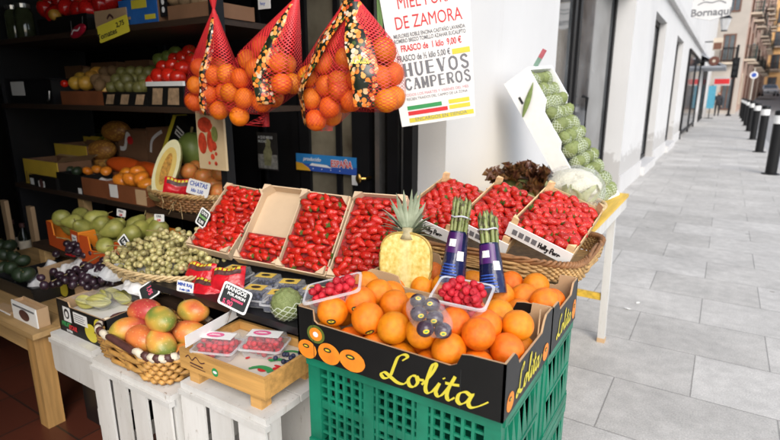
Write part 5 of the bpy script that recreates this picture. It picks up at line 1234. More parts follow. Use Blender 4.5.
# pears in the orange crates
PEAR = spots_mat('pear_skin', (.23,.235,.045), (.15,.12,.04), 120, .14, .45, .1, (.36,.34,.085), .2)
ORC = mat('orange_carton', (.76,.22,.015), .5, .08, 5, rand=0); ORC_SHADE = mat('shaded_orange_carton', (.52,.075,.012), .5, .08, 5, rand=0)  # second, darker orange is for crate fronts, their shade put into the colour
def pear_proto():
    out = []
    for s in range(2):
        t = thing('pear', '', 'pear'); prof = [(.0,-.048),(.022,-.047),(.038,-.034),(.043,-.012),(.038,.012),(.026,.032),(.018,.046),(.010,.055),(0,.057)]; n = 20; vs_ = []
        for r, z in prof:
            for i in range(n): a = 2*pi*i/n; k = 1+.05*noise.noise(V((cos(a)+s*4, sin(a), z*20))); vs_.append((r*k*cos(a)+.12*z*z*(s*8-2), r*k*sin(a), z))
        b = M(); b.add(vs_, [(j*n+i,j*n+(i+1)%n,(j+1)*n+(i+1)%n,(j+1)*n+i) for j in range(len(prof)-1) for i in range(n)]); b.obj('skin', PEAR, t, smooth=True)
        b = M(); b.tube([(0,0,.054),(.003,.002,.068),(.008,.004,.078)], .002, 5); b.obj('stalk', STEM, t); out.append(t)
    return Proto(*out)
PE = pear_proto()
def pear_crate(label, loc, yaw, W, D, h, grp, n, tag_=True):
    t = thing('fruit_crate', label, 'crate', loc, (0,0,radians(yaw)))
    b = M(); b.panel([(0,0),(W,0),(W,h),(W-.09,h),(W-.10,h*.5),(.08,h*.5),(.07,h),(0,h)], .006, (0,0,0), (1,0,0), (0,0,1)); b.obj('front_panel', [ORC_SHADE, ORC, ORC], t)
    b = M(); b.panel([(0,0),(W,0),(W,h),(0,h)], .006, (W,D,0), (-1,0,0), (0,0,1)); b.obj('back_panel', [ORC, ORC, ORC], t)
    for a, u in (((W,0,0),(0,1,0)),((0,D,0),(0,-1,0))): b = M(); b.panel([(.0062,0),(D-.0062,0),(D-.0062,h),(D-.08,h),(D-.09,h*.55),(.09,h*.55),(.08,h),(.0062,h)], .006, a, u, (0,0,1)); b.obj('side_panel', [ORC, ORC, ORC], t)
    b = M(); b.box(.007,W-.007,.007,D-.007,0,.006); b.obj('base', ORC, t)
    if tag_:
        b = M(); b.box(W-.075,W-.02,-.0016,-.0006,.02,h-.02); l_ = b.obj('paper_label', PAPER, t); b = M()
        for k in range(4): b.box(W-.066,W-.03,-.0022,-.0018,.03+k*.022,.036+k*.022)
        b.obj('print_lines', GRINK, l_)
    Mt = Matrix.Translation(V(loc)) @ Matrix.Rotation(radians(yaw), 4, 'Z')
    P_ = settle([V((random.uniform(.05,W-.05), random.uniform(.05,D-.05), random.uniform(.04,.17))) for _ in range(n)], .046, (.006,.006,.006), (W-.006,D-.006,.20), 80, .02, .9)
    for p in P_: PE.put(Mt @ p, (random.uniform(.6,2.2), random.uniform(-.6,.6), random.uniform(0,6.3)), 'green pear in the ' + label.split(',')[0], 'pears in the '+label.split(',')[0], random.uniform(.95,1.15))
pear_crate('left orange carton crate, with a white label on its front post', (-3.0,1.30,.703), -6, .40, .26, .135, 'x', 9)
pear_crate('right orange carton crate, heaped with pears next to the grapes', (-2.56,1.24,.703), 4, .36, .30, .135, 'x', 17, False)
for u, v, lb, rl in ((121,213,'small white price card standing at the top of the pears',4),(159,218,'small white price card between the pears and the grapes',-3)):
    tag('price_tag', lb, at(u, v, Y=1.46), 8, -8, rl, .062, .036, PAPER, None, [('PERA' if u < 150 else 'UVA',.016,0,.003,GRINK),('2,50',.013,0,-.014,RINK)])
tag('price_tag', 'small chalkboard tag fixed to the right orange pear crate', at(124, 242, Y=1.235), 10, -20, 40, .06, .05, SLATE, WINK, [('1,99',.02,0,-.006,CHALKW)], False)

# ---------------------------------------------------------------- pineapple, asparagus, plums on the cartons
t = thing('pineapple', 'upright half pineapple, pale cut face towards the viewer, grey green crown', 'pineapple', at(404, 289, Y=1.262), rot3(12, -7, 0), None, (1.24,1.0,1.10))
PX = 60
def body(u, v, s=1):   # outline radius
    return .0645*(max(0, 1-abs(2*v-1)**3.2))**.42
b = M(); b.grid(lambda u, v: V((-body(0,v)*cos(pi*u), body(0,v)*sin(pi*u)*1.0, .155*v)), 22, 22)
b.obj('rind', spots_mat('pineapple_rind', (.28,.12,.02), (.50,.27,.05), 75, .5, .55, .9, (.40,.19,.03)), t, smooth=True)
n = 40; ring = [(.5-.5*cos(pi*i/n)) for i in range(n+1)]
vs_ = [(body(0,v), -.001, .155*v) for v in ring]+[(-body(0,v), -.001, .155*v) for v in reversed(ring)]
def flesh():
    m, tt, bb, o = nodes('pineapple_flesh'); L = tt.links.new; tc = N(tt, 'TexCoord'); mp = N(tt, 'Mapping'); mp.inputs['Scale'].default_value = (1,1,.75); L(tc.outputs['Object'], mp.inputs[0])
    nz = N(tt, 'TexNoise', i_Scale=95, i_Detail=5); L(mp.outputs[0], nz.inputs['Vector']); c = ramp(tt, nz.outputs['Fac'], [(.3,(.60,.40,.07)),(.5,(.78,.60,.18)),(.72,(.86,.74,.34))])
    sp = N(tt, 'SeparateXYZ'); L(tc.outputs['Object'], sp.inputs[0]); ab = N(tt, 'Math', operation='ABSOLUTE'); L(sp.outputs[0], ab.inputs[0]); mr = N(tt, 'MapRange', i_1=.004, i_2=.018, i_3=.4, i_4=0); L(ab.outputs[0], mr.inputs[0])
    x = N(tt, 'Mix', data_type='RGBA'); L(mr.outputs[0], x.inputs[0]); L(c, x.inputs[6]); x.inputs[7].default_value = (.84,.74,.40,1); L(x.outputs[2], bb.inputs['Base Color']); bb.inputs['Roughness'].default_value = .3
    bp = N(tt, 'Bump', i_Strength=.3, i_Distance=.003); L(nz.outputs['Fac'], bp.inputs['Height']); L(bp.outputs[0], bb.inputs['Normal']); return m
b = M(); b.add(vs_, [tuple(range(len(vs_)))]); b.obj('cut_face', flesh(), t)
b = M(); b.tube([(x*1.0, .001, z) for x, y, z in vs_], .0036, 5, True); b.obj('rind_edge', mat('rind_edge', (.45,.30,.07), .5, .3, 60, rand=0), t, smooth=True)
b = M(); b.T = Matrix.Translation((0,.012,.138)); b.lathe([(.021,0),(.017,.012),(.014,.03)], 12); b.obj('crown_core', mat('crown_core', (.42,.36,.20), .6, .3, 40, rand=0), t, smooth=True)
CRL = mat('pineapple_leaf', (.17,.22,.12), .5, .3, 20, col2=(.34,.38,.26), rand=0)
b = M(); rnd = random.Random(5)
for k in range(52):
    lv = k/52; a = rnd.uniform(-.15, pi+.15); el = radians(8+72*lv+rnd.uniform(-7,7)); Ln = .058+.034*lv+rnd.uniform(-.008,.012); d = V((cos(a)*cos(el), .75*sin(a)*cos(el)-.06*cos(el), sin(el))); sd_ = V((-sin(a), cos(a), 0))
    if abs(d.z) > .9: sd_ = V((1,0,0))
    P0 = V((.012*cos(a), .010+.008*sin(a), .146+.028*lv)); vs2 = []
    for j in range(7):
        s = j/6; c = P0+d*Ln*s+V((0,0,-1))*(.022*s*s*cos(el))+V((0,0,.006*s)); wd = .0095*(1-s)**.7*(.75+.25*sin(pi*s)); nn = d.cross(sd_)
        vs2 += [c-sd_*wd+nn*wd*.35, c-nn*0, c+sd_*wd+nn*wd*.35]
    b.add(vs2, [(3*j+i, 3*j+i+1, 3*j+i+4, 3*j+i+3) for j in range(6) for i in range(2)])
b.obj('crown_leaves', CRL, t, smooth=True)

ASPG = mat('asparagus_stalk', (.20,.26,.06), .45, .3, 30, col2=(.30,.32,.12), rand=.15); ASPT = mat('asparagus_tip', (.10,.085,.06), .55, .4, 60, col2=(.20,.18,.08), rand=.1)
WRAP = mat('dark_blue_wrap', (.008,.009,.035), .14, .5, 9, col2=(.018,.022,.09), rand=0, bump=.35, bscale=30); PURP = mat('purple_label', (.065,.014,.115), .3, .2, 10, rand=0)
def asparagus(label, base, top, seed):
    base, top = V(base), V(top); ax = (top-base); L = ax.length; rnd = random.Random(seed); q = ax.to_track_quat('Z', 'X').to_matrix().to_4x4()
    xw = q.to_3x3() @ V((1,0,0)); yaw = 0
    t = thing('asparagus_bunch', label, 'asparagus', base, q)
    # local frame: z along bunch; find local direction facing the viewer (-Y)
    fy = q.to_3x3().inverted() @ V((0,-1,0)); phi = atan2(fy.y, fy.x)
    for k in range(13):
        a = k*2.4; r = .022*sqrt((k+.5)/13); zt = L*(.90+rnd.uniform(0,.10)); b = M(); P_ = [V((r*cos(a)*(.95+.3*s*s), r*sin(a)*(.95+.3*s*s), s*zt)) for s in (0,.25,.5,.72,.86,.95,1.0)]
        def rad(s): return .0062*(1-.15*s) if s < .6 else .0062*(.92 if s < .7 else .95 if s < .85 else .60 if s < .95 else .12)
        b.tube(P_, rad, 7); st = b.obj('stalk', ASPG, t, smooth=True)
        b = M()
        for j in range(9):
            s = .70+.032*j; c = P_[2].lerp(P_[-1], (s-.5)/.5); aa = j*2.2+k; d = V((cos(aa), sin(aa), 0)); e = V((-sin(aa), cos(aa), 0)); rr = .0062*(1 if j < 6 else .8)
            b.add([c+d*rr-e*.0035, c+d*rr+e*.0035, c+d*rr*.8+V((0,0,.017)), c+d*rr*1.25+V((0,0,.006))], [(0,1,3),(1,2,3),(2,0,3)])
        b.obj('tip_scales', ASPT, st)
    def wr(u, v):
        a = 2*pi*u; f = 1+.05*noise.noise(V((cos(a)*2,sin(a)*2,v*4+seed)))+.05*abs(noise.noise(V((cos(a)*6,sin(a)*6,v*9+seed))))
        return V(((.041-.014*v)*f*cos(a)*1.1, (.037-.011*v)*f*sin(a), L*(-.02+.60*v)))
    b = M(); b.grid(wr, 30, 14); b.add([wr(i/24,0) for i in range(24)], [tuple(range(23,-1,-1))]); b.obj('wrapper', WRAP, t, smooth=True)
    def lab(u, v, du, v0, v1, off): a = phi/(2*pi)+du*(u-.5); p = wr(a % 1, v0+(v1-v0)*v); return V((p.x*off, p.y*off, p.z))
    b = M(); b.grid(lambda u, v: lab(u, v, .30, .58, .97, 1.02), 10, 6); pl = b.obj('purple_label', PURP, t, smooth=True)
    b = M(); b.grid(lambda u, v: lab(u, v, .11, .70, .84, 1.035), 6, 3); b.obj('white_print', WINK, pl)
    b = M(); b.grid(lambda u, v: lab(u+1.45, v, .10, .44, .62, 1.03), 6, 3); b.obj('bar_code', PAPER, t)
    b = M()
    for k in range(5): b.grid(lambda u, v, k=k: lab(u, v, .26-.02*k, .10+.06*k, .125+.06*k, 1.025), 6, 1)
    b.obj('blue_print', BINK, t)
    b = M(); b.tube([V((.029*cos(2*pi*i/18), .027*sin(2*pi*i/18), L*.745+.002*sin(i))) for i in range(18)], .0022, 5, True); b.obj('rubber_band', mat('rubber_band', (.62,.62,.70), .5, rand=0) if seed == 1 else bpy.data.materials['rubber_band'], t)
asparagus('green asparagus bunch in a dark blue wrapper, the left one, leaning right', at(452, 281, Y=1.275), at(464, 196, Y=1.35), 1)
asparagus('green asparagus bunch in a dark blue wrapper, the right shorter one, leaning left', at(493, 292, Y=1.275), at(486, 210, Y=1.35), 2)

PLUM = mat('plum_skin', (.035,.018,.030), .25, .5, 14, col2=(.07,.04,.06), rand=.3)
t0 = thing('plum', '', 'plum'); b = M(); b.blob((0,0,0), (1,.93,.92), 20, 14, lambda d: 1-.05*math.exp(-(d.y*d.y)*40)*(d.x > 0)); b.obj('skin', PLUM, t0, smooth=True)
b = M(); n = 14; b.add([V((.34*cos(2*pi*i/n), -.9, .24*sin(2*pi*i/n)+.25)).normalized()*1.02 for i in range(n)]+[V((0,-.99,.26))], [(i,(i+1)%n,n) for i in range(n)]); s_ = b.obj('sticker', STICKY, t0, smooth=True)
b = M(); b.add([V((.2*cos(2*pi*i/n), -.95, .09*sin(2*pi*i/n)+.25)).normalized()*1.035 for i in range(n)], [tuple(range(n))]); b.obj('sticker_mark', GINK, s_)
PLU = Proto(t0)
pk = at(426, 317, Z=1.0); P_ = [at(u, v, Z=z) for u, v, z in ((418,301,1.035),(432,305,1.035),(420,314,1.035),(434,319,1.03),(427,329,1.025),(441,330,1.02))]
P_ = settle(P_, .0195, None, None, 30, .1)
for k, p in enumerate(P_): PLU.put(p, (random.uniform(-.5,.2), random.uniform(-.3,.3), random.uniform(.2,.9)), 'dark plum with a yellow sticker, in the clear pack on the oranges', 'plums in the clear pack', .019, 0)
t = thing('plum_pack', 'clear plastic pack of dark plums lying on the front oranges', 'fruit pack', sum(P_, V())/len(P_)); c = sum(P_, V())/len(P_)
ax_ = (P_[5]-P_[0]); qq = atan2(ax_.y, ax_.x); b = M(); b.T = Matrix.Rotation(qq, 4, 'Z') @ Matrix.Rotation(-atan2(ax_.z, sqrt(ax_.x**2+ax_.y**2)), 4, 'Y'); b.blob((0,0,0), (.078,.043,.028), 26, 14, lambda d: 1+.05*noise.noise(d*4)); b.obj('film', clear_mat('pack_film', (1,1,1), .02, .05, .6, 60, .35), t, smooth=True)

# ---------------------------------------------------------------- lettuce, cauliflower, foam crate on the table
fbk, _ = basket('wicker_basket', 'flat round straw basket holding the cauliflower and red lettuce', (-.745,2.70,.888), 0, .235, .22, .05, .24, 4, 44, .006, 2.4, [WICKL, WICKL])
t = thing('red_lettuce', 'frilly dark red leaf lettuce heaped on the straw basket', 'lettuce', at(521, 192, Y=2.50), None, None, 1.3)
LET = mat('red_lettuce_leaf', (.12,.014,.022), .32, .5, 26, col2=(.19,.10,.035), rand=0, spec=.6); rnd = random.Random(9); b = M()
for k in range(46):
    a = rnd.uniform(0, 2*pi); el = rnd.uniform(.1, 1.4); c = V((cos(a)*.085*cos(el)*1.35, sin(a)*.06*cos(el), .015+.065*sin(el))); d = (V((cos(a)*cos(el), sin(a)*cos(el), sin(el)+.2))+V((rnd.gauss(0,.35),rnd.gauss(0,.35),rnd.gauss(0,.2)))).normalized(); e1 = d.cross(V((.1,.2,1))).normalized(); e2 = d.cross(e1); w0 = rnd.uniform(.85,1.3)
    def lf(u, v):      # a fan shaped leaf whose outer edge is frilled
        th = -1.3+2.6*u; r = (.008+.045*v)*w0; fr = v**2.5*(.011*sin(th*8+k)+.007*sin(th*17+2*k)+.006*sin(th*29+k))
        return c+d*(r*cos(th)*.95-.02)+e1*(r*sin(th)*1.1)+e2*(fr+.018*v*v*sin(k))
    b.grid(lf, 40, 6)
b.obj('leaves', LET, t, smooth=True)
b = M(); b.blob((0,0,.0), (.10,.06,.055), 16, 10, lambda d: 1+.2*noise.noise(d*3)); b.obj('heart', mat('lettuce_heart', (.16,.17,.05), .6, .4, 20, rand=0), t, smooth=True)
cc = at(572, 199, Y=2.52); t = thing('cauliflower', 'white cauliflower wrapped in clear film on the straw basket', 'cauliflower', cc)
CUR = mat('cauliflower_curd', (.60,.58,.46), .75, .12, 40, rand=0, bump=.5, bscale=160); b = M(); pts_ = [V((rnd.gauss(0,1), rnd.gauss(0,1), abs(rnd.gauss(0,1)))).normalized() for _ in range(60)]
b.blob((0,0,.055), (.128,.11,.088), 60, 36, lambda d: .90+.14*sqrt(max(0, 1-(min((d-q).length for q in pts_)/.33)**2))+.02*noise.noise(d*11)); b.obj('curd', CUR, t, smooth=True)
CLF = mat('cauliflower_leaf', (.40,.45,.20), .6, .3, 8, col2=(.60,.62,.40), rand=0)
for k in range(7):
    a = 2*pi*k/7+.3; b = M()
    def lf(u, v):
        w_ = (u-.5)*2*.065*sin(pi*(.18+.75*v)); r = .085+.055*v+.006*sin(9*u+k); z = -.01+.09*v+.012*sin(u*12); t_ = a+w_/.12; return V((cos(t_)*r*1.02, sin(t_)*r*.88, max(0, z)))
    b.grid(lf, 12, 8); b.obj('outer_leaf', CLF, t, smooth=True)
b = M(); b.blob((0,0,.055), (.148,.128,.105), 40, 24, lambda d: 1+.06*noise.noise(d*3)+.02*noise.noise(d*9)); b.obj('film', clear_mat('cauliflower_film', (1,1,1), .04, .08, .9, 40, .40), t, smooth=True)
# tilted white foam crate of custard apples leaning on the wall
A_, B_ = at(504,84,Y=3.12), at(600,189,Y=3.12); Cc = at(532,69,Y=3.12); E_ = at(546,160,Y=3.12)
ux = (E_-A_).normalized(); ux = V((ux.x, 0, ux.z)).normalized(); n_ = V((ux.z*-1, 0, ux.x)); n_ = n_ if n_.z > 0 else -n_; uy = V((0,1,0))*cos(.12)+n_*sin(.12); n_ = n_*cos(.12)-V((0,1,0))*sin(.12)   # ux down the slope, n_ out of the open face
LF = (B_-Cc).length*1.15; hF = .15; WF = .37
t = thing('foam_crate', 'tilted white foam crate leaning on the wall, filled with custard apples', 'crate', A_); FT = t
b = M(); 
def fbx(b, l0, l1, w0, w1, h0, h1):
    vs2 = [ux*l+uy*w_+n_*h for h in (h0,h1) for l, w_ in ((l0,w0),(l1,w0),(l1,w1),(l0,w1))]; b.add(vs2, [(0,3,2,1),(4,5,6,7),(0,1,5,4),(1,2,6,5),(2,3,7,6),(3,0,4,7)])
fbx(b, 0, LF, 0, WF, 0, .018); b.obj('base', FOAM, t)
pf = [(0,.0185),(LF,.0185),(LF,hF),(LF-.07,hF),(LF-.10,hF*.68),(LF*.56,hF*.68),(LF*.52,hF*.86),(LF*.30,hF*.86),(LF*.27,hF*1.0),(LF*.24,hF*1.16),(0,hF*1.16)]
for w0, nm in ((0,'side_wall'),(WF-.018,'side_wall')):
    b = M(); b.panel(pf, .018, uy*w0 if True else 0, ux, n_, 0, 0, 0)
    # panel thickness runs along -(ux x n_); keep it inside the crate
    if (ux.cross(n_)).dot(uy) > 0: b.v = [tuple(V(p)+uy*.018) for p in b.v]
    b.obj(nm, FOAM, t)
for l0, nm, hh in ((0,'end_wall',hF*1.16),(LF-.018,'end_wall',hF)): b = M(); fbx(b, l0, l0+.018, .0185, WF-.0185, .0185, hh); b.obj(nm, FOAM, t)
b = M(); 
fbx(b, LF*.13, LF*.18, -.0015, -.0005, .035, .05); b.obj('hand_slot', BLKP, t)
for r in range(11):
    for c_ in range(4):
        p = A_+ux*(.065+r*(LF-.125)/10.0)+uy*(.064+c_*.080+(.008 if r % 2 else -.008))+n_*(.132+random.uniform(-.004,.008)); CA.put(p, (random.uniform(-.5,.5), random.uniform(.5,1.2), random.uniform(0,6)), 'green custard apple in white netting, packed in the tilted foam crate', 'custard apples in the foam crate', tuple(random.uniform(.92,1.1)*q for q in (.040,.040,.050)), 0)
t = thing('leaf_sprig', 'long green leaf hanging over the edge of the tilted foam crate', 'leaf', at(528,100,Y=3.10))
b = M()
b.grid(lambda u, v: V(((u-.5)*.035*sin(pi*(.08+.9*v))+.05*(v-.5), -.002-.008*sin(pi*u), -.10+.2*v)), 6, 10); b.obj('blade', mat('leaf_green', (.16,.22,.06), .5, .3, 20, rand=0), t, smooth=True)
t = thing('price_stick', 'small tilted red and green striped card standing above the foam crate', 'price tag', at(540,58,Y=3.25)); b = M(); b.T = Matrix.Rotation(radians(28),4,'Y'); b.box(-.014,.014,-.002,.002,-.055,.0); b.obj('green_half', mat('grey_green_card', (.16,.26,.20), .5, rand=0), t); b = M(); b.T = Matrix.Rotation(radians(28),4,'Y'); b.box(-.014,.014,-.002,.002,.0005,.055); b.obj('red_half', mat('dull_red_card', (.42,.10,.12), .5, rand=0), t); b = M(); b.T = Matrix.Rotation(radians(28),4,'Y'); b.box(-.003,.003,-.002,.002,-.10,-.0555); b.obj('pin', WINK, t)

# ---------------------------------------------------------------- poster, door sign, prints
def rect_thing(name, label, cat, tl, tr, bl, curl=0):
    """a flat sheet given by three corners; returns thing and its axes (local origin bottom left)"""
    O = V(bl); up = V(tl)-O; W_ = (V(tr)-V(tl)).length; H_ = up.length; up = up.normalized(); rt = (V(tr)-V(tl)).normalized(); up = (up-rt*up.dot(rt)).normalized(); return thing(name, label, cat, O), rt, up, W_, H_
bl, br_ = at(402,127,X=-1.20), at(467,117,X=-1.21); Wp = .62
bl, br_, tl = at(402,127,Y=1.98), at(467.5,117,Y=2.12), at(376,-14,Y=1.90); 
t, rt, up, W_, H_ = rect_thing('poster', 'white price poster in red, black and coloured lines hanging by the shop corner', 'poster', tl, tl+(br_-bl)*1.32, bl)
W_ = (br_-bl).length*1.30; rt = (br_-bl).normalized(); up = (tl-bl); up = (up-rt*up.dot(rt)*.25).normalized(); H_ = (tl-bl).length
nrm = rt.cross(up)
shear = lambda x, z: rt*x+up*z
b = M(); b.panel([(-.0,0),(W_*.86,0),(W_*1.0,H_),(0,H_)], .0015, (0,0,0), rt, up, 0, 0, 0); b.obj('sheet', PAPER, t)
Rb = Matrix((rt, nrm*-1, up)).transposed(); Rl = Matrix((rt, up, nrm)).transposed(); of = nrm*.0012
def ptext(s, fx, fz, size, m, sx=1, bold=.0, center=True, wfit=None):
    o = lettering(s, size, m, t, (0,0,0), None, 'CENTER' if center else 'LEFT', bold, sx, depth=.0002)
    ws = [v_.co.x for v_ in o.data.vertices]; wd = max(ws)-min(ws)
    k = (wfit*W_/wd) if wfit else 1
    o.data.transform(Matrix.Translation(rt*fx*W_+up*fz*H_+of) @ Rl.to_4x4() @ Matrix.Diagonal((k,1,1,1)))
ptext('MIEL PURA', .49, .825, .072, RINK, 1, .0, wfit=.62)
ptext('DE ZAMORA', .49, .69, .072, RINK, 1, .0, wfit=.74)
ptext('MILFLORES ROBLE ENCINA CASTAÑO LAVANDA', .48, .632, .022, GRINK, 1, .0004, wfit=.80)
ptext('ROMERO BREZO TOMILLO AZAHAR EUCALIPTO', .48, .597, .022, GRINK, 1, .0004, wfit=.80)
ptext('FRASCO de  1 kilo  9,00 €', .48, .535, .036, RINK, 1, .0008, wfit=.68)
ptext('FRASCO de ½ kilo 5,00 €', .38, .468, .034, GRINK, 1, .0008, wfit=.60)
def pbar(fx0, fx1, fz0, fz1, m, nm='ink_bar', lines=None, k=1):
    b = M(); q = of*k
    b.add([rt*x*W_+up*z*H_+q for x, z in ((fx0,fz0),(fx1,fz0),(fx1,fz1),(fx0,fz1))], [(0,1,2,3)]); o = b.obj(nm, m, t)
pbar(.70,.90,.462,.50,YINK)
hw = W_*.74/(6*1.06-.28)/.054; slab_word('HUEVOS', .054, GRINK, t, rt*W_*.13+up*H_*.358+of, rt, up, 1.06*hw, .78*hw)
hw = W_*.75/(8*1.0-.24)/.046; slab_word('CAMPEROS', .046, GRINK, t, rt*W_*.12+up*H_*.262+of, rt, up, 1.0*hw, .76*hw)
ptext('TODOS LOS MARTES Y VIERNES DEL MES', .46, .215, .017, mat('dull_pink_ink', (.55,.2,.25), .6, rand=0), 1, .0, wfit=.74)
ptext('RECIEN TRAIDOS DEL CAMPO DE LA ZONA', .46, .185, .016, GRINK, 1, 0, wfit=.70)
pbar(.10,.50,.115,.145,GINK); pbar(.58,.82,.118,.148,YINK); pbar(.10,.56,.075,.105,RINK); pbar(.58,.82,.078,.108,YINK); pbar(.10,.85,.022,.055,YINK)
ptext('ENCARGOS EN TIENDA', .47, .029, .022, GRINK, 1, .0, wfit=.6); 
b = M(); b.tube([(rt*W_*.06+up*(H_-.01)), rt*W_*.06+up*(H_+.12)], .002, 5); b.tube([(rt*W_*.9+up*(H_-.01)), rt*W_*.9+up*(H_+.12)], .002, 5); b.obj('cord', BLKP, t)
t = thing('stem_bundle', 'long green stems hanging beside the poster', 'plant stems', at(379, 30, Y=1.92))
b = M()
for k in range(4): b.tube([(-.012+k*.007,.0,.28),(-.006+k*.006,.004,.0),(.004+k*.007,0,-.17)], .004, 6)
b.obj('stalk', mat('stem_green', (.13,.24,.06), .5, rand=0), t, smooth=True)

# door sign
tl_, br2 = at(296,153,Y=2.484), at(356.5,174,Y=2.484); Wd = br2.x-tl_.x; Hd = .105
t = thing('door_sign', 'blue sign on the shop door glass, red word with white edge', 'sign', (tl_.x, 2.483, tl_.z-Hd))
b = M(); b.box(0,Wd,0,.004,0,Hd*.42); b.obj('board', BINK, t); b = M(); b.box(0,Wd,0,.004,Hd*.421,Hd); b.obj('upper_board', mat('sky_blue_ink', (.03,.22,.55), .4, .1, rand=0), t)
b = M(); b.panel([(0,0),(.12,0),(.10,.02),(.05,.045),(0,.05)], .001, (0,-.0015,0), (1,0,0), (0,0,1), 0, 0, 0); b.obj('orange_corner', mat('sign_orange', (.80,.42,.03), .5, rand=0), t)
b = M(); b.panel([(.11,.035),(.29,.028),(.25,.045),(.13,.05)], .001, (0,-.0015,0), (1,0,0), (0,0,1), 0, 0, 0); b.obj('white_swoosh', WINK, t)
lettering('producido', .034, WINK, t, (.06,-.0015,.064), basis((1,0,0),(0,0,1)), 'LEFT', .0004, shear=.25)
lettering('ESPAÑA', .056, WINK, t, (Wd-.19,-.0016,.040), basis((1,0,0),(0,0,1)), 'LEFT', .004, sx=.80); lettering('ESPAÑA', .056, RINK, t, (Wd-.19,-.0026,.040), basis((1,0,0),(0,0,1)), 'LEFT', .0008, sx=.80)
b = M(); 
for k in range(4): b.disc((.14+k*.07,-.0015,.017), .004, .004, (1,0,0), (0,0,1), 8)
b.obj('star_print', WINK, t)
b = M(); b.box(Wd-.035,Wd+.005,.0,.003,-.06,-.001); b.obj('paper_note', PAPER, t)
# small picture on the dark panel
p = at(257,132,Y=2.49); q = at(279,171,Y=2.49)
t = thing('door_poster', 'small dark poster of a pale standing figure on the black door panel', 'poster', (p.x, 2.485, q.z)); w2, h2 = q.x-p.x, p.z-q.z
b = M(); b.box(0,w2,0,.003,0,h2); b.obj('sheet', mat('dark_poster', (.035,.032,.03), .5, .3, 10, rand=0), t)
b = M(); b.box(0.004,w2-.004,-.0012,-.0002,.01,h2*.42); b.obj('checker_floor', mat('grey_poster_print', (.42,.40,.36), .6, .5, 40, rand=0), t)
b = M(); b.panel([(.06,.03),(.12,.03),(.135,.12),(.12,.16),(.125,.19),(.10,.215),(.075,.19),(.08,.16),(.055,.12)], .0005, (0,-.0016,0), (1,0,0), (0,0,1), 0, 0, 0); b.obj('figure_print', mat('pale_olive_print', (.40,.38,.20), .6, .3, 30, rand=0), t)
lettering('A QUE MIRAS', .026, WINK, t, (.012,-.0016,h2-.04), basis((1,0,0),(0,0,1)), 'LEFT', .0005, sx=.85); lettering('MUCHO', .024, WINK, t, (.012,-.0016,h2-.066), basis((1,0,0),(0,0,1)), 'LEFT', .0005, sx=.85)
p = at(284,0,Y=2.0); q = at(276,8,Y=1.9)
t = thing('hanging_note', 'small white note with blue writing hanging behind the net bags', 'note', at(264, 2, Y=1.9)); b = M(); b.box(-.04,.04,0,.002,-.03,.05); b.obj('sheet', PAPER, t)
lettering('hoy', .022, BINK, t, (-.025,-.001,-.012), basis((1,0,0),(0,0,1)), 'LEFT'); b = M(); b.tube([(0,0,.045),(0,0,.3)], .0015, 4); b.obj('cord', BLKP, t)

# ================================================================== GOODS ON THE SHELVES INSIDE
S1, S2, S3 = 1.83, 1.435, .90
def goods_box(name, label, u0, u1, vt, Y, z0, depth, m, cat='box', top=None, vb=None, yaw=0, tilt=0):
    """closed or open carton whose front stands at depth Y between photo columns u0 and u1"""
    vm = vt+12; x0, x1 = at(u0, vm, Y=Y).x, at(u1, vm, Y=Y).x; h = at((u0+u1)/2, vt, Y=Y).z-z0
    t = thing(name, label, cat, (x0, Y, z0), rot3(yaw, tilt, 0)); W_ = x1-x0; e = .005
    for nm, a in (('front_panel',(0,W_,0,e)),('back_panel',(0,W_,depth-e,depth))): b = M(); b.box(*a,0,h); b.obj(nm, m if nm[0] == 'f' or top is None else top, t)
    for x in (0, W_-e): b = M(); b.box(x,x+e,e+.0002,depth-e-.0002,0,h-.002); b.obj('side_panel', top or m, t)
    b = M(); b.box(e+.0002,W_-e-.0002,e+.0002,depth-e-.0002,.002,.01); b.obj('base', top or m, t)
    return t, W_, h
def front(t): return [o for o in kids(t) if o.name.startswith('front')][0]
DCARD = mat('dark_cardboard', (.20,.10,.05), .75, .15, 6, rand=0); YBOX = mat('yellow_carton', (.62,.42,.045), .55, .12, 5, rand=0); DBR = mat('red_brown_crate', (.22,.07,.025), .6, .2, 6, rand=0)
RF = {}
def rounds(name, label, cat, group, spots, r, m, sq=(1,1,1), leaf=None):
    if name not in RF:
        t = thing(name, label, cat); b = M(); b.blob((0,0,0), sq, 20, 14, lambda d: 1+.05*noise.noise(d*1.5)-.06*math.exp(-(1-d.z)*30)); b.obj('skin', m, t, smooth=True)
        b = M()
        if leaf == 'star':
            for i in range(5): a = 2*pi*i/5; d = V((cos(a),sin(a),0)); e = V((-sin(a),cos(a),0)); b.add([V((0,0,.93*sq[2])), d*.25+e*.12+V((0,0,.95*sq[2])), d*.52+V((0,0,.90*sq[2])), d*.25-e*.12+V((0,0,.95*sq[2]))], [(0,1,2,3)])
        b.tube([(0,0,.9*sq[2]),(.03,0,1.03*sq[2])], .06, 6); b.obj('stalk', LEAFG if leaf else STEM, t); RF[name] = Proto(t)
    for p in spots: RF[name].put(p, (random.uniform(-.7,.7), random.uniform(-.7,.7), random.uniform(0,6)), label, group, r*random.uniform(.93,1.06), 0)
TOM = mat('tomato_skin', (.55,.018,.008), .2, .2, 6, rand=.15); PEP = mat('red_pepper_skin', (.42,.010,.008), .2, .3, 6, rand=.2); KIWI = mat('kiwi_skin', (.16,.09,.035), .8, .3, 30, rand=.2)
YEL = mat('yellow_fruit_skin', (.55,.30,.04), .4, .25, 7, rand=.2, hue=.015); PERS = mat('persimmon_skin', (.78,.25,.02), .3, .2, 6, rand=.15, hue=.01); GRN = mat('green_fruit_skin', (.15,.20,.04), .45, .35, 9, rand=.2)
PAPA = mat('papaya_skin', (.62,.09,.012), .35, .3, 6, rand=.1); PKB = mat('peach_skin', (.70,.36,.07), .4, .35, 5, col2=(.62,.14,.04), rand=.1)
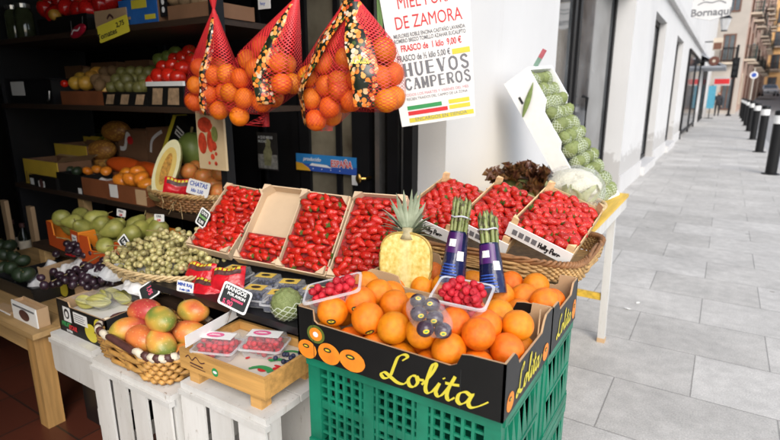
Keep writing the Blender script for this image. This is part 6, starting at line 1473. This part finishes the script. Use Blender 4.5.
# --- third shelf (table height)
t, W_, h = goods_box('yellow_box', 'yellow fronted carton at the left of the middle shelf, flaps open', 25, 58, 161, 1.66, S3, .22, YBOX, top=DCARD)
b = M(); b.box(.02,.03,-.001,-.0002,.01,h*.5); b.box(.05,W_-.03,-.001,-.0002,h*.30,h*.34); b.box(.06,W_-.05,-.001,-.0002,h*.40,h*.43); b.obj('dark_print', DCARD, front(t))
b = M(); b.add([(0,.22,h+.001),(W_,.22,h+.001),(W_+.02,.30,h+.05),(.02,.30,h+.05)], [(0,1,2,3)]); b.add([(W_+.001,.0,h),(W_+.001,.22,h),(W_+.08,.22,h+.04),(W_+.08,.0,h+.04)], [(0,1,2,3)]); b.obj('flap', CARD, t)
t, W_, h = goods_box('yellow_box', 'taller yellow carton with a dark slot, behind the yellow box with open flaps', 56, 87, 145, 1.895, S3, .22, YBOX, top=DCARD)
b = M(); b.box(.03,.055,-.001,-.0002,h*.35,h*.58); b.obj('hand_slot', BLKP, front(t)); b = M(); b.box(.10,W_-.06,-.001,-.0002,h*.45,h*.49); b.box(.08,W_-.05,-.001,-.0002,h*.58,h*.61); b.obj('dark_print', DCARD, front(t))
t, W_, h = goods_box('fruit_carton', 'small black and white printed carton in front of the yellow box', 31, 57, 177, 1.622, S3, .03, BLACKC)
b = M(); b.box(.012,.06,-.001,-.0002,.01,h-.02); b.box(.12,.20,-.001,-.0002,.004,h-.03); b.obj('white_print', WINK, front(t)); b = M(); b.disc((.16,-.0015,h*.4), .026, .032, (1,0,0), (0,0,1), 16); b.obj('fruit_print', BROWNW, front(t))
t, W_, h = goods_box('fruit_carton', 'black low carton with small white marks, between the printed one and the wooden trays', 58, 82, 174, 1.64, S3, .2, BLACKC)
b = M(); b.box(W_-.05,W_-.01,-.001,-.0002,.0,.035); b.obj('white_print', WINK, front(t))
rounds('avocado', 'dark green avocado in the black low carton', 'avocado', 'avocados in the black carton', [at(u, v, Y=1.74) for u, v in ((63,172),(70,170),(77,171))], .035, mat('avocado_skin', (.02,.035,.015), .5, .4, 20, rand=.2), (1,.8,.8))
t, W_, h = goods_box('wooden_tray', 'red brown shallow tray with white paper at the left, on the middle shelf', 80, 107, 179, 1.642, S3, .24, DBR, 'tray')
crumple('tissue_paper', 'white tissue paper in the left red brown tray', 'paper', at(95,177,Y=1.76).x, 1.76, S3+h*.55, W_*.46, .10, .035, PAPER, 12.0, nz=.02)
rounds('persimmon', 'yellow orange fruit resting on the white tissue paper', 'fruit', 'fruit on the tissue paper', [at(u, v, Y=1.80) for u, v in ((88,171),(97,169),(106,171))], .034, PERS, (1.1,1,.8))
t, W_, h = goods_box('wooden_tray', 'red brown shallow tray with big orange fruit, beside the cut melon', 107, 148, 186, 1.63, S3, .22, DBR, 'tray')
b = M(); b.box(.04,.12,-.0012,-.0002,.02,h-.005); b.obj('paper_label', PAPER, front(t)); b = M(); b.box(W_-.11,W_-.015,-.0012,-.0002,.005,h-.01); b.obj('wood_patch', CARD, front(t))
rounds('persimmon', 'big orange persimmon in the red brown tray beside the cut melon', 'fruit', 'persimmons beside the melon', [at(u, v, Y=1.72) for u, v in ((131,180),(141,178),(122,180),(146,184))]+[at(u, v, Y=1.80) for u, v in ((128,174),(138,172))], .045, PERS, (1.1,1,.85))
t, W_, h = goods_box('fruit_carton', 'plain dark carton carrying the red papayas', 106, 158, 172, 1.90, S3, .17, DCARD)
b = M(); b.box(.006,W_-.006,.006,.164,h*.6,h*.64); b.obj('packing_sheet', DCARD, t)
for k, (u, v, ln, rz, lb) in enumerate(((128,166,.19,8,'long red papaya, upper of the two lying above the orange fruit'),(150,171,.17,-6,'red papaya lying right beside the cut melon'))):
    p = at(u, v, Y=1.93); t = thing('papaya', lb, 'papaya', p, rot3(rz,0,5)); b = M(); b.blob((0,0,0), (ln,.058,.055), 26, 14, lambda d: 1-.16*max(0,d.x)+.03*noise.noise(d*2)); b.obj('skin', PAPA, t, smooth=True)
    b = M(); b.tube([(-ln*.97,0,0),(-ln*1.06,0,.005)], .009, 6); b.obj('stalk', STEM, t)
# back cartons and pineapples
t, W_, h = goods_box('fruit_carton', 'brown carton with red and white print, behind the pineapples', 118, 146, 130, 2.06, S3, .14, DCARD)
b = M(); b.stroke([(.02,h-.13),(.08,h-.12),(.12,h-.03),(.15,h-.05)], .03, (0,-.0012,0), (1,0,0), (0,0,1)); b.obj('white_print', WINK, front(t)); b = M(); b.disc((.15,-.0024,h-.07), .035, .028, (1,0,0), (0,0,1), 16); b.obj('red_print', RINK, front(t))
t, W_, h = goods_box('fruit_carton', 'brown carton with a white curl printed on it, left of the black leaning box', 147, 170, 128, 2.05, S3, .15, DCARD)
b = M(); b.stroke([(.03,h-.16),(.05,h-.09),(.10,h-.05),(.17,h-.02)], .022, (0,-.0012,0), (1,0,0), (0,0,1)); b.obj('white_print', WINK, front(t))
t, W_, h = goods_box('fruit_carton', 'dark carton the upper pineapple lies on', 88, 117, 141, 2.09, S3, .11, DCARD)
PINR = spots_mat('whole_pineapple_rind', (.26,.10,.018), (.48,.24,.04), 55, .5, .55, .9, (.36,.15,.03))
for u, v, Y, lb in ((116,131,2.06,'upper of the two whole pineapples at the back of the shelf'),(102,150,1.98,'lower of the two whole pineapples at the back of the shelf')):
    p = at(u, v, Y=Y); t = thing('pineapple', lb, 'pineapple', p, rot3(15,0,-6)); b = M(); b.blob((0,0,0), (.11,.07,.07), 28, 18, lambda d: 1+.025*sin(d.x*26+d.z*9)*sin(d.y*22+d.z*18)); b.obj('rind', PINR, t, smooth=True)
    b = M()
    for k in range(14):
        a = k*2.4; d = V((-.86, .5*cos(a), .5*sin(a))).normalized(); e = d.cross(V((0,.3,1))).normalized()*.008; o = V((-.10,.02*cos(a),.02*sin(a))); b.add([o-e,o+e,o+d*(.05+.05*(k%3)/2)], [(0,1,2)])
    b.obj('crown_leaves', GRN, t)
    if v > 140: b = M(); b.lathe([(.06,-.11),(.07,-.062)], 14); b.obj('underside', PINR, t)
for u, v, lb, cm in ((48,139,'grey white paper bag end sticking up behind the yellow cartons',mat('grey_paper', (.25,.22,.18), .7, rand=0)),(68,138,'tan cardboard flap box behind the taller yellow carton',CARD),(92,137,'yellowish open carton beside the pineapples',YBOX)):
    t, W_, h = goods_box('open_carton', lb, u-11, u+11, v, 2.125, S3, .06, cm)
# leaning black box with yellow edge
p = at(163, 157, Y=1.93)
t = thing('leaning_box', 'black box with a yellow edge and white letters leaning behind the melon', 'box', p, rot3(0,0,34)); b = M(); b.box(0,.13,.0,.09,0,.30); b.obj('body', BLACKC, t)
b = M(); b.box(-.026,-.001,-.002,.088,0,.29); b.obj('yellow_edge', YINK, t); b = M()
for k in range(3): b.box(.03,.10,-.0015,-.0005,.20+k*.022,.21+k*.022)
b.box(.03,.038,-.0015,-.0005,.211,.219); b.box(.092,.10,-.0015,-.0005,.233,.241); b.obj('white_print', WINK, t)
# cut melon
p = at(166, 169, Y=1.66); t = thing('melon', 'cut half melon with pale rim and golden centre, standing on the shelf', 'melon', p, rot3(22, -6, 23))
hz = .165; wz = .066
b = M(); b.grid(lambda u, v: V((-wz*sin(pi*(.02+.96*v))*cos(pi*u), wz*1.0*sin(pi*(.02+.96*v))*sin(pi*u), -hz*cos(pi*(.02+.96*v)))), 18, 18); b.obj('rind', mat('melon_rind', (.42,.42,.15), .5, .3, 20, rand=0), t, smooth=True)
for k, (nm, sx_, mm) in enumerate((('pale_flesh',1.0,mat('pale_melon_flesh', (.72,.68,.42), .35, .1, 10, rand=0)),('golden_flesh',.74,mat('golden_melon_flesh', (.66,.48,.14), .35, .15, 10, rand=0)),('seed_hollow',.36,mat('melon_seeds', (.48,.24,.04), .45, .5, 60, rand=0, bump=.4)))):
    b = M(); b.disc((0,-.0005-.0012*k,0), wz*sx_, hz*(sx_ if k < 2 else .55), (1,0,0), (0,0,1), 34); b.obj(nm, mm, t)
b = M(); b.lathe([(.03,-.175),(.045,-.155)], 14); b.obj('foot_ring', STEM, t)
p = at(193, 150, Y=1.90); t = thing('green_melon', 'dark green round melon between the cut melon and the hanging printed card', 'melon', p); b = M(); b.blob((0,0,0), (.085,.085,.10), 26, 18, lambda d: 1+.015*sin(8*atan2(d.y,d.x))); b.obj('rind', GRN, t, smooth=True); b = M(); b.tube([(0,0,.10),(.01,0,.13)], .008, 6); b.obj('stalk', STEM, t)
b = M(); b.lathe([(.05,-.20),(.06,-.085)], 12); b.obj('paper_collar', DCARD, t)
# hanging printed card
p0, p1 = at(200,168,Y=1.60), at(227,109,Y=1.60); t = thing('printed_card', 'tall cream card printed with red fruit hanging at the shelf end', 'card', (p0.x, 1.60, p0.z)); w2, h2 = at(227,140,Y=1.6).x-at(200,140,Y=1.6).x, p1.z-p0.z
b = M(); b.box(0,w2,0,.012,0,h2); b.obj('sheet', mat('cream_print_card', (.58,.44,.26), .5, .12, 6, rand=0), t)
b = M(); rr_ = random.Random(4)
for x, z, rx, rz in ((.06,.205,.05,.035),(.035,.12,.03,.05),(.09,.13,.022,.05),(.115,.11,.018,.022),(.10,.06,.014,.014),(.125,.075,.009,.009),(.12,.03,.01,.01),(.075,.03,.008,.008)): b.disc((x,-.001-.0002*len(b.f),z), rx, rz, (1,0,0), (0,0,1), 20, 0, .06)
b.obj('red_fruit_print', mat('print_red_ink', (.50,.05,.02), .5, .4, 40, rand=0), t); b = M(); b.disc((.125,-.0028,.165), .022, .035, (1,0,0), (0,0,1), 18); b.obj('green_print', mat('print_green_ink', (.20,.22,.06), .5, .3, 40, rand=0), t)
b = M(); b.tube([(w2/2,.006,h2),(w2/2,.0,h2+.25)], .002, 4); b.obj('cord', BLKP, t)
# wicker basket of peaches at the shelf end
xc = (at(152,205,Y=1.72).x+at(226,205,Y=1.72).x)/2
basket('wicker_basket', 'brown wicker basket of peaches and persimmons at the right end of the shelf', (xc,1.765,S3+.002), 0, .24, .13, .085, .2, 6, 38, .0062, 2.4, [WICKD, WICK])
P_ = [at(u, v, Y=1.74) for u, v in ((218,192),(206,194),(194,190))]+[at(u, v, Y=1.79) for u, v in ((190,172),(205,179),(220,173),(197,183),(212,185),(178,186))]+[at(u, v, Y=1.86) for u, v in ((196,168),(212,166),(225,182))]
rounds('peach', 'yellow and red peach heaped in the basket at the shelf end', 'peach', 'peaches in the basket at the shelf end', settle(P_, .043, (None,1.66,S3+.03), None, 40, .1, .93), .045, PKB)
tag('price_tag', 'white card with blue writing leaning on the peaches', at(198, 188, Y=1.66), 6, -18, 7, .15, .075, PAPER, None, [('CHATAS',.032,0,.006,BINK),('kilo 3,50',.024,0,-.024,BINK)])
snack('red and white snack bag between the cut melon and the white peach card', at(177, 187, Y=1.665), rot3(-8, 75, 60))
for k in range(3):
    t = thing('straw_tuft', ('straw wisp poking out under the cut melon','straw wisp poking out of the wicker basket front','straw wisp at the right of the wicker basket')[k], 'straw', at((158,176,222)[k], (196,200,202)[k], Y=1.615)); b = M(); rr_ = random.Random(k)
    for j in range(7): a = V((rr_.uniform(-.05,.05), rr_.uniform(-.004,.006), rr_.uniform(-.01,.02))); b.tube([a, a+V((rr_.uniform(-.03,.03),-.008,rr_.uniform(-.03,.02))), a+V((rr_.uniform(-.06,.06),-.012,rr_.uniform(-.08,.03)))], .0013, 4)
    b.obj('wisps', WICKL, t)
# --- second shelf
t, W_, h = goods_box('wooden_tray', 'dark wooden tray of kiwis and yellow fruit on the second shelf', 62, 104, 91, 1.64, S2, .26, DBR, 'tray')
rounds('lemon', 'yellow fruit in the dark tray on the second shelf', 'fruit', 'yellow fruit on the second shelf', [at(u, v, Y=Y) for u, v, Y in ((76,83,1.70),(86,83,1.70),(92,77,1.78),(106,90,1.69),(82,79,1.80),(98,74,1.83))], .042, YEL, (1.1,1,1))
rounds('kiwi', 'brown kiwi among the yellow fruit on the second shelf', 'kiwi', 'kiwis on the second shelf', [at(u, v, Y=Y) for u, v, Y in ((106,80,1.72),(100,85,1.66),(113,71,1.84),(105,73,1.82),(88,73,1.84),(97,80,1.72))], .033, KIWI, (1.2,1,1))
rounds('radish', 'small red fruit left of the yellow fruit, second shelf', 'fruit', None, [at(64.5, 83.5, Y=1.66)], .022, TOM)
t, W_, h = goods_box('fruit_carton', 'black carton with tan picture patches, full of green fruit, second shelf', 104, 148, 92, 1.635, S2, .27, BLACKC)
b = M()
for k in range(3): b.panel([(.02+k*.135,.008),(.09+k*.135,.008),(.115+k*.135,h-.012),(.045+k*.135,h-.012)], .0004, (0,-.0012,0), (1,0,0), (0,0,1), 0, 0, 0)
b.obj('picture_patch', mat('tan_print', (.36,.24,.14), .5, .4, 30, rand=0), front(t))
P_ = [at(u, v, Y=Y) for u, v, Y in ((112,88,1.68),(121,86,1.68),(130,87,1.68),(139,88,1.68),(145,86,1.70),(117,80,1.76),(126,78,1.76),(135,80,1.76),(143,79,1.77),(122,73,1.84),(131,72,1.84),(140,72,1.85),(148,73,1.85),(127,80,1.70))]
rounds('fig', 'dull green fruit heaped in the black carton on the second shelf', 'fruit', 'green fruit on the second shelf', P_, .033, mat('fig_skin', (.17,.13,.04), .5, .5, 12, col2=(.22,.22,.06), rand=.3), (1,1,1.1))
t, W_, h = goods_box('tomato_box', 'black box with white top edge and tan patches holding tomatoes, second shelf', 148, 184, 86, 1.635, S2, .25, BLACKC)
b = M(); b.box(-.002,W_+.002,-.003,.012,h,h+.022); b.obj('white_edge', WINK, t); b = M(); b.panel([(.03,.01),(.11,.01),(.13,h-.01),(.05,h-.01)], .0004, (0,-.0012,0), (1,0,0), (0,0,1), 0, 0, 0); b.panel([(W_-.13,.01),(W_-.04,.01),(W_-.03,h-.01),(W_-.11,h-.01)], .0004, (0,-.0012,0), (1,0,0), (0,0,1), 0, 0, 0); b.obj('picture_patch', bpy.data.materials['tan_print'], front(t))
P_ = [at(u, v, Y=Y) for u, v, Y in ((160,77,1.69),(170,76,1.69),(178,78,1.70),(154,82,1.68),(173,66,1.78),(164,68,1.78),(182,68,1.78),(190,52,1.88),(184,58,1.86),(194,60,1.86),(176,60,1.88))]
rounds('tomato', 'red tomato in the white edged box on the second shelf', 'tomato', 'tomatoes on the second shelf', P_, .044, TOM, (1,1,.88), 'star')
rounds('pepper', 'green fruit behind the tomatoes on the second shelf', 'fruit', 'green fruit behind the tomatoes', [at(u, v, Y=1.96) for u, v in ((160,60),(168,57),(176,53),(152,72))], .04, GRN)
t, W_, h = goods_box('black_case', 'black case with a white label at the left of the second shelf', 4, 52, 80, 1.66, S2-.0, .25, BLKP)
b = M(); b.box(W_*.18,W_*.46,-.0012,-.0002,h*.35,h-.008); b.obj('paper_label', PAPER, front(t)); b = M(); b.tube([(W_-.06,-.004,.02),(W_-.02,-.012,.03),(W_-.012,-.008,.08)], .006, 6); b.obj('metal_clip', STEEL, t); b = M(); b.box(.004,W_-.004,-.002,.20,h+.0005,h+.008); b.obj('lid', BLKP, t)
# --- top shelf
t, W_, h = goods_box('red_pepper_tray', 'dark tray of red peppers at the left of the top shelf', 38, 88, 16, 1.645, S1, .25, BLACKC, 'tray')
P_ = [at(u, v, Y=Y) for u, v, Y in ((45,9,1.70),(55,14,1.68),(66,7,1.70),(78,10,1.69),(50,3,1.78),(60,1,1.80),(72,0,1.80),(84,3,1.74),(88,10,1.70),(94,1,1.80),(100,4,1.74),(108,2,1.78),(114,-2,1.82))]
rounds('red_pepper', 'red pepper on the top shelf', 'pepper', 'red peppers on the top shelf', P_, .045, PEP, (1,1,1.2), 'star')
rounds('lemon', 'yellow orange fruit in front of the red peppers on the top shelf', 'fruit', None, [at(55, 15, Y=1.655)], .032, YEL)
t, W_, h = goods_box('cardboard_box', 'brown cardboard box with slanted front behind the yellow tag, top shelf', 95, 127, 9, 1.64, S1, .18, CARD)
b = M(); b.stroke([(W_*.4,h*.5),(W_*.5,h*.7),(W_*.6,h*.5)], .012, (0,-.0012,0), (1,0,0), (0,0,1)); b.obj('dark_print', BROWNW, front(t))
b = M(); b.box(.006,W_-.006,.01,.17,h*.5,h*.55); b.obj('packing_sheet', DCARD, t)
tag('shelf_tag', 'yellow shelf tag with dark writing clipped to the top shelf edge', at(113, 29, Y=1.60), 10, -6, -14, .215, .085, YINK, None, [('Tomates',.04,-.045,-.026,KINK),('2,75',.034,.055,.0,KINK)], False)
t, W_, h = goods_box('printed_box', 'blue and yellow printed box on the top shelf', 119, 157, -2, 1.645, S1, .2, mat('bright_blue_carton', (.025,.13,.42), .4, .2, 8, rand=0), top=DCARD)
b = M(); b.box(W_*.35,W_*.75,-.0012,-.0002,h*.62,h*.95); b.box(W_*.68,W_*.95,-.0012,-.0002,.02,h*.35); b.obj('yellow_print', YINK, front(t)); b = M(); b.box(.01,W_*.3,-.0012,-.0002,.03,h*.35); b.obj('orange_print', CARD, front(t))
t = thing('red_packet', 'small dark red packet hanging under the top shelf', 'packet', at(78, 31, Y=1.605), rot3(0,0,-14)); b = M(); b.blob((0,0,0), (.085,.012,.03), 20, 10); b.obj('film', mat('dark_red_film', (.35,.012,.03), .3, .3, 30, rand=0), t, smooth=True); b = M(); b.tube([(-.06,.0,.02),(-.06,.01,.075)], .002, 4); b.tube([(.06,.0,.02),(.06,.01,.06)], .002, 4); b.obj('clip', STEEL, t)
b = M(); b.stroke([(-.05,-.006),(-.02,.008),(.02,-.004),(.05,.006)], .008, (0,-.0125,0), (1,0,0), (0,0,1)); b.obj('white_print', WINK, t)
for k, (u, lb) in enumerate(((14,'tall glass jar at the far left of the top shelf'),(24,'glass jar beside the red peppers on the top shelf'))):
    p = at(u, 18, Y=1.75); t = thing('glass_jar', lb, 'jar', (p.x, 1.75, S1)); b = M(); b.lathe([(.05,0),(.055,.02),(.055,.17),(.04,.2)], 18); b.obj('glass', mat('dark_jar_glass', (.05,.06,.03), .08, .3, rand=0, spec=.8) if k == 0 else bpy.data.materials['dark_jar_glass'], t, smooth='auto'); b = M(); b.lathe([(.044,.201),(.044,.225)], 18); b.obj('lid', STEEL, t)
t = thing('toy_tag', 'small black and white card at the right of the blue box, top shelf', 'card', at(163, 5, Y=1.66)); b = M(); b.box(-.03,.03,0,.004,-.05,.05); b.obj('sheet', BLACKC, t); b = M(); b.disc((0,-.001,.015), .012, .014, (1,0,0), (0,0,1), 14); b.disc((0,-.001,-.02), .012, .014, (1,0,0), (0,0,1), 14); b.obj('white_print', WINK, t)
t, W_, h = goods_box('wooden_tray', 'brown tray of knobbly roots at the right end of the top shelf', 168, 214, 3, 1.64, S1, .24, DCARD, 'tray')
rounds('potato', 'brown potato in the tray at the right end of the top shelf', 'potato', 'potatoes on the top shelf', [at(u, v, Y=Y) for u, v, Y in ((176,-2,1.70),(188,-1,1.70),(199,0,1.71),(207,1,1.72),(182,-8,1.80),(196,-7,1.80))], .042, mat('potato_skin', (.26,.17,.09), .8, .3, 12, rand=.2), (1.25,1,.9))
for k, (u0, u1, vt, zz, lb) in enumerate(((60,84,66,S2,'plain dark carton behind the yellow fruit on the second shelf'),(92,118,62,S2,'taller dark carton behind the kiwis on the second shelf'),(126,150,60,S2,'dark carton behind the green fruit on the second shelf'),(66,92,-14,S1,'dark carton behind the red peppers on the top shelf'),(18,46,150,S3,'dark carton behind the leftmost yellow box'))):
    t, W_, h = goods_box('dark_carton', lb, u0, u1, vt, 2.06, zz, .11, DCARD); b = M(); b.box(W_*.2,W_*.8,-.0012,-.0002,h*.3,h*.6); b.obj('print_patch', (CARD, BINK, RINK, CARD, YBOX)[k], front(t))
# --- low at the left: bottle rack, black bag, little cartons on the pine table
t = thing('bottle_rack', 'pale wooden rack with bottles under the shelves at the far left', 'rack', (-3.83, 1.50, .1)); 
for x in (-.20, .16): b = M(); b.box(x-.03,x+.03,0,.025,0,.70); b.obj('upright', CARD, t)
for z in (.30,): b = M(); b.box(-.22,.2,.026,.11,z,z+.02); b.obj('shelf', WOODP, t)
for k, (u, lb) in enumerate(((15,'dark bottle with a cream label, left one in the rack'),(25,'dark bottle with a cream label, right one in the rack'))):
    p = at(u, 248, Y=1.56); tt_ = thing('bottle', lb, 'bottle', (p.x, 1.565, .421)); b = M(); b.lathe([(.034,0),(.036,.01),(.036,.125),(.014,.17),(.014,.215)], 16); b.obj('glass', mat('dark_bottle_glass', (.01,.012,.008), .08, .2, rand=0) if k == 0 else bpy.data.materials['dark_bottle_glass'], tt_, smooth='auto'); b = M(); b.lathe([(.0366,.03),(.0366,.10)], 16, cap=False); b.obj('label', CREAMW, tt_, smooth='auto'); b = M(); b.lathe([(.016,.19),(.016,.218)], 12); b.obj('capsule', BROWNW, tt_)
t, W_, h = goods_box('plastic_crate', 'black plastic crate of avocados on the pine table at the left edge', -2, 33, 283, 1.02, .55, .30, BLKP, 'crate')
b = M(); b.box(-.006,W_+.006,-.007,.004,h-.018,h); b.obj('rim', BLKP, t)
rounds('avocado', 'dark green avocado in the black plastic crate on the pine table', 'avocado', 'avocados in the plastic crate', [V((at(u, 275, Y=Y).x, Y, .55+h+.005+dz)) for u, Y, dz in ((4,1.08,0),(12,1.09,.01),(20,1.08,0),(27,1.10,.0),(8,1.16,.02),(17,1.17,.02),(25,1.18,.01),(5,1.25,.01),(15,1.26,.02))], .042, None, (1,.8,.8))
for k, (u0, u1, vt, lb) in enumerate(((-4,11,312,'white and dark printed small carton at the left edge of the pine table'),(14,36,306,'white small carton with a round dark fruit picture on the pine table'))):
    t, W_, h = goods_box('small_carton', lb, u0, u1, vt, .90, .55, .05, (PAPER, PAPER, BLACKC)[k], top=CARD)
    b = M(); b.disc((W_*.5,-.001,h*.42), min(W_*.28,.045), h*.3, (1,0,0), (0,0,1), 20); b.obj('fruit_print', (BROWNW, BROWNW, YINK)[k], front(t)); b = M(); b.box(.012,W_-.012,-.0012,-.0002,h-.022,h-.014); b.obj('print_line', GRINK, front(t))
    b = M(); b.box(.006,W_-.006,.006,.044,h*.8,h*.82); b.obj('packing_sheet', CARD, t)
for P__ in (RA, ST, OR, PE, MA, CA): P__.clean()
# litter on the pavement
for k, (u, v) in enumerate(((628,309),(638,303))):
    p = at(u, v, Z=.003); t = thing('leaf_scrap' if k > 1 else 'paper_scrap', ('small pale paper scrap on the pavement near the table leg','smaller pale paper scrap beside the other scrap on the pavement','dry brown leaf scrap lying on a slab middle right','tiny ochre leaf scrap on a pavement slab','grey scrap on the slab nearest the green crates')[k], 'scrap', p, (0,0,k*1.3)); b = M(); b.grid(lambda u, v: V(((u-.5)*.05,(v-.5)*.022*(1-abs(2*u-1)**2*.7),.002+.006*abs(noise.noise(V((u*4,v*4,k)))))), 8, 4); b.obj('flake', PAPER if k < 2 else (DCARD, YBOX, GRINK)[k-2], t)
